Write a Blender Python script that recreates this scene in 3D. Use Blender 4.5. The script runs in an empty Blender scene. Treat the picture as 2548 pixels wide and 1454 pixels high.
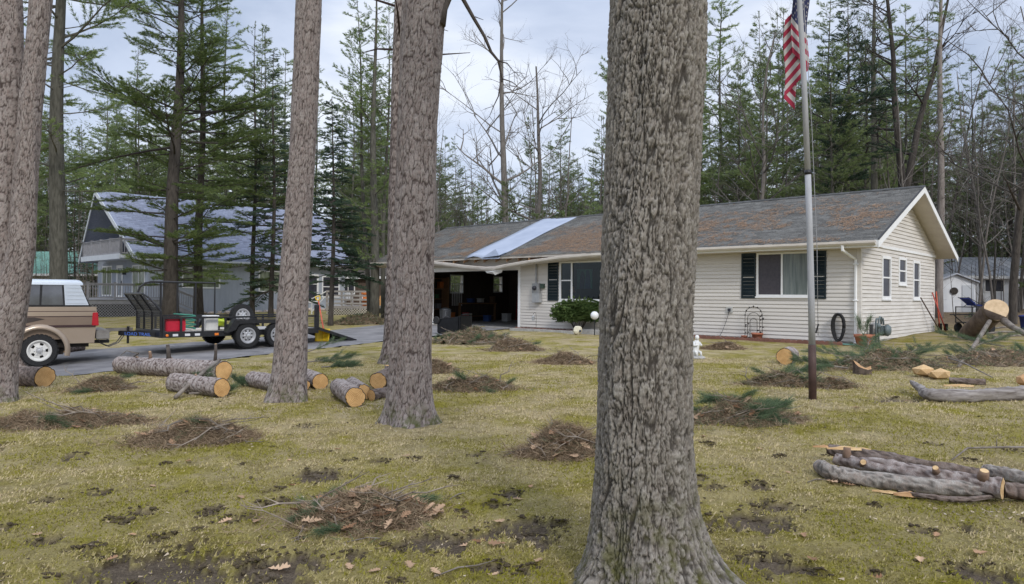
import bpy, math, random
import numpy as np
from mathutils import Vector, Matrix

random.seed(7)
RNG = np.random.default_rng(11)
SC = bpy.context.scene
COL = SC.collection
rad = math.radians

# ------------------------------------------------------------------ camera, sky, sun, exposure
FPX, CPX, CPY, CAMZ = 1780.0, 1274.0, 727.0, 1.5
PITCH, ROLL = math.atan(11 / 1780), 0.008
CAMROT = Matrix.Rotation(rad(90) + PITCH, 3, 'X') @ Matrix.Rotation(ROLL, 3, 'Z')
cam_data = bpy.data.cameras.new('camera')
cam = bpy.data.objects.new('camera', cam_data)
COL.objects.link(cam)
cam.location = (0, 0, CAMZ)
cam.rotation_euler = CAMROT.to_euler()
cam_data.sensor_width = 36.0
cam_data.lens = 36.0 * FPX / 2548.0
cam_data.clip_start, cam_data.clip_end = 0.05, 2000
SC.camera = cam

SUN_AZ, SUN_EL = rad(158), rad(37)          # clockwise from +Y (the view direction): behind the camera, to the right
world = bpy.data.worlds.new('World')
SC.world = world
world.use_nodes = True
wn, wl = world.node_tree.nodes, world.node_tree.links
wn.clear()
w_out = wn.new('ShaderNodeOutputWorld')
w_bg = wn.new('ShaderNodeBackground')
w_bg.inputs['Strength'].default_value = 0.1
w_sky = wn.new('ShaderNodeTexSky')
w_sky.sky_type = 'NISHITA'
w_sky.sun_disc = False
w_sky.sun_elevation, w_sky.sun_rotation = SUN_EL, SUN_AZ
w_tc = wn.new('ShaderNodeTexCoord')
w_map = wn.new('ShaderNodeMapping')
w_map.inputs['Scale'].default_value = (1.0, 1.0, 2.6)
w_n1 = wn.new('ShaderNodeTexNoise')
w_n1.inputs['Scale'].default_value = 2.1
w_n1.inputs['Detail'].default_value = 7
w_n1.inputs['Roughness'].default_value = 0.52
w_n1.inputs['Distortion'].default_value = 0.35
w_r1 = wn.new('ShaderNodeValToRGB')          # cloud body colour: blue-grey undersides to bright edges
e = w_r1.color_ramp.elements
e[0].position, e[0].color = 0.36, (3.6, 4.25, 5.6, 1)
e[1].position, e[1].color = 0.62, (7.5, 7.9, 8.7, 1)
m_ = e.new(0.50); m_.color = (5.3, 5.9, 7.2, 1)
w_mix = wn.new('ShaderNodeMix')
w_mix.data_type = 'RGBA'
w_mix.inputs[0].default_value = 0.86
w_sep = wn.new('ShaderNodeSeparateXYZ')
w_mr = wn.new('ShaderNodeMapRange')          # an overcast sky is brighter overhead
w_mr.inputs[1].default_value, w_mr.inputs[2].default_value = 0.35, 1.0
w_mr.inputs[3].default_value, w_mr.inputs[4].default_value = 1.0, 2.1
w_mul = wn.new('ShaderNodeVectorMath'); w_mul.operation = 'SCALE'
wl.new(w_tc.outputs['Generated'], w_map.inputs[0]); wl.new(w_map.outputs[0], w_n1.inputs['Vector'])
wl.new(w_n1.outputs[0], w_r1.inputs[0]); wl.new(w_sky.outputs[0], w_mix.inputs[6]); wl.new(w_r1.outputs[0], w_mix.inputs[7])
wl.new(w_tc.outputs['Generated'], w_sep.inputs[0]); wl.new(w_sep.outputs[2], w_mr.inputs[0])
wl.new(w_mix.outputs[2], w_mul.inputs[0]); wl.new(w_mr.outputs[0], w_mul.inputs['Scale'])
wl.new(w_mul.outputs[0], w_bg.inputs[0]); wl.new(w_bg.outputs[0], w_out.inputs[0])

sun_data = bpy.data.lights.new('sun', 'SUN')
sun_data.energy, sun_data.angle, sun_data.color = 1.5, rad(14), (1.0, 0.965, 0.91)
sun = bpy.data.objects.new('sun', sun_data)
COL.objects.link(sun)
sdir = Vector((math.sin(SUN_AZ) * math.cos(SUN_EL), math.cos(SUN_AZ) * math.cos(SUN_EL), math.sin(SUN_EL)))
sun.rotation_euler = sdir.to_track_quat('Z', 'Y').to_euler()

SC.view_settings.view_transform = 'Standard'
SC.view_settings.look = 'None'
SC.view_settings.gamma = 1
SC.view_settings.use_curve_mapping = False
SC.view_settings.exposure = 0.41
SC.render.engine = 'CYCLES'
SC.cycles.max_bounces = 6
SC.cycles.transparent_max_bounces = 6

# ------------------------------------------------------------------ noise (numpy)
def _h(ix, iy, s):
    n = (ix.astype(np.int64) * 374761393 + iy.astype(np.int64) * 668265263 + s * 1274126177) & 0xFFFFFFFF
    n = ((n ^ (n >> 13)) * 1274126177) & 0xFFFFFFFF
    n = n ^ (n >> 16)
    return (n & 0xFFFFFF) / float(0xFFFFFF)

def vnoise(x, y, s=0):
    x, y = np.asarray(x, float), np.asarray(y, float)
    ix, iy = np.floor(x), np.floor(y)
    fx, fy = x - ix, y - iy
    fx, fy = fx * fx * (3 - 2 * fx), fy * fy * (3 - 2 * fy)
    a, b = _h(ix, iy, s), _h(ix + 1, iy, s)
    c, d = _h(ix, iy + 1, s), _h(ix + 1, iy + 1, s)
    return (a + (b - a) * fx) * (1 - fy) + (c + (d - c) * fx) * fy

def fbm(x, y, s=0, o=4):
    r, a, t = 0, 1.0, 0
    for i in range(o):
        r = r + a * vnoise(x * 2 ** i, y * 2 ** i, s + i * 17)
        t += a; a *= .5
    return r / t

def worley(x, y, s=0, per=0, wy=1.0):
    """F1, F2-F1 and a random value per cell; per = number of cells round a closed x"""
    ix, iy = np.floor(x), np.floor(y)
    f1 = np.full(x.shape, 9.0); f2 = np.full(x.shape, 9.0); cid = np.zeros(x.shape)
    for dx in (-1, 0, 1):
        for dy in (-1, 0, 1):
            cx, cy = ix + dx, iy + dy
            hx = np.mod(cx, per) if per else cx
            px, py = cx + .5 + .85 * (_h(hx, cy, s) - .5), cy + .5 + .85 * (_h(hx, cy, s + 5) - .5)
            d = np.sqrt((x - px) ** 2 + (wy * (y - py)) ** 2)
            near = d < f1
            f2 = np.where(near, f1, np.minimum(f2, d))
            cid = np.where(near, _h(hx, cy, s + 9), cid)
            f1 = np.where(near, d, f1)
    return f1, f2 - f1, cid

def sstep(a, b, x):
    t = np.clip((x - a) / (b - a), 0, 1)
    return t * t * (3 - 2 * t)

# ------------------------------------------------------------------ ground shape and picking points on it
def gz(x, y):
    s = min(x + y, 90.0)
    return .012 * s - .1 - .25 * math.exp(-((x + 13) ** 2 + (y - 15) ** 2) / 32)

def ray(px, py):
    d = CAMROT @ Vector(((px - CPX) / FPX, -(py - CPY) / FPX, -1))
    return d / d.y

def at(px, py):
    """point of the lawn surveyed at a place of the photograph"""
    d, t = ray(px, py), 10.0
    for i in range(60):
        p = Vector((0, 0, CAMZ)) + d * t
        t += (gz(p.x, p.y) - p.z) / d.z * .5
    p = Vector((0, 0, CAMZ)) + d * t
    return Vector((p.x, p.y, gz(p.x, p.y)))

def far(px, dist):
    """point on the ground at a bearing and a distance"""
    d = ray(px, 735)
    return Vector((d.x * dist, dist, gz(d.x * dist, dist)))

# ------------------------------------------------------------------ materials
MATS = {}
def mat(name, c1=(.5, .5, .5), c2=None, scale=6.0, rough=.75, bump=0.0, bscale=40.0, metal=0.0, spec=.3, stretch=(1, 1, 1),
        island=0.0, orand=0.0, attr=None, detail=5.0, coat=0.0):
    if name in MATS: return MATS[name]
    m = bpy.data.materials.new(name); m.use_nodes = True
    N, L = m.node_tree.nodes, m.node_tree.links
    b = N['Principled BSDF']
    b.inputs['Roughness'].default_value = rough
    b.inputs['Metallic'].default_value = metal
    b.inputs['Specular IOR Level'].default_value = spec
    if coat: b.inputs['Coat Weight'].default_value = coat; b.inputs['Coat Roughness'].default_value = .12
    tc = N.new('ShaderNodeTexCoord')
    mp = N.new('ShaderNodeMapping'); mp.inputs['Scale'].default_value = stretch
    L.new(tc.outputs['Object'], mp.inputs[0])
    col = None
    if c2 is not None:
        n = N.new('ShaderNodeTexNoise'); n.inputs['Scale'].default_value = scale; n.inputs['Detail'].default_value = detail
        n.inputs['Roughness'].default_value = .6
        L.new(mp.outputs[0], n.inputs['Vector'])
        r = N.new('ShaderNodeValToRGB')
        r.color_ramp.elements[0].position, r.color_ramp.elements[0].color = .34, (*c1, 1)
        r.color_ramp.elements[1].position, r.color_ramp.elements[1].color = .66, (*c2, 1)
        L.new(n.outputs[0], r.inputs[0]); col = r.outputs[0]
    else:
        v = N.new('ShaderNodeRGB'); v.outputs[0].default_value = (*c1, 1); col = v.outputs[0]
    if island or orand or attr:
        hs = N.new('ShaderNodeHueSaturation')
        mr = N.new('ShaderNodeMapRange')
        k = island or orand or .35
        mr.inputs[3].default_value, mr.inputs[4].default_value = 1 - k, 1 + k
        if island: g = N.new('ShaderNodeNewGeometry'); L.new(g.outputs['Random Per Island'], mr.inputs[0])
        elif orand: g = N.new('ShaderNodeObjectInfo'); L.new(g.outputs['Random'], mr.inputs[0])
        else: g = N.new('ShaderNodeAttribute'); g.attribute_name = attr; L.new(g.outputs['Fac'], mr.inputs[0])
        L.new(mr.outputs[0], hs.inputs['Value']); L.new(col, hs.inputs['Color']); col = hs.outputs[0]
    L.new(col, b.inputs['Base Color'])
    if bump:
        n2 = N.new('ShaderNodeTexNoise'); n2.inputs['Scale'].default_value = bscale; n2.inputs['Detail'].default_value = 6
        L.new(mp.outputs[0], n2.inputs['Vector'])
        bp = N.new('ShaderNodeBump'); bp.inputs['Strength'].default_value = bump; bp.inputs['Distance'].default_value = .02
        L.new(n2.outputs[0], bp.inputs['Height']); L.new(bp.outputs[0], b.inputs['Normal'])
    MATS[name] = m
    return m

def mat_glass(name, tint=(.5, .55, .55), clear=.85, rough=.02):
    """window glass: partly clear, partly mirroring the sky"""
    if name in MATS: return MATS[name]
    m = bpy.data.materials.new(name); m.use_nodes = True
    N, L = m.node_tree.nodes, m.node_tree.links
    N.remove(N['Principled BSDF'])
    o = N['Material Output']
    t = N.new('ShaderNodeBsdfTransparent'); t.inputs[0].default_value = (*tint, 1)
    g = N.new('ShaderNodeBsdfGlossy'); g.inputs['Roughness'].default_value = rough; g.inputs[0].default_value = (.3, .3, .3, 1)
    f = N.new('ShaderNodeFresnel'); f.inputs[0].default_value = 1.55
    mr = N.new('ShaderNodeMapRange'); mr.inputs[3].default_value, mr.inputs[4].default_value = 1 - clear, 1.0
    x = N.new('ShaderNodeMixShader')
    L.new(f.outputs[0], mr.inputs[0]); L.new(mr.outputs[0], x.inputs[0])
    L.new(t.outputs[0], x.inputs[1]); L.new(g.outputs[0], x.inputs[2]); L.new(x.outputs[0], o.inputs[0])
    MATS[name] = m
    return m

def mat_leafy(name, c1, c2, trans=.35, orand=.18):
    """needles and leaves: diffuse + translucent, tone from the 'tint' attribute and a little from the tree"""
    if name in MATS: return MATS[name]
    m = bpy.data.materials.new(name); m.use_nodes = True
    N, L = m.node_tree.nodes, m.node_tree.links
    N.remove(N['Principled BSDF'])
    o = N['Material Output']
    a = N.new('ShaderNodeAttribute'); a.attribute_name = 'tint'
    r = N.new('ShaderNodeValToRGB')
    r.color_ramp.elements[0].color, r.color_ramp.elements[1].color = (*c1, 1), (*c2, 1)
    L.new(a.outputs['Fac'], r.inputs[0])
    oi = N.new('ShaderNodeObjectInfo')
    mr = N.new('ShaderNodeMapRange'); mr.inputs[3].default_value, mr.inputs[4].default_value = 1 - orand, 1 + orand
    hs = N.new('ShaderNodeHueSaturation')
    L.new(oi.outputs['Random'], mr.inputs[0]); L.new(mr.outputs[0], hs.inputs['Value']); L.new(r.outputs[0], hs.inputs['Color'])
    d = N.new('ShaderNodeBsdfDiffuse'); t = N.new('ShaderNodeBsdfTranslucent'); x = N.new('ShaderNodeMixShader')
    x.inputs[0].default_value = trans
    L.new(hs.outputs[0], d.inputs[0]); L.new(hs.outputs[0], t.inputs[0])
    L.new(d.outputs[0], x.inputs[1]); L.new(t.outputs[0], x.inputs[2]); L.new(x.outputs[0], o.inputs[0])
    MATS[name] = m
    return m

# ------------------------------------------------------------------ objects
def tag(o, label=None, cat=None, group=None, kind=None):
    if label: o['label'] = label
    if cat: o['category'] = cat
    if group: o['group'] = group
    if kind: o['kind'] = kind
    return o

def empty(name, loc=(0, 0, 0), rz=0.0, label=None, cat=None, group=None):
    o = bpy.data.objects.new(name, None); COL.objects.link(o)
    o.empty_display_size = .2
    o.location = loc; o.rotation_euler = (0, 0, rz)
    return tag(o, label, cat, group)

def link(name, me, mats, parent=None):
    o = bpy.data.objects.new(name, me); COL.objects.link(o)
    if not me.materials:
        for m in (mats if isinstance(mats, (list, tuple)) else [mats]): me.materials.append(m)
    if parent is not None: o.parent = parent
    return o

def share(o, name, parent, loc=None, rot=None, label=None):
    """one more part with the mesh of o"""
    c = bpy.data.objects.new(name, o.data); COL.objects.link(c); c.parent = parent
    if loc is not None: c.location = loc
    if rot is not None: c.rotation_euler = rot
    if label: c['label'] = label
    return c

def copy_thing(root, loc, rz=0.0, scale=None, label=None, group=None):
    r = root.copy(); COL.objects.link(r)
    r.location = loc; r.rotation_euler = (0, 0, rz)
    if scale: r.scale = scale
    if label: r['label'] = label
    if group: r['group'] = group
    for ch in list(root.children):
        c = ch.copy(); COL.objects.link(c); c.parent = r
        for g in list(ch.children):
            d = g.copy(); COL.objects.link(d); d.parent = c
    return r

def np_mesh(name, v, f, smooth=False, attrs=None):
    """mesh from arrays; f is (M,3) or (M,4)"""
    me = bpy.data.meshes.new(name)
    v = np.ascontiguousarray(v, np.float32); f = np.ascontiguousarray(f, np.int32)
    k = f.shape[1]
    me.vertices.add(len(v)); me.loops.add(f.size); me.polygons.add(len(f))
    me.vertices.foreach_set('co', v.ravel()); me.loops.foreach_set('vertex_index', f.ravel())
    me.polygons.foreach_set('loop_start', np.arange(0, f.size, k, dtype=np.int32))
    if smooth: me.polygons.foreach_set('use_smooth', np.ones(len(f), bool))
    for n, a in (attrs or {}).items():
        at_ = me.attributes.new(n, 'FLOAT', 'POINT'); at_.data.foreach_set('value', np.ascontiguousarray(a, np.float32))
    me.update(calc_edges=True)
    return me

class MB:
    def __init__(s): s.v, s.f, s.m = [], [], []
    def add(s, vs, fs, m=0):
        n = len(s.v); s.v += [tuple(p) for p in vs]
        for f in fs: s.f.append(tuple(i + n for i in f)); s.m.append(m)
        return s
    def hexa(s, p, m=0):
        return s.add(p, [(0, 3, 2, 1), (4, 5, 6, 7), (0, 1, 5, 4), (1, 2, 6, 5), (2, 3, 7, 6), (3, 0, 4, 7)], m)
    def box(s, x0, x1, y0, y1, z0, z1, m=0):
        return s.hexa([(x0, y0, z0), (x1, y0, z0), (x1, y1, z0), (x0, y1, z0), (x0, y0, z1), (x1, y0, z1), (x1, y1, z1), (x0, y1, z1)], m)
    def beam(s, p, q, w, h, up=(0, 0, 1), m=0):
        p, q = Vector(p), Vector(q); d = (q - p).normalized(); up = Vector(up)
        if abs(d.dot(up)) > .98: up = Vector((1, 0, 0))
        a = d.cross(up).normalized() * (w / 2); b = a.cross(d).normalized() * (h / 2)
        return s.hexa([p - a - b, p + a - b, p + a + b, p - a + b, q - a - b, q + a - b, q + a + b, q - a + b], m)
    def tube(s, pts, rs, n=6, m=0, caps=True, capm=None):
        pts = [Vector(p) for p in pts]
        if not isinstance(rs, (list, tuple)): rs = [rs] * len(pts)
        rings, prev = [], None
        for i, p in enumerate(pts):
            d = (pts[min(i + 1, len(pts) - 1)] - pts[max(i - 1, 0)])
            d = d.normalized() if d.length > 1e-9 else Vector((0, 0, 1))
            a = prev if prev is not None else (Vector((0, 0, 1)) if abs(d.z) < .9 else Vector((1, 0, 0)))
            a = a - d * a.dot(d)
            a = a.normalized() if a.length > 1e-6 else d.orthogonal().normalized()
            prev = a; b = d.cross(a)
            rings.append([p + (a * math.cos(2 * math.pi * k / n) + b * math.sin(2 * math.pi * k / n)) * rs[i] for k in range(n)])
        base = len(s.v)
        for r in rings: s.v += [tuple(q) for q in r]
        for i in range(len(rings) - 1):
            for k in range(n):
                k2 = (k + 1) % n
                s.f.append((base + i * n + k, base + i * n + k2, base + (i + 1) * n + k2, base + (i + 1) * n + k)); s.m.append(m)
        if caps:
            cm = m if capm is None else capm
            s.f.append(tuple(base + k for k in reversed(range(n)))); s.m.append(cm)
            s.f.append(tuple(base + (len(rings) - 1) * n + k for k in range(n))); s.m.append(cm)
        return s
    def lathe(s, prof, n=16, M=None, m=0, close=True):
        """profile (r, z) turned about z, then placed by matrix M"""
        M = M or Matrix()
        base = len(s.v)
        for r, z in prof:
            for k in range(n):
                a = 2 * math.pi * k / n
                s.v.append(tuple(M @ Vector((r * math.cos(a), r * math.sin(a), z))))
        for i in range(len(prof) - 1):
            for k in range(n):
                k2 = (k + 1) % n
                s.f.append((base + i * n + k, base + i * n + k2, base + (i + 1) * n + k2, base + (i + 1) * n + k)); s.m.append(m)
        if close:
            s.f.append(tuple(base + k for k in reversed(range(n)))); s.m.append(m)
            s.f.append(tuple(base + (len(prof) - 1) * n + k for k in range(n))); s.m.append(m)
        return s
    def prism(s, poly, fn, d0, d1, m=0):
        """2-D outline pushed from d0 to d1; fn(a, b, d) gives the point"""
        n = len(poly)
        vs = [fn(a, b, d0) for a, b in poly] + [fn(a, b, d1) for a, b in poly]
        fs = [tuple(reversed(range(n))), tuple(range(n, 2 * n))] + [(i, (i + 1) % n, n + (i + 1) % n, n + i) for i in range(n)]
        return s.add(vs, fs, m)
    def build(s, name, mats, parent=None, smooth=False, bevel=0.0):
        import bmesh
        me = bpy.data.meshes.new(name)
        me.from_pydata(s.v, [], s.f)
        if any(s.m): me.polygons.foreach_set('material_index', s.m)
        bm = bmesh.new(); bm.from_mesh(me)
        bmesh.ops.recalc_face_normals(bm, faces=bm.faces)
        if bevel:
            es = [e for e in bm.edges if len(e.link_faces) == 2 and e.calc_face_angle(0) > .6]
            bmesh.ops.bevel(bm, geom=es, offset=bevel, segments=2, affect='EDGES', clamp_overlap=True)
        bm.to_mesh(me); bm.free()
        if smooth: me.polygons.foreach_set('use_smooth', [True] * len(me.polygons))
        me.update()
        return link(name, me, mats, parent)

def text_mesh(s, size, name, m, parent, M, depth=.002):
    cu = bpy.data.curves.new(name, 'FONT'); cu.body = s; cu.size = size; cu.extrude = depth; cu.align_x = 'CENTER'
    o = bpy.data.objects.new(name, cu); COL.objects.link(o)
    dg = bpy.context.evaluated_depsgraph_get()
    me = bpy.data.meshes.new_from_object(o.evaluated_get(dg))
    COL.objects.unlink(o); bpy.data.objects.remove(o)
    me.transform(M); me.name = name; me.materials.clear()
    return link(name, me, m, parent)

def rects_minus(x0, x1, z0, z1, holes):
    """cut the holes out of a wall rectangle, giving the rectangles that are left"""
    xs = sorted({x0, x1, *[h[0] for h in holes], *[h[1] for h in holes]})
    out = []
    for a, b in zip(xs, xs[1:]):
        if b <= x0 or a >= x1 or b - a < 1e-6: continue
        hs = sorted((max(h[2], z0), min(h[3], z1)) for h in holes if h[0] < (a + b) / 2 < h[1])
        z = z0
        for h0, h1 in hs:
            if h0 > z: out.append((a, b, z, h0))
            z = max(z, h1)
        if z < z1: out.append((a, b, z, z1))
    return out
# ------------------------------------------------------------------ ground
# bare patches of soil in the lawn: place in the photograph, half width and half depth in metres
DIRT = [(395, 1418, .55, .20), (690, 1416, .26, .13), (790, 1186, .22, .11), (1075, 1356, .22, .08), (1310, 1327, .24, .13),
        (1190, 1338, .13, .07), (1860, 1298, .30, .12), (1935, 1262, .24, .06), (1890, 1208, .10, .05), (2290, 1314, .09, .04),
        (585, 1293, .15, .06), (950, 1141, .11, .04), (1905, 1412, .20, .09), (520, 1273, .10, .04), (2440, 1432, .22, .09),
        (1140, 1190, .09, .03), (660, 1255, .12, .04), (300, 1290, .10, .03), (1560, 1030, .2, .05), (2240, 998, .5, .09),
        (2055, 950, .3, .1), (1030, 1140, .05, .03), (250, 1225, .09, .03), (370, 1270, .06, .03), (1650, 990, .2, .05),
        (760, 1060, .15, .06), (2420, 1200, .3, .08), (1230, 1410, .1, .05), (870, 1390, .09, .04), (120, 1240, .08, .03)]
DIRTW = [(at(a, b), c, d) for a, b, c, d in DIRT]
_rs = random.Random(19)
for _i in range(85):         # small scuffed spots all over the near lawn
    _q = at(_rs.uniform(-60, 2600), 1060 + 390 * _rs.random() ** .8); _s = _rs.uniform(.03, .10)
    DIRTW.append((_q, _s, _s * _rs.uniform(.3, .6)))

# driveway edges, surveyed in pairs (near edge, far edge)
DRV = [((-260, 985), (-200, 905)), ((-60, 962), (-40, 888)), ((130, 940), (120, 876)), ((330, 917), (250, 868)), ((500, 900), (400, 858)), ((680, 879), (560, 846)),
       ((830, 864), (740, 832)), ((965, 848), (885, 815)), ((1060, 840), (968, 807))]
DRVW = [(at(*a), at(*b)) for a, b in DRV]
HO = at(2140, 858)                                   # front right corner of the ranch house
H_RZ = rad(-42.8)
HXv = Vector((math.cos(H_RZ), math.sin(H_RZ), 0)); HYv = Vector((-math.sin(H_RZ), math.cos(H_RZ), 0))
# the driveway ends at the garage floor
DRVW.append((HO + HXv * -12.9 - HYv * .05, HO + HXv * -18.2 - HYv * .05))
DRVP = [p[0] for p in DRVW] + [p[1] for p in reversed(DRVW)]

def in_poly(X, Y, poly):
    r = np.zeros(X.shape, bool)
    n = len(poly)
    for i in range(n):
        x1, y1, x2, y2 = poly[i].x, poly[i].y, poly[(i + 1) % n].x, poly[(i + 1) % n].y
        if y1 == y2: continue
        c = ((y1 > Y) != (y2 > Y)) & (X < (x2 - x1) * (Y - y1) / (y2 - y1) + x1)
        r ^= c
    return r

def gz_np(X, Y):
    s = np.minimum(X + Y, 90.0)
    return .012 * s - .1 - .25 * np.exp(-((X + 13) ** 2 + (Y - 15) ** 2) / 32)

def dirt_np(X, Y):
    m = np.zeros(X.shape)
    wob = (fbm(X * 9, Y * 9, 3, 3) - .5) + .9 * (fbm(X * 34, Y * 34, 6, 2) - .5)
    for c, rx, ry in DIRTW:
        d = np.sqrt(((X - c.x) / rx) ** 2 + ((Y - c.y) / (ry * 1.9)) ** 2)
        m = np.maximum(m, 1 - sstep(.75, 1.0, d + wob * 1.5))
    return m

def ground_np(X, Y):
    """height of the lawn with its humps, and the soil mask"""
    R = np.hypot(X, Y)
    Z = gz_np(X, Y)
    drv = in_poly(X, Y, DRVP)
    u = (fbm(X * .8, Y * .8, 21, 3) - .5) * .07 + (fbm(X * 7, Y * 7, 31, 4) - .5) * .05 * sstep(22, 8, R) + (fbm(X * 30, Y * 30, 41, 2) - .5) * .022 * sstep(10, 4, R)
    d = dirt_np(X, Y) * ~drv
    rim = sstep(.02, .3, d) * sstep(.75, .3, d)
    Z = Z + np.where(drv, -.05, u) - .035 * d + .022 * rim * fbm(X * 25, Y * 25, 51, 2)
    q = (X - HO.x) * HYv.x + (Y - HO.y) * HYv.y            # flat under the house
    w = (X - HO.x) * HXv.x + (Y - HO.y) * HXv.y
    ins = (q > .1) & (q < 8.2) & (w < -.1) & (w > -21)
    Z = np.where(ins, np.minimum(Z, HO.z - .06), Z)
    return Z, d, drv

ang = np.concatenate([np.linspace(-46, 46, 400), np.linspace(47, 313, 61)[1:-1]])
ang = np.radians(ang)
rr = np.concatenate([[.02, .6, 1.2], np.geomspace(1.9, 15, 185), np.geomspace(15, 60, 80)[1:], np.geomspace(60, 900, 26)[1:]])
A, Rg = np.meshgrid(ang, rr)
GX, GY = Rg * np.sin(A), Rg * np.cos(A)
GZ, GD, GV = ground_np(GX, GY)
nr, na = GX.shape
idx = np.arange(nr * na).reshape(nr, na)
i2 = np.roll(idx, -1, 1)
F = np.stack([idx[:-1], idx[1:], i2[1:], i2[:-1]], -1).reshape(-1, 4)
lit = sstep(26, 44, GX * .55 + GY) * (GX > 6) + sstep(50, 66, GY) * (GX <= 6)
g_me = np_mesh('ground', np.stack([GX, GY, GZ], -1).reshape(-1, 3), F, True, {'dirt': GD.ravel(), 'litter': lit.ravel()})

def ground_material():
    m = bpy.data.materials.new('mossy_lawn'); m.use_nodes = True
    N, L = m.node_tree.nodes, m.node_tree.links
    b = N['Principled BSDF']; b.inputs['Roughness'].default_value = .95; b.inputs['Specular IOR Level'].default_value = .1
    tc = N.new('ShaderNodeTexCoord')
    def noise(sc, det=5, ro=.6, off=0):
        n = N.new('ShaderNodeTexNoise'); n.inputs['Scale'].default_value = sc; n.inputs['Detail'].default_value = det; n.inputs['Roughness'].default_value = ro
        mp = N.new('ShaderNodeMapping'); mp.inputs['Location'].default_value = (off, off * 2, 0)
        L.new(tc.outputs['Object'], mp.inputs[0]); L.new(mp.outputs[0], n.inputs['Vector'])
        return n.outputs[0]
    def ramp(fac, *st):
        r = N.new('ShaderNodeValToRGB'); el = r.color_ramp.elements
        el[0].position, el[0].color = st[0][0], (*st[0][1], 1); el[1].position, el[1].color = st[-1][0], (*st[-1][1], 1)
        for p, c in st[1:-1]: x = el.new(p); x.color = (*c, 1)
        L.new(fac, r.inputs[0]); return r.outputs[0]
    def mix(f, a, c):
        x = N.new('ShaderNodeMix'); x.data_type = 'RGBA'; L.new(f, x.inputs[0]); L.new(a, x.inputs[6]); L.new(c, x.inputs[7]); return x.outputs[2]
    straw = ramp(noise(46, 9, .85), (.3, (.14, .105, .06)), (.5, (.38, .31, .18)), (.7, (.56, .47, .30)))
    moss = ramp(noise(64, 9, .85, 3), (.3, (.070, .058, .014)), (.52, (.235, .205, .028)), (.72, (.38, .34, .06)))
    big = ramp(noise(1.1, 8, .72, 7), (.42, (0, 0, 0)), (.62, (1, 1, 1)))
    sx = N.new('ShaderNodeSeparateXYZ'); L.new(tc.outputs['Object'], sx.inputs[0])
    nearm = N.new('ShaderNodeMapRange'); nearm.inputs[1].default_value, nearm.inputs[2].default_value = 9.5, 3.5; nearm.inputs[3].default_value, nearm.inputs[4].default_value = 0, .55
    L.new(sx.outputs[1], nearm.inputs[0])
    ad = N.new('ShaderNodeMath'); ad.operation = 'MAXIMUM'; L.new(big, ad.inputs[0]); L.new(nearm.outputs[0], ad.inputs[1])
    col = mix(ad.outputs[0], straw, moss)
    spots = ramp(noise(4.5, 6, .7, 11), (.60, (0, 0, 0)), (.70, (1, 1, 1)))
    brown = ramp(noise(50, 6, .7, 5), (.3, (.06, .045, .022)), (.7, (.19, .145, .08)))
    col = mix(spots, col, brown)
    soil = ramp(noise(48, 10, .9, 2), (.3, (.030, .022, .015)), (.5, (.125, .098, .072)), (.72, (.33, .27, .20)))
    at1 = N.new('ShaderNodeAttribute'); at1.attribute_name = 'dirt'
    col = mix(at1.outputs['Fac'], col, soil)
    leaf = ramp(noise(9, 8, .8, 4), (.3, (.060, .046, .030)), (.5, (.17, .125, .080)), (.7, (.30, .225, .150)))
    at2 = N.new('ShaderNodeAttribute'); at2.attribute_name = 'litter'
    col = mix(at2.outputs['Fac'], col, leaf)
    mott = ramp(noise(3.2, 9, .8, 15), (.36, (.62, .60, .55)), (.5, (.98, .98, .98)), (.66, (1.18, 1.17, 1.12)))
    mm = N.new('ShaderNodeMix'); mm.data_type = 'RGBA'; mm.blend_type = 'MULTIPLY'; mm.inputs[0].default_value = .9
    L.new(col, mm.inputs[6]); L.new(mott, mm.inputs[7]); col = mm.outputs[2]
    L.new(col, b.inputs['Base Color'])
    bp = N.new('ShaderNodeBump'); bp.inputs['Strength'].default_value = .9; bp.inputs['Distance'].default_value = .03
    L.new(noise(55, 8, .8, 9), bp.inputs['Height']); L.new(bp.outputs[0], b.inputs['Normal'])
    return m
tag(link('ground', g_me, ground_material()), kind='structure')

# ------------------------------------------------------------------ driveway
def drive_sheet():
    rows = []
    for i in range(len(DRVW) - 1):
        for k in range(8):
            t = k / 8
            rows.append((DRVW[i][0].lerp(DRVW[i + 1][0], t), DRVW[i][1].lerp(DRVW[i + 1][1], t)))
    rows.append(DRVW[-1])
    V, FQ, nc = [], [], 14
    for j, (a, b) in enumerate(rows):
        ja = random.uniform(-.09, .09); jb = random.uniform(-.09, .09)
        for c in range(nc):
            p = a.lerp(b, c / (nc - 1))
            dd = (b - a).normalized()
            if c == 0: p = p + dd * ja
            if c == nc - 1: p = p + dd * jb
            last = sstep(len(rows) - 14, len(rows) - 1, j)
            V.append((p.x, p.y, (gz(p.x, p.y) + .012 * math.sin(math.pi * c / (nc - 1))) * (1 - last) + (HO.z - .02) * last))
    n = len(rows)
    for j in range(n - 1):
        for c in range(nc - 1): FQ.append((j * nc + c, j * nc + c + 1, (j + 1) * nc + c + 1, (j + 1) * nc + c))
    m = mat('asphalt', (.155, .15, .152), (.26, .25, .248), scale=1.4, rough=.93, bump=.5, bscale=160, spec=.15, detail=9)
    tag(link('driveway', np_mesh('driveway', np.array(V), np.array(FQ), True), m), kind='structure')
drive_sheet()

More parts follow.
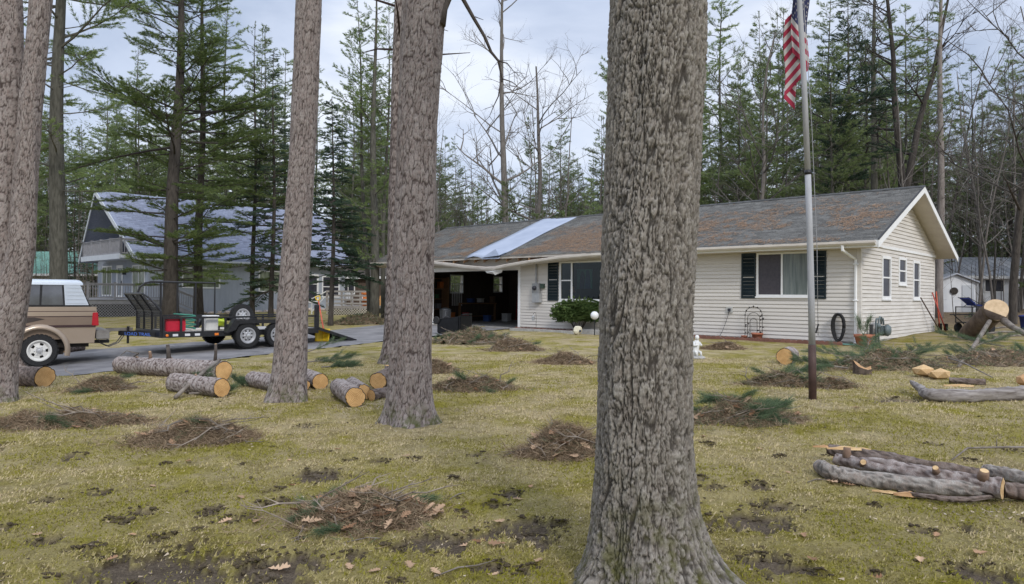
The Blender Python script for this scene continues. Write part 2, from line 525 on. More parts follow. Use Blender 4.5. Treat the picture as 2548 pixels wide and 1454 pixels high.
# ------------------------------------------------------------------ grass and moss blades on the near lawn
OAKP, PINE3, PINE2 = at(1606, 1478), at(1022, 1054), at(718, 996)
def grass():
    n = 620000
    r = 2.5 * (17 / 2.5) ** (RNG.random(n) ** .9)
    a = np.radians(RNG.uniform(-40, 40, n))
    X, Y = r * np.sin(a), r * np.cos(a)
    Z, D, V = ground_np(X, Y)
    clump = fbm(X * 3.2, Y * 3.2, 61, 4)
    keep = (RNG.random(n) > sstep(.0, .5, D) * .93) & ~V & (RNG.random(n) < sstep(.30, .55, clump) * .7 + .3)
    for c, rr_ in ((OAKP, .42), (PINE3, .34), (PINE2, .3)):
        keep &= np.hypot(X - c.x, Y - c.y) > rr_
    X, Y, Z, clump, r = X[keep], Y[keep], Z[keep], clump[keep], r[keep]
    n = len(X)
    az = RNG.uniform(0, 2 * np.pi, n); lean = RNG.uniform(.45, 1.5, n)
    ln = RNG.uniform(.012, .036, n) * (1 + .8 * (RNG.random(n) > .95)) * (.8 + .5 * sstep(4, 12, r))
    w = RNG.uniform(.0022, .0046, n) * (1 + r / 8)
    dx, dy, dz = np.cos(az) * np.sin(lean), np.sin(az) * np.sin(lean), np.cos(lean)
    P0 = np.stack([X, Y, Z - .004], -1)
    side = np.stack([-np.sin(az + .6), np.cos(az + .6), 0 * az], -1) * w[:, None]
    tip = P0 + np.stack([dx, dy, dz], -1) * ln[:, None]
    Vv = np.stack([P0 - side, P0 + side, tip], 1).reshape(-1, 3)
    green = sstep(.44, .62, fbm(X * 1.3 + 5, Y * 1.3 + 9, 71, 6))
    t = np.clip(.55 * (fbm(X * 3.2 + 2, Y * 3.2, 75, 5) - .5) + .62 * green + .36 * sstep(9, 4, r) + RNG.normal(.12, .24, n), 0, 1)
    me = np_mesh('lawn_grass', Vv, np.arange(3 * n).reshape(-1, 3), False, {'tint': np.repeat(t, 3)})
    m = mat_leafy('grass_blade', (.57, .47, .30), (.245, .23, .034), .3, 0)
    el = m.node_tree.nodes['Color Ramp'].color_ramp.elements
    x = el.new(.45); x.color = (.39, .33, .14, 1)
    tag(link('lawn_grass', me, m), 'short straw coloured and mossy grass covering the front lawn', 'grass', kind='stuff')
grass()
# ------------------------------------------------------------------ ranch house (local: x along the front, 0 at the near corner; y to the back)
M_SIDE = mat('cream_siding', (.545, .51, .465), (.655, .62, .575), scale=1.1, rough=.6, bump=.05, stretch=(.3, 1, 8), spec=.3, orand=.035)
M_TRIM = mat('white_trim', (.74, .74, .73), (.80, .80, .80), scale=4, rough=.5)
M_SOFF = mat('beige_soffit', (.56, .51, .46), (.62, .57, .51), scale=3, rough=.6)
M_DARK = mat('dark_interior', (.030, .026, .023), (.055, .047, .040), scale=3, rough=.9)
M_WOOD = mat('raw_timber', (.26, .145, .075), (.40, .245, .135), scale=8, rough=.8, stretch=(1, 6, 6))
M_CONC = mat('concrete', (.30, .29, .275), (.44, .43, .41), scale=9, rough=.9, bump=.3, bscale=80)
M_SHING = mat('grey_shingle', (.105, .105, .102), (.175, .172, .162), scale=20, rough=.95, bump=.6, bscale=220, island=.25, spec=.15)
M_NAVY = mat('dark_green_shutter', (.007, .016, .020), (.011, .022, .027), scale=8, rough=.5)
M_SCREEN = mat('window_screen', (.045, .040, .050), (.065, .058, .068), scale=14, rough=.45, spec=.4)
M_CURT = mat('curtained_glass', (.10, .12, .115), (.20, .225, .21), scale=1.6, rough=.12, spec=.4, stretch=(8, 8, .6))
M_BLIND = mat('dark_glass', (.03, .032, .042), (.055, .055, .068), scale=3, rough=.35, spec=.25)
M_GLASS = mat_glass('clear_glass', (.62, .68, .66), .98)

house = empty('ranch_house', HO, H_RZ, 'long cream sided ranch house with its gutter torn down over an open garage', 'house')
X1 = -21.0                    # far end
WT, COURSE, SB = 2.78, .1135, .07
RY, RZ_, EY, EZ = 4.2, 4.80, -.5, 2.84
PIT = (RZ_ - EZ) / (RY - EY)
def roof_z(y): return RZ_ - abs(y - RY) * PIT
front = lambda a, o, z: (a, -o, z)
side = lambda a, o, z: (o, a, z)

GAR = (-17.95, -12.70, -.1, 2.36)
PIC = (-10.60, -7.45, 1.10, 2.58)
fr_holes = [GAR, PIC]
wins = {'bed': (-2.94, -1.36, 1.31, 2.62)}
sd_wins = [(1.86, 2.76, 1.26, 2.54), (3.60, 4.46, 1.72, 2.58), (5.28, 6.12, 1.26, 2.54)]

# sheathing behind the boards
w = MB()
for a, b, z0, z1 in rects_minus(X1, 0, .02, WT, fr_holes): w.box(a, b, 0.0, .10, z0, z1)
for a, b, z0, z1 in rects_minus(0, 8.2, .02, WT, []): w.box(-.12, 0.0, max(a, .101), b, z0, z1)
GW = [(3.65, 4.6, 1.38, 2.35), (6.8, 7.55, 1.45, 2.35)]
for a, b, z0, z1 in rects_minus(.101, 8.2, .02, WT, GW): w.box(X1, X1 + .12, a, b, z0, z1)
# back wall, with the two garage windows open to the trees
for a, b, z0, z1 in rects_minus(X1 + .13, -.13, .02, WT, []): w.box(a, b, 8.1, 8.2, z0, z1)
for xx in (-.118, X1): w.prism([(.0, WT + .001), (8.2, WT + .001), (8.2, roof_z(8.2) - .14), (RY, RZ_ - .14), (.0, roof_z(0) - .14)], lambda a, b, d: (d, a, b), xx, xx + .116)
w.build('wall', M_SIDE, house)

def board(fn, a0, a1, b0, b1, z0, z1):
    """one lapped board: proud at the bottom edge, tucked under at the top; a = bottom run, b = top run"""
    o0, o1, t = .032, .007, .001
    mb = MB()
    mb.hexa([fn(a0, t, z0), fn(a1, t, z0), fn(a1, o0, z0), fn(a0, o0, z0), fn(b0, t, z1), fn(b1, t, z1), fn(b1, o1, z1), fn(b0, o1, z1)])
    return mb.build('siding_board', M_SIDE, house)

def siding(fn, a0, a1, z0, z1, holes, lim=None):
    n = int(round((z1 - z0) / COURSE)); h = (z1 - z0) / n
    for i in range(n):
        c0, c1 = z0 + i * h, z0 + (i + 1) * h + .004
        segs = [(a0, a1)]
        for q0, q1, w0, w1 in holes:
            if min(w1, c1) - max(w0, c0) > .02:
                segs = [s for p, r in segs for s in ((p, min(r, q0)), (max(p, q1), r)) if s[1] - s[0] > .02]
        for p, r in segs:
            if lim:
                l0, l1 = lim(c0), lim(c1)
                if l0[1] - l0[0] < .1: continue
                l1 = l1 if l1[1] > l1[0] else (RY - .02, RY + .02)
                board(fn, max(p, l0[0]), min(r, l0[1]), max(p, l1[0]), min(r, l1[1]), c0, c1)
            else: board(fn, p, r, p, r, c0, c1)
siding(front, -12.58, -.09, SB, WT, [PIC, wins['bed']])
siding(front, X1, -18.07, SB, WT, [])
siding(side, .09, 8.11, SB, WT - .02, sd_wins)
siding(side, .0, 8.2, WT + .06, RZ_ - .22, [], lambda z: (RY - (RZ_ - .17 - z) / PIT, RY + (RZ_ - .17 - z) / PIT))
mb = MB(); mb.box(.001, .05, -.0, 8.25, WT - .02, WT + .06); mb.build('gable_band', M_TRIM, house)
for y0, y1, x0, x1 in ((-.028, .085, -.085, .028), (8.115, 8.228, -.05, .028)):
    mb = MB(); mb.box(x0, x1, y0, y1, SB - .01, WT - .022); mb.build('corner_post', M_SIDE, house)

# foundation
f = MB()
f.box(-12.6, -.03, .02, .2, -.5, .068); f.box(-.2, -.03, .201, 8.1, -.5, .068); f.box(X1, -18.0, .02, .2, -.5, .068)
f.build('foundation', M_CONC, house)
v = MB(); v.box(-.028, .012, 4.55, 5.5, -.13, .045)
v.build('crawl_vent', mat('vent_metal', (.16, .17, .18), (.24, .25, .26), scale=8, rough=.5, metal=.5), house)
v2 = MB()
for i in range(4): v2.box(.0125, .022, 4.58, 5.47, -.11 + i * .038, -.095 + i * .038)
o = v2.build('vent_louvre', M_TRIM, house); o['kind'] = 'stuff'

# ---- windows
def window(fn, a0, a1, z0, z1, mulls, mats, fw=.055, rails=(), depth=.05, sill=True):
    fr = MB()
    P4 = lambda x0, x1, y0, y1, d0=.0, d1=depth: fr.hexa([fn(x0, d0, y0), fn(x1, d0, y0), fn(x1, d1, y0), fn(x0, d1, y0), fn(x0, d0, y1), fn(x1, d0, y1), fn(x1, d1, y1), fn(x0, d1, y1)])
    P4(a0, a1, z0, z0 + fw); P4(a0, a1, z1 - fw, z1); P4(a0, a0 + fw, z0 + fw, z1 - fw); P4(a1 - fw, a1, z0 + fw, z1 - fw)
    for x in mulls: P4(x - fw * .45, x + fw * .45, z0 + fw, z1 - fw, 0, depth - .006)
    for x0, x1, z in rails: P4(x0, x1, z - .022, z + .022, 0, depth - .012)
    fo = fr.build('window', M_TRIM, house)
    xs = [a0 + fw] + list(mulls) + [a1 - fw]
    for (p, q), m in zip(zip(xs, xs[1:]), mats):
        g = MB(); g.hexa([fn(p, .008, z0 + fw), fn(q, .008, z0 + fw), fn(q, .014, z0 + fw), fn(p, .014, z0 + fw), fn(p, .008, z1 - fw), fn(q, .008, z1 - fw), fn(q, .014, z1 - fw), fn(p, .014, z1 - fw)])
        g.build('pane', m, fo)
    if sill:
        g = MB(); g.hexa([fn(a0 - .03, 0, z0 - .045), fn(a1 + .03, 0, z0 - .045), fn(a1 + .03, depth + .02, z0 - .045), fn(a0 - .03, depth + .02, z0 - .045),
                          fn(a0 - .03, 0, z0 - .001), fn(a1 + .03, 0, z0 - .001), fn(a1 + .03, depth + .02, z0 - .001), fn(a0 - .03, depth + .02, z0 - .001)])
        g.build('sill', M_TRIM, fo)
    return fo
b = wins['bed']
window(front, *b, [(b[0] + b[1]) / 2 - .02], [M_SCREEN, M_CURT])
for q in sd_wins:
    zm = (q[2] + q[3]) / 2
    fo = window(side, *q, [], [M_BLIND], .085, [(q[0] + .05, q[1] - .05, zm)])
p = PIC
window(front, *p, [p[0] + .58, p[1] - .58], [M_GLASS] * 3, .075, [(p[0] + .07, p[0] + .56, 1.86), (p[1] - .56, p[1] - .07, 1.86)])

def shutter(a0, a1, z0, z1):
    s = MB(); fw = .045
    for r in ((a0, a1, z0, z0 + fw * 1.6), (a0, a1, z1 - fw * 1.6, z1), (a0, a0 + fw, z0 + fw * 1.6, z1 - fw * 1.6), (a1 - fw, a1, z0 + fw * 1.6, z1 - fw * 1.6),
              (a0 + fw, a1 - fw, (z0 + z1) / 2 - .03, (z0 + z1) / 2 + .03)): s.box(r[0], r[1], -.052, -.012, r[2], r[3])
    s.box(a0 + fw, a1 - fw, -.024, -.014, z0 + fw * 1.6, z1 - fw * 1.6)
    so = s.build('shutter', M_NAVY, house)
    l = MB(); z = z0 + .09
    while z < z1 - .10:
        if abs(z + .018 - (z0 + z1) / 2) > .055: l.hexa([(a0 + fw, -.026, z + .03), (a1 - fw, -.026, z + .03), (a1 - fw, -.046, z), (a0 + fw, -.046, z), (a0 + fw, -.026, z + .036), (a1 - fw, -.026, z + .036), (a1 - fw, -.046, z + .006), (a0 + fw, -.046, z + .006)])
        z += .036
    lo = l.build('louvre', M_NAVY, so); lo['kind'] = 'stuff'
shutter(-3.42, -2.97, 1.25, 2.62); shutter(-1.33, -.90, 1.25, 2.62); shutter(-11.16, -10.66, 1.10, 2.60); shutter(-7.38, -6.9, 1.10, 2.60)

# ---- roof
XR0, XR1 = -21.65, .62
deck = MB()
TK = .10
for s_ in (0, 1):
    ye = EY if s_ == 0 else 2 * RY - EY
    deck.hexa([(XR0, ye, EZ - TK), (XR1 - .03, ye, EZ - TK), (XR1 - .03, RY, RZ_ - TK), (XR0, RY, RZ_ - TK), (XR0, ye, EZ - .012), (XR1 - .03, ye, EZ - .012), (XR1 - .03, RY, RZ_ - .012), (XR0, RY, RZ_ - .012)])
roof = deck.build('roof', M_SOFF, house)
def shingles(slope):
    sl = math.hypot(RY - EY, RZ_ - EZ); n = 37; ex = (sl + .03) / n
    V, Fq = [], []
    for i in range(n):
        x = XR0 - random.uniform(0, .3)
        d0, d1 = -.03 + i * ex, -.03 + (i + 1.08) * ex
        if d1 > sl: d1 = sl
        while x < XR1 + .01:
            wd = random.choice((.22, .28, .34)); xa, xb = max(x, XR0 - .02), min(x + wd - .006, XR1 + .01); x += wd
            if xb - xa < .02: continue
            th, dj = random.uniform(.010, .017), random.uniform(-.006, .012)
            def pt(xx, dd, up):
                y = EY + (dd) * (RY - EY) / sl; z = EZ + dd * (RZ_ - EZ) / sl + up
                return (xx, y if slope == 0 else 2 * RY - y, z)
            k = len(V)
            V += [pt(xa, d0 - dj, th), pt(xb, d0 - dj, th), pt(xb, d1, .001), pt(xa, d1, .001), pt(xa, d0 - dj, -.004), pt(xb, d0 - dj, -.004)]
            Fq += [(k, k + 1, k + 2, k + 3), (k + 4, k + 5, k + 1, k)]
    o = link('shingle', np_mesh('shingle', np.array(V), np.array(Fq)), M_SHING, roof)
    o['kind'] = 'stuff'
shingles(0); shingles(1)
c = MB()
for i in range(66):
    x = XR0 + i * .34
    c.hexa([(x, RY - .15, RZ_ - .045), (min(x + .36, XR1), RY - .15, RZ_ - .055), (min(x + .36, XR1), RY, RZ_ + .014), (x, RY, RZ_ + .022), (x, RY - .15, RZ_ - .030), (min(x + .36, XR1), RY - .15, RZ_ - .040), (min(x + .36, XR1), RY, RZ_ + .030), (x, RY, RZ_ + .038)])
    c.hexa([(x, RY + .15, RZ_ - .045), (min(x + .36, XR1), RY + .15, RZ_ - .055), (min(x + .36, XR1), RY, RZ_ + .014), (x, RY, RZ_ + .022), (x, RY + .15, RZ_ - .030), (min(x + .36, XR1), RY + .15, RZ_ - .040), (min(x + .36, XR1), RY, RZ_ + .030), (x, RY, RZ_ + .038)])
o = c.build('ridge_cap', mat('ridge_shingle', (.05, .052, .052), (.085, .086, .084), scale=8, rough=.95, island=.2), roof); o['kind'] = 'stuff'
# rake boards and the sloping soffit under the gable overhang
for s_ in (0, 1):
    yy = lambda y: y if s_ == 0 else 2 * RY - y
    for xr in (XR1 - .03, XR0 - .025):
        r = MB(); r.hexa([(xr, yy(EY - .03), EZ - .22), (xr + .025, yy(EY - .03), EZ - .22), (xr + .025, yy(RY), RZ_ - .20), (xr, yy(RY), RZ_ - .20),
                          (xr, yy(EY - .03), EZ - .015), (xr + .025, yy(EY - .03), EZ - .015), (xr + .025, yy(RY), RZ_ + .001), (xr, yy(RY), RZ_ + .001)])
        r.build('rake_board', M_TRIM, house)
    e = MB(); e.hexa([(XR1 - .035, yy(EY - .04), EZ - .012), (XR1 + .012, yy(EY - .04), EZ - .012), (XR1 + .012, yy(RY), RZ_ + .004), (XR1 - .035, yy(RY), RZ_ + .004),
                      (XR1 - .035, yy(EY - .04), EZ + .012), (XR1 + .012, yy(EY - .04), EZ + .012), (XR1 + .012, yy(RY), RZ_ + .03), (XR1 - .035, yy(RY), RZ_ + .03)])
    e.build('drip_edge', mat('black_edge', (.02, .02, .022), (.03, .03, .033), rough=.6), house)
s = MB()
s.box(.03, XR1 - .04, EY, -.02, 2.64, 2.655); s.build('eave_return', M_SOFF, house)

# ---- eaves: intact at the right, torn down over the garage
GP = [(0, 0), (.0, -.10), (-.09, -.11), (-.125, -.06), (-.125, 0), (-.115, 0), (-.112, -.055), (-.083, -.10), (-.01, -.09), (-.01, 0)]   # gutter section (y, z)
def gutter(name, path, mt, twist=None):
    g = MB(); rings = []
    for i, (x, y, z) in enumerate(path):
        tw = twist[i] if twist else 0
        rings.append([(x, y + a * math.cos(tw) - b * math.sin(tw), z + a * math.sin(tw) + b * math.cos(tw)) for a, b in GP])
    n = len(GP)
    vs = [p for r in rings for p in r]
    fs = [(i * n + k, i * n + (k + 1) % n, (i + 1) * n + (k + 1) % n, (i + 1) * n + k) for i in range(len(rings) - 1) for k in range(n)]
    fs += [tuple(range(n)), tuple(range((len(rings) - 1) * n, len(rings) * n))]
    return g.add(vs, fs).build(name, mt, house)
gutter('gutter', [(-7.6, EY - .035, EZ - .03), (.55, EY - .035, EZ - .03)], M_SOFF)
fb = MB(); fb.box(-7.6, .585, EY - .03, EY - .005, EZ - .20, EZ - .015); fb.build('fascia_board', M_TRIM, house)
sf = MB(); sf.box(-7.7, .02, EY - .0, -.021, 2.640, 2.656); sf.build('soffit', M_SOFF, house)
frz = MB(); frz.box(-12.5, -.03, -.045, -.0205, 2.63, 2.79); frz.build('frieze_board', M_SOFF, house)
SAG = [(-21.6, 2.80), (-19.5, 2.79), (-18.2, 2.77), (-17.0, 2.70), (-16.0, 2.60), (-15.2, 2.50), (-14.5, 2.44), (-13.9, 2.40), (-13.45, 2.40), (-13.1, 2.45), (-12.4, 2.53), (-11.5, 2.62), (-10.3, 2.71), (-9.0, 2.77), (-7.75, 2.80)]
tw = [max(0, (2.8 - z)) * .9 for x, z in SAG]
wob = [random.uniform(-.018, .018) for _ in SAG]
tg = gutter('fallen_gutter', [(x, EY - .035 - .25 * max(0, 2.8 - z) + wb, z + wb * .5) for (x, z), wb in zip(SAG, wob)], mat('bent_gutter', (.50, .46, .41), (.66, .62, .57), scale=2.2, rough=.55), tw)
fs_ = MB()
for (xa, za), (xb, zb) in zip(SAG, SAG[1:]):
    ya, yb = EY - .03 - .25 * max(0, 2.8 - za), EY - .03 - .25 * max(0, 2.8 - zb)
    fs_.hexa([(xa, ya, za - .15), (xb, yb, zb - .15), (xb, yb + .022, zb - .15), (xa, ya + .022, za - .15), (xa, ya + .03, za + .035), (xb, yb + .03, zb + .035), (xb, yb + .052, zb + .035), (xa, ya + .052, za + .035)])
fs_.build('fallen_fascia', M_SOFF, house)
so = MB(); V = []
for x, z in SAG:
    yo = EY - .02 - .25 * max(0, 2.8 - z)
    for k in range(5):
        t = k / 4
        V.append((x, yo * (1 - t) + -.03 * t, (z - .15) * (1 - t) + min(2.56, z + .05) * t - .02 * math.sin(math.pi * t)))
n = len(SAG)
so.add(V, [(i * 5 + k, i * 5 + k + 1, (i + 1) * 5 + k + 1, (i + 1) * 5 + k) for i in range(n - 1) for k in range(4)])
so.build('sagging_soffit', M_SOFF, house)
# crumpled soffit flap hanging at the lowest point
fl = MB()
fl.add([(-13.95, -.66, 2.27), (-13.0, -.60, 2.30), (-13.14, -.50, 2.20), (-13.40, -.62, 2.09), (-13.55, -.52, 2.13), (-13.80, -.66, 2.17), (-13.45, -.74, 2.22)],
       [(0, 6, 5), (6, 4, 5), (6, 3, 4), (6, 2, 3), (6, 1, 2), (0, 1, 6)])
fl.build('crumpled_flap', M_TRIM, house)
# rafters in the torn gap, and the dark sheet behind them
for i in range(23):
    x = -20.9 + i * .61
    if x > -7.6: break
    r = MB(); jy = random.uniform(-.05, .05)
    r.hexa([(x, EY + .04 + jy, EZ - .23), (x + .042, EY + .04 + jy, EZ - .23), (x + .042, 1.5, roof_z(1.5) - .25), (x, 1.5, roof_z(1.5) - .25),
            (x, EY + .04 + jy, EZ - TK - .002), (x + .042, EY + .04 + jy, EZ - TK - .002), (x + .042, 1.5, roof_z(1.5) - TK - .002), (x, 1.5, roof_z(1.5) - TK - .002)])
    r.build('rafter', M_WOOD, house)
h = MB(); h.beam((-12.2, -.08, 2.66), (-9.6, -.20, 2.74), .04, .09); h.build('loose_plank', M_WOOD, house)
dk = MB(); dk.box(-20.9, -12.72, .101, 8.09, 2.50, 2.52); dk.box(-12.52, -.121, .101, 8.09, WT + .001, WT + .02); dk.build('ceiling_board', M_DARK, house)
ab = MB(); ab.box(-20.9, -7.5, .35, .37, 2.53, 2.96); ab.build('attic_shade_sheet', M_DARK, house)  # dark sheet added to stand for the attic's shade in the gap

# ---- garage opening and inside
gt = MB(); gt.box(GAR[1] - .01, GAR[1] + .115, -.025, .13, -.10, 2.46); gt.build('garage_jamb', M_TRIM, house)
gt = MB(); gt.box(GAR[0] - .115, GAR[0] + .01, -.025, .13, -.10, 2.46); gt.build('garage_jamb', M_TRIM, house)
gt = MB(); gt.box(GAR[0] + .012, GAR[1] - .012, -.02, .13, 2.30, 2.46); gt.build('garage_header', M_TRIM, house)
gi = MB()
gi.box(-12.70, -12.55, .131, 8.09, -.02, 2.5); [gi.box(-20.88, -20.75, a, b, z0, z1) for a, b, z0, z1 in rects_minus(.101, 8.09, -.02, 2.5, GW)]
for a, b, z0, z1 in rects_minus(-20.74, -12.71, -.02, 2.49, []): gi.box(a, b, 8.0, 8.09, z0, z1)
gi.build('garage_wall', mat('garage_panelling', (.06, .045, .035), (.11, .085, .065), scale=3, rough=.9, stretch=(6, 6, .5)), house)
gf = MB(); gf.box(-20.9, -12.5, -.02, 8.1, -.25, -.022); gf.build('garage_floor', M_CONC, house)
for a, b_, z0, z1 in GW:
    q = MB(); zm = (z0 + z1) / 2
    for r in ((a, b_, z0, z0 + .05), (a, b_, z1 - .05, z1), (a, a + .05, z0 + .05, z1 - .05), (b_ - .05, b_, z0 + .05, z1 - .05), (a + .05, b_ - .05, zm - .02, zm + .02)): q.box(-20.86, -20.74, r[0], r[1], r[2], r[3])
    wo = q.build('window', M_TRIM, house)
bl = MB()
for k in range(6): bl.box(-20.70, -20.68, 3.75 + k * .13, 3.79 + k * .13, .75, 1.9)
o = bl.build('hanging_slat', M_TRIM, house); o['kind'] = 'stuff'
# ---- room behind the picture window
rm = MB()
rm.box(-12.4, -6.8, 3.6, 3.7, .1, WT); rm.box(-12.5, -12.4, .101, 3.7, .1, WT); rm.box(-6.8, -6.7, .101, 3.7, .1, WT); rm.box(-12.4, -6.8, .101, 3.6, .05, .12)
rm.build('room_wall', mat('dim_room', (.05, .048, .046), (.07, .066, .062), scale=2, rough=.9), house)

# downspout at the near corner
ds = MB()
ds.tube([(-.28, EY - .10, EZ - .14), (-.28, EY - .10, EZ - .26), (-.16, -.22, EZ - .43), (-.10, -.065, EZ - .50), (-.10, -.065, .06), (-.10, -.16, -.02)], .042, 6)
ds.build('downspout', M_TRIM, house)
el = MB()
for zz in (2.2, 1.2): el.box(-.16, -.04, -.115, -.02, zz, zz + .03)
el.build('downspout_strap', M_TRIM, house)
# small lamp under the gable peak, outlet, phone box
sl = MB(); sl.lathe([(.0, .0), (.05, .0), (.055, .06), (.03, .09)], 10, Matrix.Translation((.06, RY - .2, 4.22)) @ Matrix.Rotation(rad(70), 4, 'Y'))
sl.lathe([(.0, .0), (.05, .0), (.055, .06), (.03, .09)], 10, Matrix.Translation((.06, RY + .02, 4.22)) @ Matrix.Rotation(rad(110), 4, 'Y'))
sl.build('gable_spotlight', mat('pale_plastic', (.5, .5, .48), (.6, .6, .57), rough=.5), house)
ot = MB(); ot.box(-3.90, -3.70, -.055, -.016, .80, .98); oo = ot.build('outlet_box', mat('grey_plastic', (.42, .42, .40), (.5, .5, .48), rough=.5), house)
o2 = MB(); o2.box(-3.845, -3.755, -.075, -.0555, .84, .93); o2.build('socket_cover', M_BLIND, oo)
cb = MB(); cb.tube([(-3.80, -.07, .84), (-3.86, -.09, .6), (-3.98, -.12, .25), (-4.05, -.2, .06)], .008, 5); cb.build('cable', M_BLIND, oo)

# roof patch of blue-grey sheet over the hole
def patch():
    nx, ny = 8, 26; V = []
    for j in range(ny):
        t = j / (ny - 1); d = -.12 + t * 5.2
        y = EY + d * (RY - EY) / 5.09; z = EZ + d * (RZ_ - EZ) / 5.09
        for i in range(nx):
            s_ = i / (nx - 1)
            x = -15.25 + 2.05 * s_ + .25 * t
            lift = .035 + .012 * math.sin(9 * t + 3 * s_) + (.14 * (1 - t / .12) * max(0, math.sin(s_ * 5.5)) if t < .12 else 0) - (.10 * (1 - t / .06) if t < .06 else 0)
            if t < .1 and .45 < s_ < .7: y -= .02
            V.append((x, y, z + lift))
    F_ = [(j * nx + i, j * nx + i + 1, (j + 1) * nx + i + 1, (j + 1) * nx + i) for j in range(ny - 1) for i in range(nx - 1)]
    o = MB().add(V, F_).build('roof_tarp', mat('blue_grey_sheet', (.27, .315, .41), (.35, .395, .49), scale=1.2, rough=.45, bump=.15, bscale=9), None, True)
    o.location = HO; o.rotation_euler = (0, 0, H_RZ)
    md = o.modifiers.new('thickness', 'SOLIDIFY'); md.thickness = .006
    tag(o, 'blue grey sheet laid over the damaged roof above the garage', 'tarp')
    fo = MB(); fo.add([(-14.15, -.62, 2.80), (-13.15, -.66, 2.86), (-13.1, -.25, 3.03), (-13.55, -.45, 3.14), (-14.1, -.2, 3.0)], [(0, 1, 3), (1, 2, 3), (0, 3, 4)])
    fo.build('folded_corner', MATS['blue_grey_sheet'], o)
patch()

# pine needles and sprigs lying on the roof
def roof_litter():
    n = 26000
    x = RNG.uniform(XR0 + .3, XR1 - .2, n); d = RNG.beta(1.25, 1.7, n) * 4.9
    m = fbm(x * .55 + 3, d * .95, 81, 5)
    dens = sstep(.40, .53, m) * (1 - .7 * sstep(2.3, 4.6, d)) * sstep(.30, .62, fbm(x * 3.5, d * 3.5, 91, 3))
    dens = np.where((x < -8) & (x > -17), np.maximum(dens, 1.0 * sstep(4.2, 1.4, d) * sstep(.30, .44, m)), dens)
    keep = (RNG.random(n) < dens) & ~((x > -15.4) & (x < -12.8))
    x, d = x[keep], d[keep]; n = len(x)
    # in small bundles
    k = 3
    x = np.repeat(x, k) + RNG.normal(0, .05, n * k); d = np.clip(np.repeat(d, k) + RNG.normal(0, .05, n * k), 0, 5); n *= k
    y = EY + d * (RY - EY) / 5.09; z = EZ + d * (RZ_ - EZ) / 5.09 + .018 + RNG.uniform(0, .02, n)
    az = RNG.uniform(0, 6.28, n); L_ = RNG.uniform(.05, .12, n); w_ = RNG.uniform(.006, .012, n)
    sl = (RZ_ - EZ) / (RY - EY)
    dx, dy = np.cos(az) * L_, np.sin(az) * L_
    sx, sy = -np.sin(az) * w_, np.cos(az) * w_
    P = np.stack([x, y, z], -1)
    A_ = P + np.stack([sx, sy, sy * sl], -1); B_ = P - np.stack([sx, sy, sy * sl], -1); C_ = P + np.stack([dx, dy, dy * sl], -1)
    me = np_mesh('roof_needle_litter', np.stack([A_, B_, C_], 1).reshape(-1, 3), np.arange(3 * n).reshape(-1, 3), False, {'tint': np.repeat(RNG.random(n), 3)})
    o = link('roof_needle_litter', me, mat_leafy('dead_needles', (.21, .135, .09), (.40, .285, .20), .1, 0))
    o.location = HO; o.rotation_euler = (0, 0, H_RZ)
    tag(o, 'rusty dead pine needles drifted over the grey roof of the ranch house', 'pine needles', kind='stuff')
roof_litter()
# ------------------------------------------------------------------ steep roofed chalet (same local axes as the ranch house; corner of gable and long wall = 0)
CH = Vector((ray(369, 735).x * 44, 44, 0)); CH.z = gz(CH.x, CH.y)
chalet = empty('chalet', CH, H_RZ, 'blue grey chalet with a steep shingled roof, gable balcony and raised front deck', 'house')
M_CW = mat('grey_board_siding', (.34, .37, .42), (.40, .43, .485), scale=3, rough=.75, stretch=(1, 1, .2))
M_CT = mat('grey_trim', (.44, .47, .51), (.50, .53, .57), scale=3, rough=.6)
M_CR = mat('blue_grey_shingle', (.20, .225, .30), (.26, .285, .37), scale=9, rough=.95, island=.16, bump=.4, bscale=90, spec=.15)
M_DK = mat('grey_deck_paint', (.22, .22, .24), (.29, .29, .31), scale=5, rough=.7)
M_CGL = mat('painted_reflection_glass', (.10, .12, .08), (.30, .33, .24), scale=1.2, rough=.15, spec=.6, stretch=(3, 3, .8))  # green reflections painted into the pane colour
CW, CL, CE, CRG = 9.2, 14.2, 3.45, 7.75
cw = MB()
cw.box(-CW, 0, 0, .12, -.2, CE); cw.box(-.12, 0, .121, CL, -.2, CE); cw.box(-CW, -CW + .12, .121, CL, -.2, CE); cw.box(-CW + .12, -.12, CL - .12, CL, -.2, CE)
cw.prism([(-CW + .2, CE + .002), (-.2, CE + .002), (-CW / 2, CRG - .35)], lambda a, b, d: (a, d, b), 1.5, 1.62)
cw.prism([(-CW + .2, CE + .002), (-.2, CE + .002), (-CW / 2, CRG - .35)], lambda a, b, d: (a, d, b), CL - .12, CL)
cw.box(-CW + .1, -.1, .0, 1.5, CE + .001, CE + .1)
cw.build('wall', M_CW, chalet)
bt = MB()
x = -CW + .1
while x < 0: bt.box(x, x + .03, -.018, -.001, -.15, CE - .02); x += .2
y = .1
while y < CL: bt.box(.001, .018, y, y + .03, -.15, CE - .02); y += .2
o = bt.build('wall_batten', M_CW, chalet); o['kind'] = 'stuff'
ro = MB(); OV = .55
slp = (CRG - CE) / (CW / 2 + OV)
for s_ in (-1, 1):
    xx = lambda d: -CW / 2 + s_ * d
    ro.hexa([(xx(CW / 2 + OV), -1.0, CE), (xx(CW / 2 + OV), CL + .4, CE), (xx(0), CL + .4, CRG), (xx(0), -1.6, CRG),
             (xx(CW / 2 + OV), -1.0, CE + .16), (xx(CW / 2 + OV), CL + .4, CE + .16), (xx(0), CL + .4, CRG + .2), (xx(0), -1.6, CRG + .2)])
cro = ro.build('roof', M_CR, chalet)
V, Fq = [], []
sl_ = math.hypot(CW / 2 + OV, CRG - CE + .04)
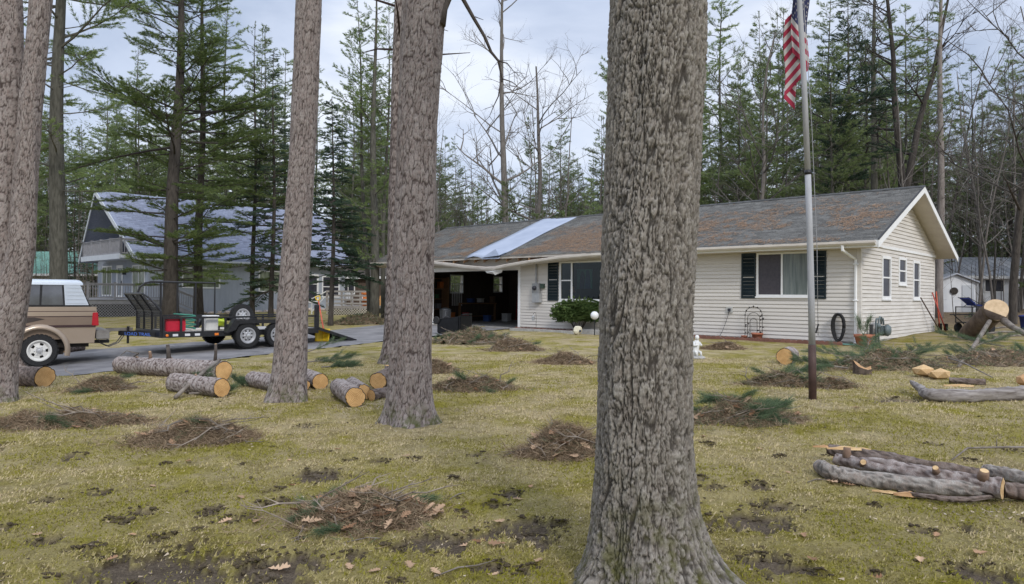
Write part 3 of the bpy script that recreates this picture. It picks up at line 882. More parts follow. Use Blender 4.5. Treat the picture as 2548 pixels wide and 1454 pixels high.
for i in range(int(sl_ / .2)):
    d0, d1 = i * .2, i * .2 + .215
    y = -1.05
    y1 = CL + .42
    while y < y1:
        wd = random.choice((.3, .36, .45)); ya, yb = y, min(y + wd - .01, y1); y += wd
        th = random.uniform(.015, .028)
        def pt(yy, d, up):
            t = d / sl_; lim = -1.0 - .6 * t
            return (-CW / 2 + (CW / 2 + OV) * (1 - t), max(yy, lim - .03), CE + .162 + (CRG - CE + .04) * t + up)
        k = len(V)
        V += [pt(ya, d0, th), pt(yb, d0, th), pt(yb, min(d1, sl_), .002), pt(ya, min(d1, sl_), .002), pt(ya, d0, -.003), pt(yb, d0, -.003)]
        Fq += [(k, k + 1, k + 2, k + 3), (k + 4, k + 5, k + 1, k)]
o = link('shingle', np_mesh('shingle', np.array(V), np.array(Fq)), M_CR, cro); o['kind'] = 'stuff'
for s_ in (-1, 1):
    xx = lambda d: -CW / 2 + s_ * d
    r = MB(); r.hexa([(xx(CW / 2 + OV + .02), -1.05, CE - .10), (xx(0), -1.65, CRG - .08), (xx(0), -1.60, CRG - .08), (xx(CW / 2 + OV + .02), -1.0, CE - .10),
                      (xx(CW / 2 + OV + .02), -1.05, CE + .19), (xx(0), -1.65, CRG + .24), (xx(0), -1.60, CRG + .24), (xx(CW / 2 + OV + .02), -1.0, CE + .19)])
    r.build('rake_board', M_CT, chalet)
g = MB(); g.box(OV - .04, OV + .08, -.9, CL + .35, CE - .06, CE + .06); g.build('gutter', M_CT, chalet)
def cwin(fn, a0, a1, z0, z1, mulls, m, name='window', fw=.09):
    f_ = MB()
    B = lambda x0, x1, y0, y1, d=.045: f_.hexa([fn(x0, .019, y0), fn(x1, .019, y0), fn(x1, d, y0), fn(x0, d, y0), fn(x0, .019, y1), fn(x1, .019, y1), fn(x1, d, y1), fn(x0, d, y1)])
    B(a0, a1, z0, z0 + fw); B(a0, a1, z1 - fw, z1); B(a0, a0 + fw, z0 + fw, z1 - fw); B(a1 - fw, a1, z0 + fw, z1 - fw)
    for q in mulls: B(q - .05, q + .05, z0 + fw, z1 - fw, .04)
    fo = f_.build(name, M_TRIM, chalet)
    xs = [a0 + fw] + [q for q in mulls] + [a1 - fw]
    for p_, q_ in zip(xs, xs[1:]):
        g_ = MB(); g_.hexa([fn(p_, .02, z0 + fw), fn(q_, .02, z0 + fw), fn(q_, .028, z0 + fw), fn(p_, .028, z0 + fw), fn(p_, .02, z1 - fw), fn(q_, .02, z1 - fw), fn(q_, .028, z1 - fw), fn(p_, .028, z1 - fw)])
        g_.build('pane', m, fo)
    return fo
cwin(front, -8.2, -6.3, 1.15, 3.2, [-7.25], M_CGL)
cwin(front, -2.6, -.5, 1.15, 3.15, [-1.55], M_CGL)
d_ = cwin(front, -5.4, -4.25, 1.02, 3.2, [], mat('storm_door_glass', (.22, .24, .26), (.42, .45, .48), scale=2, rough=.2), 'door', .2)
hd = MB(); hd.box(-4.42, -4.36, -.10, -.05, 2.0, 2.16); hd.build('handle', M_BLIND, d_)
ln = MB(); ln.box(-3.9, -3.7, -.22, -.02, 2.55, 2.85); ln.build('wall_lantern', M_BLIND, chalet)
cwin(side, 2.0, 4.5, 1.7, 3.05, [3.25], M_CGL)
cwin(side, 7.2, 9.0, 1.5, 3.0, [8.1], M_CGL)
d2 = cwin(side, 10.9, 11.9, .75, 2.85, [], M_BLIND, 'door', .14)
for zz in (1.5, 2.1): q = MB(); q.box(.03, .05, 11.04, 11.76, zz, zz + .05); q.build('glazing_bar', M_TRIM, d2)
cwin(side, 12.2, 13.7, 1.15, 2.75, [], M_BLIND)
q = MB(); q.box(.02, .06, 12.29, 13.61, 1.92, 1.98); q.build('window_rail', M_TRIM, chalet)
# loft window in the gable
lw = MB(); lw.prism([(-3.55, 5.15), (-2.6, 5.15), (-2.6, 5.6), (-3.55, 6.4)], lambda a, b, d: (a, d, b), 1.44, 1.498)
lo = lw.build('window', M_TRIM, chalet)
lp = MB(); lp.prism([(-3.45, 5.25), (-2.7, 5.25), (-2.7, 5.55), (-3.45, 6.17)], lambda a, b, d: (a, d, b), 1.42, 1.438); lp.build('pane', M_BLIND, lo)
bd = MB(); bd.box(-5.2, -4.2, 1.44, 1.498, 3.8, 5.8); bd.build('balcony_door', M_TRIM, chalet)

def railing(pts, h, posts, parent, name='railing', m=None, cap=True, step=.14):
    """rail run along points (x, y, floor z): posts, two rails and balusters"""
    m = m or M_DK
    root = MB()
    for (a, b) in zip(pts, pts[1:]):
        a, b = Vector(a), Vector(b); L_ = (b - a).length
        root.beam(a + Vector((0, 0, h)), b + Vector((0, 0, h)), .12, .045); root.beam(a + Vector((0, 0, h - .07)), b + Vector((0, 0, h - .07)), .04, .08)
        root.beam(a + Vector((0, 0, .10)), b + Vector((0, 0, .10)), .04, .08)
    ro_ = root.build(name, m, parent)
    bl = MB()
    for (a, b) in zip(pts, pts[1:]):
        a, b = Vector(a), Vector(b); L_ = (b - a).length
        k = max(1, int(L_ / step))
        for i in range(k):
            p_ = a.lerp(b, (i + .5) / k); bl.box(p_.x - .018, p_.x + .018, p_.y - .018, p_.y + .018, p_.z + .141, p_.z + h - .111)
    o = bl.build('baluster', m, ro_); o['kind'] = 'stuff'
    pm = None
    for (a, b) in zip(pts, pts[1:]):
        a, b = Vector(a), Vector(b); k = max(1, int(round((b - a).length / posts)))
        for i in range(k + 1):
            p_ = a.lerp(b, i / k)
            if pm is None:
                q = MB(); q.box(-.05, .05, -.05, .05, -.1, h + .06); q.box(-.075, .075, -.075, .075, h + .061, h + .09); pm = q.build('post', m, ro_); pm.location = p_
            else: share(pm, 'post', ro_, p_)
    return ro_
# balcony
bf = MB(); bf.box(-7.5, -.35, -1.5, -.02, CE + .05, CE + .25); bf.box(-7.5, -.35, -1.56, -1.501, CE - .02, CE + .30); bf.build('balcony_floor', M_CT, chalet)
railing([(-7.4, -.3, CE + .25), (-7.4, -1.45, CE + .25), (-.45, -1.45, CE + .25), (-.45, -.3, CE + .25)], .98, 1.75, chalet, 'balcony_railing')
# deck: floor boards seen edge-on, skirt lattice, railings, steps
dz = .98
df = MB(); df.box(-9.4, 1.3, -5.2, -.02, dz - .28, dz - .03); df.box(.03, 1.3, -.019, .6, dz - .28, dz - .03); df.build('deck_frame', M_DK, chalet)
y = -5.2
while y < .55:
    q = MB(); q.box(-9.45, 1.34, y, min(y + .135, -.021) if y < -.02 else y + .135, dz - .029, dz) if y + .135 < -.02 else q.box(.03, 1.34, y, y + .135, dz - .029, dz)
    q.build('deck_board', M_DK, chalet); y += .142
railing([(-9.3, -5.1, dz), (1.22, -5.1, dz), (1.22, .5, dz)], .92, 1.55, chalet)
railing([(1.22, .62, dz - .05), (1.22, 2.4, dz - .75)], .9, 1.78, chalet, 'stair_railing')
for i in range(4):
    q = MB(); q.box(.05, 1.18, .62 + i * .32, .62 + i * .32 + .30, dz - .22 - i * .2, dz - .17 - i * .2); q.build('stair_tread', M_DK, chalet)
st = MB(); st.beam((1.22, .6, dz - .2), (1.22, 2.3, dz - 1.0), .05, .28); st.build('stair_stringer', M_DK, chalet)
def lattice(parent, fn, a0, a1, z0, z1, m, pitch=.16, w=.035):
    q = MB(); h_ = z1 - z0
    a = a0 - h_
    while a < a1:
        for sg in (0, 1):
            b0, b1 = (a, a + h_) if sg == 0 else (a + h_, a)
            t0, t1 = 0., 1.
            lo_, hi_ = min(b0, b1), max(b0, b1)
            # clip to the panel
            def cl(av): return (av - b0) / (b1 - b0)
            ts = sorted((cl(max(lo_, a0)), cl(min(hi_, a1))))
            if hi_ <= a0 or lo_ >= a1: continue
            pa = b0 + (b1 - b0) * ts[0]; pb = b0 + (b1 - b0) * ts[1]
            q.beam(fn(pa, .01 + .012 * sg, z0 + h_ * ts[0]), fn(pb, .01 + .012 * sg, z0 + h_ * ts[1]), w, .01, Vector(fn(0, 1, 0)) - Vector(fn(0, 0, 0)))
        a += pitch
    o = q.build('lattice', m, parent); o['kind'] = 'stuff'
    return o
lattice(chalet, lambda a, o, z: (1.26 + o, a, z), -5.15, .55, -.1, dz - .29, M_DK)
lattice(chalet, lambda a, o, z: (a, -5.16 - o, z), -9.3, 1.2, -.1, dz - .29, M_DK)
dkb = MB(); dkb.box(-9.2, 1.0, -4.9, -.05, -.3, dz - .3); dkb.build('deck_shade_block', M_DARK, chalet)  # dark block standing for the shade beneath the deck

# stones along the foot of the long wall
Mst = mat('foundation_stone', (.32, .24, .19), (.52, .46, .40), scale=3, rough=.9, bump=.4, bscale=20, orand=.25)
def rock_mesh(name, seed, r=1.0, sub=2, flat=.75):
    import bmesh
    bm = bmesh.new(); bmesh.ops.create_icosphere(bm, subdivisions=sub, radius=r)
    rs = random.Random(seed)
    a = [Vector((rs.uniform(-1, 1), rs.uniform(-1, 1), rs.uniform(-1, 1))).normalized() for _ in range(7)]
    l = [rs.uniform(.55, .9) * r for _ in range(7)]
    for v_ in bm.verts:
        for n_, d in zip(a, l):
            k = v_.co.dot(n_)
            if k > d: v_.co -= n_ * (k - d) * .85
        v_.co.z *= flat
        v_.co *= 1 + rs.uniform(-.04, .04)
    me = bpy.data.meshes.new(name); bm.to_mesh(me); bm.free()
    return me
RK = [rock_mesh('wall_stone', i) for i in range(4)]
for m_ in RK: m_.materials.append(Mst)
def loose(name, me, loc, sc, rz, label, cat, group):
    o = bpy.data.objects.new(name, me); COL.objects.link(o); o.location = loc; o.scale = sc if isinstance(sc, tuple) else (sc,) * 3; o.rotation_euler = (0, 0, rz)
    return tag(o, label, cat, group)
for i in range(26):
    y = 2.4 + i * .45 + random.uniform(-.1, .1)
    p_ = CH + HXv * (.55 + random.uniform(-.15, .5)) + HYv * y
    loose('border_stone', RK[i % 4], (p_.x, p_.y, gz(p_.x, p_.y) + .06), (random.uniform(.16, .32), random.uniform(.14, .24), random.uniform(.12, .24)), random.uniform(0, 6), 'tan field stone bordering the long wall of the blue grey chalet', 'stone', 'stones along the chalet wall')

# ------------------------------------------------------------------ pale yellow cabin with the green metal roof, far left
def simple_house(name, label, loc, rz, W, D, H, RH, wall_m, roof_m, wins=(), ov=.4, ribs=.4, door=None):
    r = empty(name, loc, rz, label, 'house')
    q = MB(); q.box(-W / 2, W / 2, 0, D, -.3, H)
    for xx in (-W / 2, W / 2 - .1): q.prism([(0, H + .001), (D, H + .001), (D / 2, H + RH - .08)], lambda a, b, d: (d, a, b), xx, xx + .1)
    q.build('wall', wall_m, r)
    rf = MB()
    for s_ in (0, 1):
        yy = lambda y: y if s_ == 0 else D - y
        ez = H - ov * RH / (D / 2)
        rf.hexa([(-W / 2 - ov, yy(-ov), ez), (W / 2 + ov, yy(-ov), ez), (W / 2 + ov, D / 2, H + RH), (-W / 2 - ov, D / 2, H + RH),
                 (-W / 2 - ov, yy(-ov), ez + .1), (W / 2 + ov, yy(-ov), ez + .1), (W / 2 + ov, D / 2, H + RH + .1), (-W / 2 - ov, D / 2, H + RH + .1)])
    ro_ = rf.build('roof', roof_m, r)
    if ribs:
        rb = MB(); x = -W / 2 - ov + .1
        while x < W / 2 + ov:
            rb.beam((x, -ov, H - ov * RH / (D / 2) + .11), (x, D / 2, H + RH + .11), .04, .03); x += ribs
        o = rb.build('roof_rib', roof_m, ro_); o['kind'] = 'stuff'
    fa = MB(); fa.box(-W / 2 - ov, W / 2 + ov, -ov - .03, -ov - .002, H - ov * RH / (D / 2) - .10, H - ov * RH / (D / 2) + .10); fa.build('fascia_board', M_TRIM, r)
    for a0, a1, z0, z1 in wins:
        q = MB()
        for b in ((a0, a1, z0, z0 + .08), (a0, a1, z1 - .08, z1), (a0, a0 + .08, z0 + .08, z1 - .08), (a1 - .08, a1, z0 + .08, z1 - .08), ((a0 + a1) / 2 - .03, (a0 + a1) / 2 + .03, z0 + .08, z1 - .08)): q.box(b[0], b[1], -.05, -.002, b[2], b[3])
        wo = q.build('window', M_TRIM, r)
        g_ = MB(); g_.box(a0 + .08, a1 - .08, -.02, -.0021, z0 + .08, z1 - .08); g_.build('pane', M_BLIND, wo)
    if door:
        q = MB(); q.box(door[0], door[1], -.05, -.002, .0, 2.05); do_ = q.build('door', mat('pale_door', (.5, .52, .55), rough=.5), r)
        q = MB(); q.box(door[0] + .12, door[1] - .12, -.06, -.051, 1.1, 1.85); q.build('pane', M_BLIND, do_)
    return r
M_WH = mat('white_block', (.62, .63, .65), (.72, .73, .75), scale=2, rough=.8)
M_MR = mat('grey_metal_roof', (.34, .36, .41), (.46, .48, .53), scale=1, rough=.4, metal=.3)
p_ = far(120, 66)
simple_house('yellow_cabin', 'pale yellow cabin with a mint green metal roof behind the tan truck', (p_.x, p_.y, 1.05 + gz(p_.x, p_.y)), rad(-8), 17, 7, 2.2, 2.0, mat('pale_yellow_siding', (.55, .50, .36), (.62, .57, .43), scale=2, rough=.7), mat('mint_metal_roof', (.16, .33, .28), (.22, .42, .36), scale=1, rough=.45, metal=.2), [(1.0, 2.6, .7, 1.9), (4.6, 5.7, .7, 1.9)], .5)
p_ = far(2455, 50)
simple_house('white_cottage', 'white cottage with a pale metal roof behind the trees past the gable', (p_.x, p_.y, p_.z - .1), rad(-3), 12.0, 7, 2.45, 1.35, M_WH, M_MR, [(-3.9, -2.6, 1.1, 2.1), (-.2, 1.2, 1.25, 2.2), (2.6, 3.3, 1.1, 2.0)], .4, .5, (3.5, 4.4))
p_ = far(2378, 44)
sh = empty('garden_shed', (p_.x, p_.y, p_.z - .05), rad(-12), 'small white shed with a low gable roof in front of the white cottage', 'shed')
q = MB(); q.box(-1.1, 1.1, 0, 2, -.2, 1.9); q.prism([(-1.1, 1.901), (1.1, 1.901), (0, 2.35)], lambda a, b, d: (a, d, b), 0, 2); q.build('wall', M_WH, sh)
q = MB()
for s_ in (-1, 1): q.hexa([(s_ * 1.35, -.2, 1.82), (0, -.2, 2.38), (0, 2.2, 2.38), (s_ * 1.35, 2.2, 1.82), (s_ * 1.35, -.2, 1.90), (0, -.2, 2.46), (0, 2.2, 2.46), (s_ * 1.35, 2.2, 1.90)])
q.build('roof', M_MR, sh)
q = MB(); q.lathe([(.16, 0), (.22, .02), (.22, .06), (.16, .08)], 16, Matrix.Translation((-.1, -.01, 1.35)) @ Matrix.Rotation(rad(90), 4, 'X')); q.build('wall_wreath', M_DARK, sh)
q = MB(); q.box(.35, 1.0, -.04, -.002, 0, 1.7); q.build('door', mat('pale_door', (.5, .52, .55), rough=.5), sh)

# ------------------------------------------------------------------ brown cabin, porch and picket fence between the chalet and the garage
p_ = far(930, 58)
simple_house('brown_cabin', 'dark brown cabin in the trees behind the grey porch', (p_.x, p_.y, p_.z), rad(4), 8.5, 6, 2.7, 1.7, mat('brown_board', (.075, .055, .045), (.13, .095, .075), scale=4, rough=.9, stretch=(5, 5, .4)), mat('brown_shingle', (.07, .06, .055), (.10, .09, .08), scale=12, rough=.9), [(-2.6, -1.5, 1.1, 2.1), (1.6, 2.4, 1.0, 2.0)], .4, 0)
M_GR = mat('weathered_grey_wood', (.30, .27, .25), (.44, .41, .38), scale=6, rough=.85, stretch=(1, 1, 4))
p_ = far(873, 44)
po = empty('porch', (p_.x, p_.y, p_.z), rad(2), 'low weathered grey porch with board railing and diamond lattice skirt', 'porch')
q = MB(); q.box(-1.5, 1.55, 0, 3, .36, .52); q.build('porch_floor', M_GR, po)
for xx in (-1.45, -.55, .05, .58, 1.08, 1.5):
    q = MB(); q.box(xx - .05, xx + .05, -.06, .04, .2, 1.42); q.build('post', M_GR, po)
for zz in (.62, .86, 1.10, 1.36):
    q = MB(); q.box(-1.5, 1.55, -.09, -.061, zz, zz + .11); q.build('rail_board', M_GR, po)
lattice(po, lambda a, o, z: (a, -.02 - o, z), -1.5, 1.5, -.02, .35, mat('pale_lattice', (.5, .46, .38), rough=.8), .16, .045)
pb = MB(); pb.box(-1.45, 1.5, .1, 2.9, -.1, .34); pb.build('porch_shade_block', M_DARK, po)  # dark filler behind the lattice, shade under the porch put into its colour
sp = MB(); sp.beam((-2.35, -.1, .15), (-1.55, -.1, 1.1), .05, .06); sp.beam((-2.35, -.1, .0), (-2.35, -.1, 1.0), .06, .06); sp.beam((-2.35, -.1, .95), (-1.5, -.1, 1.4), .05, .06); sp.build('stair_rail', M_TRIM, po)
q = empty('planter_box', (p_.x + .75, p_.y + .9, p_.z + .52), 0, 'bright orange planter tub standing on the grey porch', 'planter')
MB().lathe([(.22, .0), (.26, .72), (.34, .75), (.36, .92), (.32, .93), (.30, .8)], 14).build('tub', mat('orange_plastic', (.75, .22, .05), rough=.5), q)
for i, (dx, lab) in enumerate(((.0, 'white plastic chair on the porch, the one nearer the stairs'), (.95, 'white plastic chair on the porch, under the orange tub'))):
    c_ = empty('porch_chair', (p_.x - .25 + dx, p_.y + .5, p_.z + .52), rad(10 * i), lab, 'chair', 'white chairs on the porch')
    W_ = mat('white_plastic', (.75, .75, .74), rough=.45)
    q = MB(); q.box(-.25, .25, -.25, .25, .38, .43); q.build('seat', W_, c_)
    q = MB()
    for k in range(5): q.box(-.24 + k * .1, -.18 + k * .1, .22, .25, .431, .86)
    q.box(-.25, .25, .215, .26, .861, .92); q.build('backrest', W_, c_)
    for sx in (-.22, .22):
        for sy in (-.22, .22): q = MB(); q.box(sx - .02, sx + .02, sy - .02, sy + .02, 0, .379); q.build('leg', W_, c_)
p_ = far(956, 50)
pf = empty('picket_fence', (p_.x, p_.y, p_.z), rad(3), 'honey coloured wooden picket fence beside the grey porch', 'fence')
M_PK = mat('honey_wood', (.48, .24, .085), (.62, .34, .14), scale=5, rough=.75, orand=.18)
pk = None
for i in range(19):
    if pk is None:
        pk = MB().prism([(-.045, .06), (.045, .06), (.045, 1.02), (0, 1.1), (-.045, 1.02)], lambda a, b, d: (a, d, b), -.02, 0).build('picket', M_PK, pf); pk.location = (-.62, 0, 0)
    else: share(pk, 'picket', pf, (-.62 + i * .118, 0, 0))
for zz in (.3, .78): q = MB(); q.box(-.7, 1.6, .001, .04, zz, zz + .09); q.build('rail', M_PK, pf)
# ------------------------------------------------------------------ tan truck with white cap (local: x forward, y to its left = towards the lawn, z up; 0 = rear axle on the ground)
M_TAN = mat('tan_paint', (.35, .275, .205), (.38, .30, .23), scale=2, rough=.35, coat=.5, metal=.25)
M_TAN2 = mat('brown_tan_paint', (.225, .165, .125), (.25, .185, .14), scale=2, rough=.35, coat=.5, metal=.25)
M_BLK = mat('black_rubber', (.016, .016, .017), (.03, .03, .031), scale=30, rough=.85)
M_BLKP = mat('black_steel_paint', (.012, .012, .014), (.022, .022, .025), scale=12, rough=.4, spec=.4)
M_CAP = mat('white_fibreglass', (.52, .57, .63), (.58, .63, .69), scale=2, rough=.35, coat=.3)
M_CHR = mat('bright_metal', (.68, .68, .69), (.78, .78, .79), scale=10, rough=.28, metal=.85)
M_RIM = mat('painted_rim', (.38, .38, .39), (.47, .47, .48), scale=10, rough=.4, metal=.35)
M_RED = mat('red_lens', (.40, .015, .025), (.48, .02, .035), scale=4, rough=.2, coat=.5)
M_TGL = mat('truck_glass', (.05, .055, .065), (.12, .13, .15), scale=1.2, rough=.04, spec=.9)
M_BUMP = mat('weathered_bumper', (.19, .17, .15), (.28, .26, .235), scale=6, rough=.5, metal=.4)

def tyre_profile(R, r, w):
    return [(r, -w * .40), (r + .02, -w * .5), (R * .93, -w * .5), (R * .985, -w * .42), (R, -w * .25), (R, w * .25), (R * .985, w * .42), (R * .93, w * .5), (r + .02, w * .5), (r, w * .40), (r - .015, w * .2), (r - .015, -w * .2), (r, -w * .40)]
def wheel(parent, loc, R, r, w, face, holes=5, lugs=24, name='wheel', rim_m=None, axis='Y'):
    """tyre with tread lugs, rim with openings, hub; face = +1 or -1 along the axle (y)"""
    M = Matrix.Translation(loc) @ (Matrix.Rotation(rad(-90 * face), 4, 'X') if axis == 'Y' else Matrix())
    q = MB().lathe(tyre_profile(R, r, w), 40, M, close=False)
    for k in range(lugs):
        a0 = 2 * math.pi * k / lugs
        for zz in (-w * .33, 0, w * .33):
            a = a0 + (.5 * math.pi / lugs if zz == 0 else 0); da = 1.9 / lugs
            vs = []
            for rr_ in (R - .004, R + .012):
                vs += [M @ Vector((rr_ * math.cos(a + s * da), rr_ * math.sin(a + s * da), zz + t * w * .14)) for s, t in ((-1, -1), (1, -1), (1, 1), (-1, 1))]
            q.hexa(vs)
    wo = q.build(name, M_BLK, parent, False)
    rm = MB(); fz = w * .30
    rm.lathe([(r + .004, -w * .42), (r + .012, w * .46), (r - .012, w * .47), (r - .03, w * .40), (r - .045, fz), (r - .06, fz - .01)], 36, M, close=False)
    n = holes
    for k in range(n):       # spokes between the openings
        a0 = 2 * math.pi * k / n; da = math.pi / n * (.62 if n < 7 else .58)
        for (r0, r1, h0, h1) in ((r * .30, r - .05, fz + .012, fz - .004),):
            vs = []
            for dz_ in (-.02, 0):
                vs += [M @ Vector((r0 * math.cos(a0 - da * 1.1), r0 * math.sin(a0 - da * 1.1), h0 + dz_)), M @ Vector((r1 * math.cos(a0 - da), r1 * math.sin(a0 - da), h1 + dz_)),
                       M @ Vector((r1 * math.cos(a0 + da), r1 * math.sin(a0 + da), h1 + dz_)), M @ Vector((r0 * math.cos(a0 + da * 1.1), r0 * math.sin(a0 + da * 1.1), h0 + dz_))]
            rm.hexa(vs)
    rm.lathe([(r - .05, fz - .03), (r - .05, fz - .004), (r * .80, fz + .0), (r * .80, fz - .02)], 36, M, close=False)
    rm.lathe([(r * .52, fz - .02), (r * .52, fz + .006), (r * .30, fz + .016), (r * .30, fz - .02)], 30, M, close=False)
    rm.build('rim', rim_m or M_RIM, wo, False)
    bk = MB().lathe([(.0, fz - .075), (r - .03, fz - .07), (r - .03, fz - .085), (.0, fz - .09)], 30, M, close=False); bk.build('brake_drum', M_DARK, wo)
    hb = MB().lathe([(r * .30, fz - .01), (r * .29, fz + .03), (r * .22, fz + .055), (.001, fz + .06)], 20, M, close=False)
    for k in range(6):
        a = 2 * math.pi * k / 6
        hb.lathe([(.012, fz + .0), (.012, fz + .03), (.004, fz + .034)], 6, M @ Matrix.Translation((r * .41 * math.cos(a), r * .41 * math.sin(a), 0)))
    hb.build('hub_cap', M_CHR, wo, False)
    return wo

TD = Vector((-math.cos(rad(35)), -math.sin(rad(35)), 0))
TL = Vector((-TD.y, TD.x, 0))               # its left side, facing the lawn
tw_ = at(97, 914)
trp = tw_ - TL * .78
truck = empty('tan_truck', (trp.x, trp.y, tw_.z + .02), math.atan2(TD.y, TD.x), 'tan and brown truck with a white cap roof, hitched to the black trailer', 'truck')
HW = .90
def arch(cx, R, z0, z1, n=14, inv=False):
    a = [(cx + R * math.cos(t), .37 + R * math.sin(t)) for t in np.linspace(0, math.pi, n)]
    return a
body = MB()
def slab(x0, x1, z0, z1, y0, y1, mb, m=0):
    mb.box(x0, x1, y0, y1, z0, z1, m)
# side skin with wheel arches: left and right, as outlines pushed sideways
RA = .50
def outline(zlo, zhi, xr, xf):
    return None
lower = [(-1.10, .52), (-RA - .02, .52)] + [(RA * math.cos(t), .37 + RA * math.sin(t)) for t in np.linspace(math.pi - .3, .3, 14)] + [(RA + .02, .50), (2.45, .50)] + \
        [(2.97 + RA * math.cos(t), .37 + RA * math.sin(t)) for t in np.linspace(math.pi - .3, .3, 14)] + [(3.5, .52), (3.82, .56), (3.84, .90), (-1.13, .90)]
fnp = lambda a, b, d: (a, d, b)
for s_ in (1, -1):
    MB().prism(lower, fnp, s_ * (HW - .06), s_ * HW).build('lower_panel', M_TAN, truck)
    MB().prism([(-1.13, .902), (3.84, .902), (3.83, 1.15), (-1.15, 1.15)], fnp, s_ * (HW - .06), s_ * (HW + .012)).build('side_panel', M_TAN2, truck)
    MB().prism([(-1.14, 1.152), (3.80, 1.152), (3.5, 1.27), (-1.15, 1.27)], fnp, s_ * (HW - .06), s_ * (HW + .004)).build('shoulder_panel', M_TAN, truck)
    MB().prism([(-1.14, 1.272), (2.4, 1.272), (2.35, 1.385), (-1.14, 1.385)], fnp, s_ * (HW - .07), s_ * (HW - .012)).build('belt_panel', M_TAN, truck)
    MB().box(-1.12, 3.8, min(s_ * (HW + .013), s_ * (HW + .022)), max(s_ * (HW + .013), s_ * (HW + .022)), .905, .955).build('dark_stripe', mat('maroon_stripe', (.055, .03, .03), rough=.4), truck)
    MB().box(-1.12, 3.6, min(s_ * (HW + .005), s_ * (HW + .014)), max(s_ * (HW + .005), s_ * (HW + .014)), 1.148, 1.168).build('dark_stripe', mat('maroon_stripe'), truck)
    MB().box(-1.12, 2.3, min(s_ * (HW - .011), s_ * (HW + .0)), max(s_ * (HW - .011), s_ * (HW + .0)), 1.268, 1.285).build('dark_stripe', mat('maroon_stripe'), truck)
    # dark two-tone sweep ahead of the arch
    MB().prism([(.45, .96), (3.7, .96), (3.7, 1.14), (.1, 1.14), (-.1, 1.10)], fnp, s_ * (HW + .013), s_ * (HW + .018)).build('two_tone_panel', mat('brown_panel', (.04, .03, .028), (.06, .046, .042), scale=2, rough=.35, coat=.4), truck)
    # flared arch lip
    fl = MB(); ins, outs = [], []
    for t in np.linspace(math.pi + .25, -.25, 22):
        ins.append((RA * math.cos(t), .37 + RA * math.sin(t))); outs.append(((RA + .115) * math.cos(t), .37 + (RA + .115) * math.sin(t)))
    k = len(ins); ys = (s_ * (HW - .005), s_ * (HW + .055), s_ * (HW + .018))
    vs = [(a, ys[0], b) for a, b in ins] + [(a, ys[1], b) for a, b in ins] + [(a, ys[1] - s_ * .012, (b)) for a, b in [((p[0] * .6 + q_[0] * .4), (p[1] * .6 + q_[1] * .4)) for p, q_ in zip(ins, outs)]] + [(a, ys[2] - s_ * .0, b) for a, b in outs] + [(a, ys[0], b) for a, b in outs]
    fl.add(vs, [(j * k + i, j * k + i + 1, (j + 1) * k + i + 1, (j + 1) * k + i) for j in range(4) for i in range(k - 1)])
    fl.build('wheel_arch', M_TAN, truck, True)
    MB().prism([(p[0], p[1]) for p in ins] , fnp, s_ * (HW - .35), s_ * (HW - .33)).build('wheel_well', M_DARK, truck)
    # cap: windows, white quarter panel
    MB().prism([(-1.02, 1.39), (2.3, 1.39), (2.0, 1.93), (-.80, 1.93)], fnp, s_ * (HW - .10), s_ * (HW - .075)).build('window_surround', M_BLKP, truck)
    for a, b, c, d in ((-.46, -.03, -.43, -.05), (.01, .74, .0, .70), (.80, 1.6, .76, 1.5)):
        MB().prism([(a, 1.43), (b, 1.43), (d, 1.89), (c, 1.89)], fnp, s_ * (HW - .074), s_ * (HW - .068)).build('side_window', M_TGL, truck)
    rp = MB().prism([(-.98, 1.425), (-.50, 1.425), (-.47, 1.90), (-.80, 1.90)], fnp, s_ * (HW - .074), s_ * (HW - .055)).build('quarter_panel', M_CAP, truck)
    g_ = MB()
    for i in range(5): g_.box(-.92 + i * .02, -.52, min(s_ * (HW - .0545), s_ * (HW - .048)), max(s_ * (HW - .0545), s_ * (HW - .048)), 1.47 + i * .09, 1.485 + i * .09)
    g_.build('panel_rib', M_CAP, rp)
    # tail lamp
    MB().prism([(-1.19, .93), (-1.04, .93), (-1.06, 1.25), (-1.17, 1.25)], fnp, s_ * (HW - .12), s_ * (HW + .03)).build('tail_lamp', M_RED, truck, bevel=.012)
core = MB(); core.box(-1.12, 3.75, -HW + .061, HW - .061, .62, 1.36); core.build('body', M_TAN2, truck)
capm = MB()
capm.hexa([(-1.03, -HW + .101, 1.386), (2.3, -HW + .101, 1.386), (2.3, HW - .101, 1.386), (-1.03, HW - .101, 1.386), (-.80, -HW + .12, 1.92), (1.9, -HW + .12, 1.92), (1.9, HW - .12, 1.92), (-.80, HW - .12, 1.92)])
capm.build('cabin', M_BLKP, truck)
top = MB()
sec = [(-HW + .05, 1.90), (-HW + .055, 1.95), (-HW + .13, 1.995), (-.3, 2.025), (.3, 2.025), (HW - .13, 1.995), (HW - .055, 1.95), (HW - .05, 1.90)]
xs_ = [(-.86, -.04), (-.82, 0), (-.74, .012), (1.85, .012), (1.95, 0), (2.0, -.03)]
vs = [(x, y, z + (dz if z > 1.92 else 0)) for x, dz in xs_ for y, z in sec]
ns = len(sec)
top.add(vs, [(i * ns + k, i * ns + k + 1, (i + 1) * ns + k + 1, (i + 1) * ns + k) for i in range(len(xs_) - 1) for k in range(ns - 1)] + [tuple(range(ns)), tuple(range((len(xs_) - 1) * ns, len(xs_) * ns))])
top.build('cap_roof', M_CAP, truck, True)
hood = MB(); hood.hexa([(2.3, -HW + .08, 1.27), (3.8, -HW + .1, 1.16), (3.8, HW - .1, 1.16), (2.3, HW - .08, 1.27), (2.3, -HW + .12, 1.36), (3.75, -HW + .15, 1.24), (3.75, HW - .15, 1.24), (2.3, HW - .12, 1.36)]); hood.build('bonnet', M_TAN, truck)
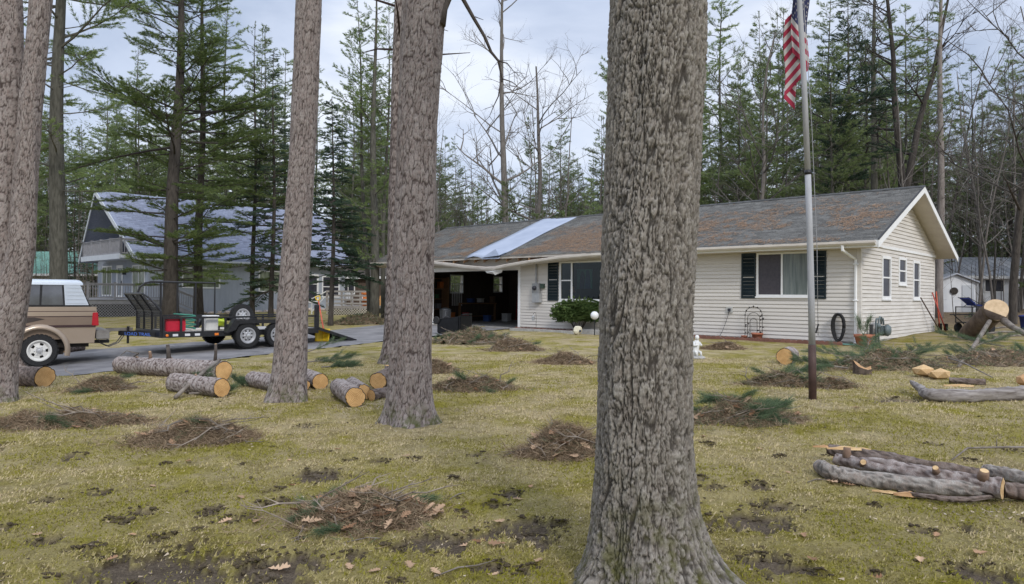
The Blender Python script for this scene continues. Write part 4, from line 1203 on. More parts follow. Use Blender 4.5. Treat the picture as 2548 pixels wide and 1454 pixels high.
bp = MB(); bp.box(-1.42, -1.14, -HW + .02, HW + .03, .60, .82); bp.build('rear_bumper', M_BUMP, truck, bevel=.02)
bp = MB(); bp.box(3.85, 4.02, -HW, HW, .56, .78); bp.build('front_bumper', M_BUMP, truck, bevel=.02)
q = MB(); q.box(-1.5, -1.0, -.06, .06, .46, .54); q.lathe([(.02, 0), (.02, .05), (.035, .07), (.03, .11), (.0, .125)], 12, Matrix.Translation((-1.46, 0, .54))); q.build('tow_hitch', M_BLKP, truck)
q = MB(); q.box(-1.0, 3.6, -.7, .7, .42, .60); q.build('chassis', M_DARK, truck)
q = MB(); q.tube([(0, -.7, .37), (0, .7, .37)], .05, 8); q.tube([(2.97, -.7, .37), (2.97, .7, .37)], .05, 8); q.build('axle', M_DARK, truck)
for x in (0, 2.97):
    for s_ in (1, -1): wheel(truck, (x, s_ * (HW - .13), .37), .375, .235, .27, s_, 5, 26, 'wheel', mat('white_wheel', (.60, .59, .56), (.68, .67, .64), scale=6, rough=.4))

# ------------------------------------------------------------------ black tandem trailer
bump_w = truck.matrix_basis @ Vector((0, 0, 0))
hz = Vector((trp.x, trp.y, 0)) + Vector((-TD.x, -TD.y, 0)) * 1.46
TA = rad(44)
AX = Vector((math.cos(TA), math.sin(TA), 0))           # from hitch to the rear
org = hz + AX * 3.55
trailer = empty('utility_trailer', (org.x, org.y, gz(org.x, org.y) + .03), math.atan2(-AX.y, -AX.x), 'black tandem axle utility trailer with mesh gate and lowered rear ramp', 'trailer')
# local: x forward to the truck, y left = towards the lawn; 0 = between the axles on the ground
BW = .98; XF, XB = 2.55, -1.75; DZ = .47; RZT = .86
q = MB()
for y in (-BW, BW): q.box(XB, XF, y - .03, y + .03, DZ - .14, DZ + .01)
for x in np.arange(XB + .03, XF, .42): q.box(x - .03, x + .03, -BW + .031, BW - .031, DZ - .12, DZ - .031)
q.box(XF, XF + .06, -BW, BW, DZ - .14, DZ + .01); q.box(XB - .06, XB, -BW, BW, DZ - .14, DZ + .01)
q.build('frame', M_BLKP, trailer)
for k in range(13):
    q = MB(); y = -BW + .045 + k * .146; q.box(XB + .01, XF - .01, y, y + .138, DZ - .03, DZ + .006 + random.uniform(0, .004)); q.build('deck_plank', mat('trailer_plank', (.36, .34, .32), (.52, .50, .47), scale=4, rough=.85, stretch=(.4, 8, 1), orand=.15), trailer)
for y in (-BW, BW):
    q = MB(); q.box(XB, XF, y - .025, y + .025, RZT - .05, RZT); q.build('side_rail', M_BLKP, trailer)
    pm = None
    for x in (XB + .03, -1.0, .95, 1.55, 2.1, XF - .02):
        q = MB(); q.box(x - .025, x + .025, y - .024, y + .024, DZ + .011, RZT - .051); q.build('stake_post', M_BLKP, trailer)
# tongue
tf = (3.55 - .03, 0)
for y in (-.62, .62):
    q = MB(); q.beam((XF, y, DZ - .07), (tf[0] - .25, y * .06, DZ - .03), .05, .12); q.build('tongue_beam', M_BLKP, trailer)
q = MB(); q.box(tf[0] - .55, tf[0] + .06, -.05, .05, DZ + .02, DZ + .10); q.lathe([(.045, 0), (.055, .05), (.04, .1)], 12, Matrix.Translation((tf[0], 0, DZ - .0))); q.build('coupler', M_BUMP, trailer)
q = MB(); q.tube([(3.1, .10, DZ - .3), (3.1, .10, DZ + .14)], .03, 8); q.tube([(3.1, .1, DZ + .13), (3.1, .24, DZ + .13)], .012, 6); q.build('jack', M_BLKP, trailer)
for y in (-.08, .10):
    q = MB(); q.tube([(tf[0] - .35, y, DZ - .06), (tf[0] - .2, y, DZ - .27), (tf[0] + .02, y, DZ - .36), (tf[0] + .22, y * .8, DZ - .25), (tf[0] + .32, y, DZ - .02)], .013, 5); q.build('safety_chain', mat('chain_steel', (.14, .13, .13), rough=.5, metal=.6), trailer)
Mt = Matrix.Translation((3.0, .40, DZ - .075)) @ Matrix.Rotation(math.atan2(-.58, .70) + 0, 4, 'Z') @ Matrix.Rotation(rad(90), 4, 'X')
d_t = Vector((tf[0] - .25 - XF, (.62 * .06 - .62), .04)).normalized()
ex = -d_t; ez = Vector((0, 0, 1)); ey = ez.cross(ex).normalized()
Mt = Matrix.Translation(Vector((XF, .62, DZ - .07)) + d_t * .48 - ey * .032 + Vector((0, 0, -.045))) @ Matrix(((ex.x, 0, -ey.x, 0), (ex.y, 0, -ey.y, 0), (ex.z, 1, -ey.z, 0), (0, 0, 0, 1)))
text_mesh('LOAD TRAIL', .115, 'tongue_lettering', mat('blue_lettering', (.10, .20, .62), rough=.5), trailer, Mt, .003)
# fenders, wheels, axles
for s_ in (1, -1):
    y0, y1 = s_ * (BW + .035), s_ * (BW + .27)
    prof = [(-.92, .50), (-.80, .77), (.80, .77), (1.02, .42)]
    q = MB()
    for (a, b), (c, d) in zip(prof, prof[1:]):
        q.hexa([(a, y0, b), (c, y0, d), (c, y1, d), (a, y1, b), (a, y0, b + .02), (c, y0, d + .02), (c, y1, d + .02), (a, y1, b + .02)])
    q.prism([(-.92, .50), (-.80, .765), (.80, .765), (1.02, .42), (.78, .50), (.70, .66), (-.70, .66), (-.80, .50)], fnp, y1 - s_ * .006, y1 + s_ * .008)
    q.build('fender', M_BLKP, trailer)
    for x in (.43, -.43): wheel(trailer, (x, s_ * (BW + .155), .335), .335, .205, .20, s_, 8, 36, 'wheel')
    q = MB(); q.lathe([(.035, 0), (.035, .02), (.02, .03)], 12, Matrix.Translation((XF - .1, s_ * (BW + .03), DZ - .08)) @ Matrix.Rotation(rad(-90 * s_), 4, 'X')); q.build('marker_lamp', mat('amber_lens', (.75, .20, .03), rough=.3), trailer)
    q = MB(); q.box(1.15, 1.25, min(s_ * (BW + .031), s_ * (BW + .05)), max(s_ * (BW + .031), s_ * (BW + .05)), DZ - .11, DZ - .05); q.build('marker_lamp', MATS['amber_lens'], trailer)
for k, x in enumerate((2.25, 1.95, 1.7)):
    q = MB(); q.box(x - .07, x + .06, BW + .031, BW + .034, DZ - .105, DZ - .045); q.build('sticker', mat('white_sticker', (.6, .6, .62), rough=.5), trailer)
q = MB(); q.tube([(.43, -BW, .335), (.43, BW, .335)], .04, 8); q.tube([(-.43, -BW, .335), (-.43, BW, .335)], .04, 8); q.build('axle', M_BLKP, trailer)
# front gate across the bed: lower half upright, upper half leaning towards the truck, rounded near corner
def gate():
    pts = lambda y, t: (XF + .03 + (.0 if t < .5 else (t - .5) * .62), y, DZ + .02 + t * 1.02 - (.0 if t < .5 else (t - .5) * .12))
    q = MB()
    for y in (-BW + .02, -.35, .28): q.tube([pts(y, 0), pts(y, .5), pts(y, 1)], .026, 6)
    q.tube([pts(BW - .02, 0), pts(BW - .02, .5), pts(BW - .06, .72), pts(BW - .2, .9), pts(BW - .45, 1), pts(-BW + .02, 1)], .028, 6)
    q.tube([pts(-BW + .02, .5), pts(BW - .02, .5)], .024, 6); q.tube([pts(-BW + .02, 0), pts(BW - .02, 0)], .028, 6)
    go = q.build('front_gate', M_BLKP, trailer)
    ms = MB()
    for i in range(40):
        y = -BW + .04 + i * .0485; tm = 1 if y < BW - .45 else .62
        ms.beam(pts(y, .0), pts(y, .5), .012, .006); ms.beam(pts(y, .5), pts(y, tm), .012, .006)
    for j in range(20):
        t = .025 + j * .05
        ms.beam(pts(-BW + .03, t), pts(BW - .03 - (.42 * max(0, t - .6) / .4), t), .006, .013)
    o = ms.build('gate_mesh', M_BLKP, go); o['kind'] = 'stuff'
gate()
# tall side rack with a rounded front corner, on the far side
q = MB(); ys = -BW - .06
q.tube([(2.55, ys, DZ), (2.55, ys, 1.45), (2.50, ys, 1.62), (2.36, ys, 1.74), (2.2, ys, 1.78), (.45, ys, 1.78), (.45, ys, DZ)], .03, 6)
ra = q.build('side_rack', M_BLKP, trailer)
for x in (1.95, 1.5, 1.0): q = MB(); q.tube([(x, ys, DZ), (x, ys, 1.765)], .028, 6); q.build('rack_upright', M_BLKP, ra)
# lowered ramp with angle-iron slats
rp = MB()
A0, A1 = Vector((XB - .07, 0, DZ - .02)), Vector((XB - 1.38, 0, .03))
for y in (-BW + .03, -.5, 0, .5, BW - .03): rp.beam(A0 + Vector((0, y, 0)), A1 + Vector((0, y, 0)), .05, .06)
ra = rp.build('ramp', M_BLKP, trailer)
sl0 = None
for k in range(13):
    p_ = A0.lerp(A1, (k + .5) / 13)
    if sl0 is None: sl0 = MB().box(-.04, .04, -BW + .03, BW - .03, .02, .045).build('ramp_slat', M_BLKP, ra); sl0.rotation_euler = (0, -math.atan2(A0.z - A1.z, A0.x - A1.x), 0); sl0.location = p_ + Vector((0, 0, .012))
    else: share(sl0, 'ramp_slat', ra, p_ + Vector((0, 0, .012)), sl0.rotation_euler)
q = MB(); q.box(XB - .05, XB + .05, BW - .07, BW + .05, DZ + .011, 1.05); q.lathe([(.075, 0), (.075, .1), (.05, .12)], 10, Matrix.Translation((XB, BW - .01, 1.05))); q.build('ramp_post', M_BLKP, trailer)
# spare wheel on the far rail
sw = empty('spare_wheel', trailer.matrix_basis @ Vector((.1, -BW + .12, .0)) , trailer.rotation_euler.z, 'spare wheel standing against the far rail of the black trailer', 'wheel')
sw.location = org + Vector((0, 0, gz(org.x, org.y) + .03)) + TL * 0
def tloc(x, y, z):
    r = trailer.rotation_euler.z; c, s = math.cos(r), math.sin(r)
    return Vector((org.x + x * c - y * s, org.y + x * s + y * c, trailer.location.z + z))
sw.location = tloc(-.25, -BW + .20, DZ + .01)
wheel(sw, (0, 0, .335), .335, .205, .20, 1, 8, 36, 'tyre')

# load on the trailer
q = empty('red_cooler', tloc(2.08, BW + .06, DZ - .09 + .0), trailer.rotation_euler.z, 'red plastic tool case hung at the front corner of the trailer', 'case')
q.location = tloc(2.2, BW - .18, DZ + .012)
M_RD = mat('red_plastic', (.42, .015, .035), (.50, .02, .045), scale=3, rough=.4)
MB().box(-.24, .24, -.13, .13, 0, .30).build('case_body', M_RD, q, bevel=.02)
MB().box(-.25, .25, -.14, .14, .302, .37).build('lid', M_RD, q, bevel=.02)
MB().tube([(-.1, 0, .37), (-.1, 0, .42), (.1, 0, .42), (.1, 0, .37)], .012, 6).build('handle', M_BLKP, q)
q = empty('chainsaw_case', tloc(1.25, BW - .25, DZ + .012), trailer.rotation_euler.z, 'pale grey plastic box standing on the trailer deck', 'box')
MB().box(-.16, .16, -.12, .12, 0, .36).build('box_body', mat('pale_plastic', (.5, .5, .48), (.6, .6, .57), rough=.5), q, bevel=.015)
MB().box(-.18, .18, -.14, .14, .362, .40).build('lid', M_TRIM, q, bevel=.01)
q = empty('leaf_blower', tloc(.93, BW - .30, DZ + .012), trailer.rotation_euler.z + .3, 'lime green and black power tool lying on the trailer deck', 'power tool')
MG = mat('lime_plastic', (.48, .60, .03), (.55, .66, .05), scale=4, rough=.4)
MB().tube([(.22, 0, .16), (.12, 0, .20), (-.02, 0, .19), (-.12, 0, .14)], [.07, .11, .10, .06], 10).build('housing', MG, q, True)
MB().tube([(.18, 0, .24), (.12, 0, .33), (-.02, 0, .33), (-.10, 0, .22)], .022, 6).build('handle', MG, q, True)
MB().tube([(-.10, 0, .14), (-.34, .02, .05)], [.05, .04], 8).build('nozzle', M_BLKP, q, True)
MB().box(.10, .24, -.06, .06, 0, .10).build('battery', M_BLKP, q, bevel=.01)
q = empty('water_hose', tloc(1.75, .25, DZ + .012), 0, 'coiled green garden hose on the trailer deck behind the red case', 'hose')
MB().tube([(.26 * math.cos(t * .5) * (1 + .04 * math.sin(t * 3)), .26 * math.sin(t * .5), .03 + t * .009) for t in range(0, 46)], .022, 6).build('coil', mat('green_hose', (.03, .16, .11), (.05, .22, .16), scale=5, rough=.5), q, True)
q = empty('plywood_offcut', tloc(1.2, .2, DZ + .012), trailer.rotation_euler.z, 'pale plywood offcut lying flat on the trailer deck', 'board')
MB().box(-.7, .5, -.3, .4, 0, .02).build('sheet', mat('pale_ply', (.58, .52, .44), (.66, .60, .52), scale=4, rough=.8), q)
q = empty('fuel_can', tloc(XB + .25, BW - .35, DZ + .012), 0.6, 'orange topped white jug at the rear of the trailer', 'jug')
MB().lathe([(.10, 0), (.115, .03), (.115, .25), (.05, .34), (.045, .38)], 14).build('jug_body', mat('milky_plastic', (.62, .60, .58), rough=.5), q, True)
MB().lathe([(.052, .381), (.052, .46), (.03, .48)], 12).build('cap', mat('orange_plastic', (.75, .22, .05), rough=.5), q, True)

# ------------------------------------------------------------------ snow shovel leaning on the ramp
s0 = at(806, 851)
sv = empty('snow_shovel', (s0.x, s0.y, gz(s0.x, s0.y) + .016), rad(-10), 'snow shovel with yellow scoop and red shaft leaning at the trailer ramp', 'shovel')
q = MB(); V = []
for j in range(7):
    for i in range(9):
        u, w_ = i / 8 - .5, j / 6
        V.append((u * (.44 + .05 * w_), .10 * (u * 2) ** 2 * -1 - .02 * w_ + (-.06 * (1 - w_) ** 2), w_ * .38 + (.02 * abs(u) if j == 6 else 0)))
q.add(V, [(j * 9 + i, j * 9 + i + 1, (j + 1) * 9 + i + 1, (j + 1) * 9 + i) for j in range(6) for i in range(8)])
o = q.build('scoop', mat('yellow_plastic', (.72, .47, .02), (.78, .53, .03), scale=6, rough=.4), sv, True)
md = o.modifiers.new('thickness', 'SOLIDIFY'); md.thickness = .008
rb = MB(); rb.beam((0, -.05, .02), (0, -.045, .37), .03, .02); rb.beam((-.12, -.055, .05), (-.05, -.04, .33), .015, .012); rb.beam((.12, -.055, .05), (.05, -.04, .33), .015, .012); rb.build('rib', MATS['yellow_plastic'], sv)
tip = Vector((-.33, .30, 1.22))
MB().tube([(0, -.03, .22), (-.02, 0, .38), tip], .021, 8).build('shaft', mat('red_orange_shaft', (.50, .09, .05), (.58, .13, .07), scale=5, rough=.5), sv, True)
dh = (tip - Vector((0, 0, .38))).normalized(); sx = Vector((1, .2, .15)).normalized()
MB().tube([tip, tip + dh * .06 - sx * .06, tip + dh * .15 - sx * .07, tip + dh * .16 + sx * .07, tip + dh * .06 + sx * .06, tip], .018, 6).build('handle', MATS['yellow_plastic'], sv, True)
# ------------------------------------------------------------------ foreground trunks with real bark relief
def bark_material(name, fiss, plate, plate2, third, moss=None, third_amt=.5):
    m = bpy.data.materials.new(name); m.use_nodes = True
    N, L = m.node_tree.nodes, m.node_tree.links
    b = N['Principled BSDF']; b.inputs['Roughness'].default_value = .92; b.inputs['Specular IOR Level'].default_value = .15
    tc = N.new('ShaderNodeTexCoord')
    def noise(sc, lo, hi, det=6, st=(1, 1, 1), ro=.65):
        mp = N.new('ShaderNodeMapping'); mp.inputs['Scale'].default_value = st
        n = N.new('ShaderNodeTexNoise'); n.inputs['Scale'].default_value = sc; n.inputs['Detail'].default_value = det; n.inputs['Roughness'].default_value = ro
        r = N.new('ShaderNodeMapRange'); r.inputs[1].default_value, r.inputs[2].default_value = lo, hi
        L.new(tc.outputs['Object'], mp.inputs[0]); L.new(mp.outputs[0], n.inputs['Vector']); L.new(n.outputs[0], r.inputs[0])
        return r.outputs[0], n.outputs[0]
    def mix(f, a, c):
        x = N.new('ShaderNodeMix'); x.data_type = 'RGBA'; L.new(f, x.inputs[0])
        for s, v in ((6, a), (7, c)):
            if isinstance(v, tuple): x.inputs[s].default_value = (*v, 1)
            else: L.new(v, x.inputs[s])
        return x.outputs[2]
    at_ = N.new('ShaderNodeAttribute'); at_.attribute_name = 'tone'
    pl = N.new('ShaderNodeAttribute'); pl.attribute_name = 'plate'
    c = mix(at_.outputs['Fac'], plate, plate2)
    f, _ = noise(34, .45, .85, 8, (1, 1, .45))
    c = mix(f, c, third)
    f2, nn = noise(110, .3, .75, 6, (1, 1, .5))
    dk = N.new('ShaderNodeMix'); dk.data_type = 'RGBA'; dk.blend_type = 'MULTIPLY'; dk.inputs[0].default_value = .55
    L.new(c, dk.inputs[6])
    rr_ = N.new('ShaderNodeValToRGB'); rr_.color_ramp.elements[0].color = (.35, .33, .32, 1); rr_.color_ramp.elements[1].color = (1.15, 1.15, 1.15, 1)
    L.new(f2, rr_.inputs[0]); L.new(rr_.outputs[0], dk.inputs[7])
    c = mix(pl.outputs['Fac'], fiss, dk.outputs[2])
    if moss:
        sp = N.new('ShaderNodeSeparateXYZ'); L.new(tc.outputs['Object'], sp.inputs[0])
        mr = N.new('ShaderNodeMapRange'); mr.inputs[1].default_value, mr.inputs[2].default_value = moss[1], -.05
        L.new(sp.outputs[2], mr.inputs[0])
        f3, _ = noise(9, .46, .60, 6)
        mu = N.new('ShaderNodeMath'); mu.operation = 'MULTIPLY'; L.new(mr.outputs[0], mu.inputs[0]); L.new(f3, mu.inputs[1])
        c = mix(mu.outputs[0], c, moss[0])
    L.new(c, b.inputs['Base Color'])
    bp = N.new('ShaderNodeBump'); bp.inputs['Strength'].default_value = .7; bp.inputs['Distance'].default_value = .012
    L.new(nn, bp.inputs['Height']); L.new(bp.outputs[0], b.inputs['Normal'])
    MATS[name] = m
    return m
M_OAK = bark_material('oak_bark', (.030, .025, .021), (.275, .248, .215), (.355, .328, .29), (.22, .18, .15), ((.085, .085, .02), .75))
M_PINEB = bark_material('red_pine_bark', (.060, .045, .041), (.268, .23, .214), (.38, .34, .32), (.275, .195, .175), ((.07, .08, .02), .30))

def bark_trunk(name, ctrl, na, zs, cells, cell_h, depth, m, parent, flare=None, seed=0, wy=.6, sharp=(.03, .26)):
    """trunk surface: ctrl = (z, cx, cy, r); bark plates from a cell pattern, pushed out of the surface"""
    cz = np.array([c[0] for c in ctrl]); n = len(zs)
    cx, cy, cr = (np.interp(zs, cz, [c[k] for c in ctrl]) for k in (1, 2, 3))
    th = np.linspace(0, 2 * np.pi, na, endpoint=False)
    T, Zg = np.meshgrid(th, zs)
    u = T / (2 * np.pi) * cells
    wa = (fbm(np.cos(T) * 3.5 + 9, Zg * 3.2 + np.sin(T) * 3.5, seed + 1, 4) - .5) * 3.4
    v = Zg / cell_h
    f1, e, cid = worley(np.mod(u + wa, cells), v + .6 * vnoise(u, v * .7, seed + 7), seed, cells, wy)
    e2 = worley(np.mod((u + wa) * 2, cells * 2), v * 2.1, seed + 40, cells * 2, .8)[1]
    plate = sstep(sharp[0], sharp[1], e)
    if wy < .5:      # furrowed bark: long vertical furrows, plates between them broken across
        jit = (fbm(np.cos(T) * 20 + 3, np.sin(T) * 20 + Zg * 22, seed + 60, 3) - .5) * .9
        ea = worley(np.mod((u + wa) * .55 + jit * .4, round(cells * .55)), v * .20 + jit * .3, seed + 61, round(cells * .55), .4)[1]
        eb = worley(np.mod(u + wa + jit * .45, cells), v + jit * .7, seed + 62, cells, .75)[1]
        plate = np.minimum(.12 + .88 * sstep(.005, .075, ea), .18 + .82 * sstep(.015, .11, eb))
    fine = fbm(np.cos(T) * 30, np.sin(T) * 30 + Zg * 26, seed + 3, 3) - .5
    R = np.repeat(cr[:, None], na, 1)
    big = (fbm(np.cos(T) * 1.6 + 4, np.sin(T) * 1.6 + Zg * .9, seed + 12, 3) - .5) * .07 * R / .25
    if flare is not None: R = R + flare(T, Zg)
    R = R + big + depth * (plate - 1) + depth * .32 * (sstep(.0, .25, e2) - 1) * plate + depth * .5 * fine + depth * .5 * (cid - .5) * plate
    X, Y = cx[:, None] + R * np.cos(T), cy[:, None] + R * np.sin(T)
    idx = np.arange(n * na).reshape(n, na); i2 = np.roll(idx, -1, 1)
    F_ = np.stack([idx[:-1], i2[:-1], i2[1:], idx[1:]], -1).reshape(-1, 4)
    me = np_mesh(name, np.stack([X, Y, Zg], -1).reshape(-1, 3), F_, False, {'plate': (plate * (.55 + .45 * sstep(0, .2, e2))).ravel(), 'tone': np.clip(cid * .8 + .2 + fine.clip(-.3, .3), 0, 1).ravel()})
    me.polygons.foreach_set('use_smooth', np.ones(len(me.polygons), bool))
    return link(name, me, m, parent)

def lobes(*ls):
    def f(T, Z):
        r = 0
        for a, amp, wd, h in ls:
            d = np.angle(np.exp(1j * (T - a)))
            r = r + amp * np.exp(-(d / wd) ** 2) * np.exp(-np.maximum(Z, -.1) / h)
        return r
    return f

def zlist(z0, z1, dz, ztop): return np.concatenate([np.arange(z0, z1, dz), np.linspace(z1, ztop, 30)])
oc = far(1603, 3.93); oak = empty('oak_tree', (oc.x, oc.y, gz(oc.x, oc.y)), 0, 'large grey oak trunk with deep furrowed bark standing nearest of all', 'tree')
bark_trunk('trunk', [(-.15, 0, 0, .275), (.3, 0, 0, .268), (.8, .002, 0, .259), (1.5, .012, 0, .254), (2.3, .04, .02, .251), (3.2, .075, .03, .251), (9, .3, .1, .20)], 360,
           zlist(-.15, 3.4, .0105, 9), 50, .075, .017, M_OAK, oak, lobes((-.25, .31, .55, .21), (-1.5, .16, .5, .16), (-2.75, .14, .45, .17), (1.6, .2, .6, .2), (2.7, .1, .4, .15), (-.9, .10, .3, .3)), 5, .4)
limbs = MB()
rs = random.Random(4)
for i in range(7):
    a = i * 2.4; p = Vector((.24 + .02 * i, .08, 6.2 + .4 * i)); d = Vector((math.cos(a), math.sin(a), .7))
    pts = [p + d * (t * .8) + Vector((0, 0, t * t * .08)) for t in range(5)]
    limbs.tube(pts, [.11, .09, .07, .045, .02], 7)
limbs.build('limb', M_OAK, oak, True)

pc = far(1022, 8.62); pine3 = empty('red_pine', (pc.x, pc.y, gz(pc.x, pc.y)), 0, 'tall straight red pine trunk in the middle, in front of the open garage', 'tree', 'red pine trunks on the front lawn')
S3 = 8.62 / 1780
bark_trunk('trunk', [(-.1, -.01, 0, .27), (.45, -.008, 0, .262), (1.6, .015, 0, .252), (3.6, .065, .02, .248), (5.0, .13, .04, .262), (12, .3, .1, .18)], 200,
           zlist(-.1, 5.3, .016, 12), 30, .17, .008, M_PINEB, pine3, lobes((0.0, .13, .5, .16), (3.1, .13, .45, .17), (-1.5, .10, .6, .13), (1.5, .1, .6, .15)), 15, .55, (.01, .12))
# the long dead limb that arches out of the top of the picture and hangs down again
def rel(px, py, D, o): 
    d = ray(px, py) * D
    return Vector((d.x - o.x, d.y - o.y, CAMZ + d.z - o.z))
o3 = pine3.location
lb = MB()
arc = [(1092, 62), (1104, 22), (1122, -14), (1140, -22), (1153, 0), (1180, 48), (1205, 90), (1222, 130), (1240, 152), (1247, 185), (1249, 205)]
lb.tube([rel(a, b, 8.6 + i * .03, o3) for i, (a, b) in enumerate(arc)], [.085, .05, .036, .03, .026, .022, .020, .018, .016, .013, .010], 7)
lb.tube([rel(a, b, 8.8, o3) for a, b in ((1247, 195), (1240, 240), (1228, 265), (1218, 290))], [.010, .008, .006, .003], 5)
lb.tube([rel(a, b, 8.8, o3) for a, b in ((1240, 152), (1262, 158), (1280, 180))], [.010, .007, .003], 5)
lb.tube([rel(a, b, 8.8, o3) for a, b in ((1249, 196), (1275, 205), (1300, 225))], [.008, .006, .003], 5)
lb.tube([rel(a, b, 8.8, o3) for a, b in ((1212, 90), (1228, 100))], [.007, .003], 4)
lb.tube([rel(a, b, 8.8, o3) for a, b in ((1182, 42), (1203, 50))], [.006, .003], 4)
for i in range(14):
    a = random.choice(((1228, 265), (1218, 290), (1280, 180), (1300, 225), (1240, 152))); 
    b = (a[0] + random.uniform(-35, 35), a[1] + random.uniform(-10, 50)); c_ = ((a[0] + b[0]) / 2 + random.uniform(-8, 8), (a[1] + b[1]) / 2)
    lb.tube([rel(*a, 8.8, o3), rel(*c_, 8.8, o3), rel(*b, 8.8, o3)], [.004, .003, .0015], 3)
lb.build('dead_limb', mat('dark_limb', (.05, .04, .035), (.10, .085, .075), scale=9, rough=.9), pine3, True)

pc = far(718, 10.45); pine2 = empty('red_pine', (pc.x, pc.y, gz(pc.x, pc.y)), 0, 'red pine trunk in front of the trailer wheels, leaning slightly to the right', 'tree', 'red pine trunks on the front lawn')
k2 = 10.45 / 1780
bark_trunk('trunk', [(-.1, .0, 0, .27), (.4, 5 * k2, 0, .235), (1.2, 10 * k2, 0, .215), (2.0, 16 * k2, 0, .20), (3.6, 30 * k2, .02, .188), (5.7, 41 * k2, .05, .182), (12, .4, .1, .14)], 150,
           zlist(-.1, 6.0, .02, 12), 28, .15, .007, M_PINEB, pine2, lobes((-2.2, .11, .4, .2), (-.5, .10, .4, .18), (-3.0, .06, .5, .2), (1.4, .1, .6, .2)), 25, .55, (.01, .12))
pc = at(966, 906); p4 = empty('red_pine', pc, 0, 'pine trunk half hidden directly behind the middle red pine', 'tree', 'red pine trunks on the front lawn')
bark_trunk('trunk', [(-.1, .03, 0, .20), (.5, .06, 0, .17), (2, .10, 0, .155), (6, .16, 0, .14), (9, .2, 0, .1)], 60, np.linspace(-.1, 9, 260), 14, .14, .008, M_PINEB, p4, lobes((3.1, .1, .5, .2), (-1.5, .08, .6, .2)), 35)
lb = MB()
for i in range(8):
    a = i * 2.4; lb.tube([Vector((.19, 0, 6.4 + .3 * i)), Vector((.19 + math.cos(a) * .8, math.sin(a) * .8, 6.6 + .3 * i)), Vector((.19 + math.cos(a) * 1.5, math.sin(a) * 1.5, 6.65 + .3 * i))], [.03, .02, .006], 5)
lb.build('limb', M_PINEB, p4, True)

pc = far(-6, 10.6); dbl = empty('red_pine', (pc.x, pc.y, gz(pc.x, pc.y)), 0, 'double stemmed red pine in front of the tan truck', 'tree', 'red pine trunks on the front lawn')
k4 = 10.6 / 1780
bark_trunk('trunk', [(-.1, 8 * k4, 0, .25), (.12, 4 * k4, 0, .245), (.6, 5 * k4, 0, .24), (1.26, 25 * k4, 0, .235), (1.67, 38 * k4, .0, .21), (2.27, 57 * k4, 0, .175), (3.46, 70 * k4, -.02, .16), (4.3, 80 * k4, -.04, .155), (5.84, 103 * k4, -.05, .148), (11, .9, .1, .1)], 140,
           zlist(-.1, 6.0, .02, 11), 26, .15, .007, M_PINEB, dbl, lobes((-.4, .10, .5, .2), (-2, .1, .5, .2), (2, .1, .5, .2)), 45, .55, (.01, .12))
bark_trunk('second_stem', [(.6, -10 * k4, .05, .20), (1.2, -4 * k4, .05, .21), (2.6, 6 * k4, .05, .205), (4.0, 16 * k4, .06, .195), (5.8, 10 * k4, .08, .18), (11, -.3, .2, .1)], 90,
           zlist(.6, 6.0, .022, 11), 22, .20, .005, M_PINEB, dbl, None, 55, .55, (.01, .12))
for o in (pine3, pine2, dbl):
    lb = MB(); rs = random.Random(int(o.location.x * 10))
    for i in range(12):
        a = i * 2.4; z = 8 + .3 * i
        lb.tube([Vector((.3, .08, z)), Vector((.3 + math.cos(a) * .9, math.sin(a) * .9, z + .2)), Vector((.3 + math.cos(a) * 1.9, math.sin(a) * 1.9, z + .25))], [.05, .03, .008], 5)
    lb.build('limb', M_PINEB, o, True)

# ------------------------------------------------------------------ tree builders for everything behind
M_BARKG = mat('grey_green_bark', (.055, .052, .042), (.12, .115, .095), scale=5, rough=.95, bump=.5, bscale=12, stretch=(3, 3, .7), orand=.15)
M_BARKB = mat('bare_grey_bark', (.10, .088, .078), (.185, .168, .152), scale=4, rough=.95, bump=.5, bscale=12, stretch=(3, 3, .7), orand=.2)
M_BARKD = mat('dark_pine_bark', (.040, .034, .030), (.085, .074, .064), scale=5, rough=.95, bump=.5, bscale=12, stretch=(3, 3, .7), orand=.15)
M_NW = mat_leafy('white_pine_needles', (.085, .130, .055), (.285, .355, .125), .5)
M_NS = mat_leafy('spruce_needles', (.045, .080, .056), (.135, .195, .125), .4)
M_NF = mat_leafy('fresh_cut_needles', (.065, .105, .060), (.17, .225, .125), .35, .1)
M_TWIG = mat('fine_twigs', (.085, .074, .066), (.155, .138, .122), scale=5, rough=.95, orand=.2)

def needles(pts, dirs, K, ln, w, spread, rg, flat=.6):
    """K thin needle blades from each point"""
    n = len(pts)
    P_ = np.repeat(pts, K, 0); D_ = np.repeat(dirs, K, 0)
    m = len(P_)
    D_ = D_ + rg.normal(0, spread, (m, 3)) * np.array([1, 1, flat])
    D_ /= np.linalg.norm(D_, axis=1, keepdims=True) + 1e-9
    L_ = ln * rg.uniform(.6, 1.25, (m, 1))
    S_ = np.cross(D_, rg.normal(0, 1, (m, 3))); S_ /= np.linalg.norm(S_, axis=1, keepdims=True) + 1e-9
    S_ *= w * rg.uniform(.7, 1.3, (m, 1))
    P_ = P_ + rg.normal(0, ln * .12, (m, 3))
    V = np.stack([P_ - S_, P_ + D_ * L_, P_ + S_], 1)
    tint = np.repeat(np.clip(np.repeat(rg.normal(.5, .22, n), K) + rg.normal(0, .1, m), 0, 1), 3)
    return V.reshape(-1, 3), tint

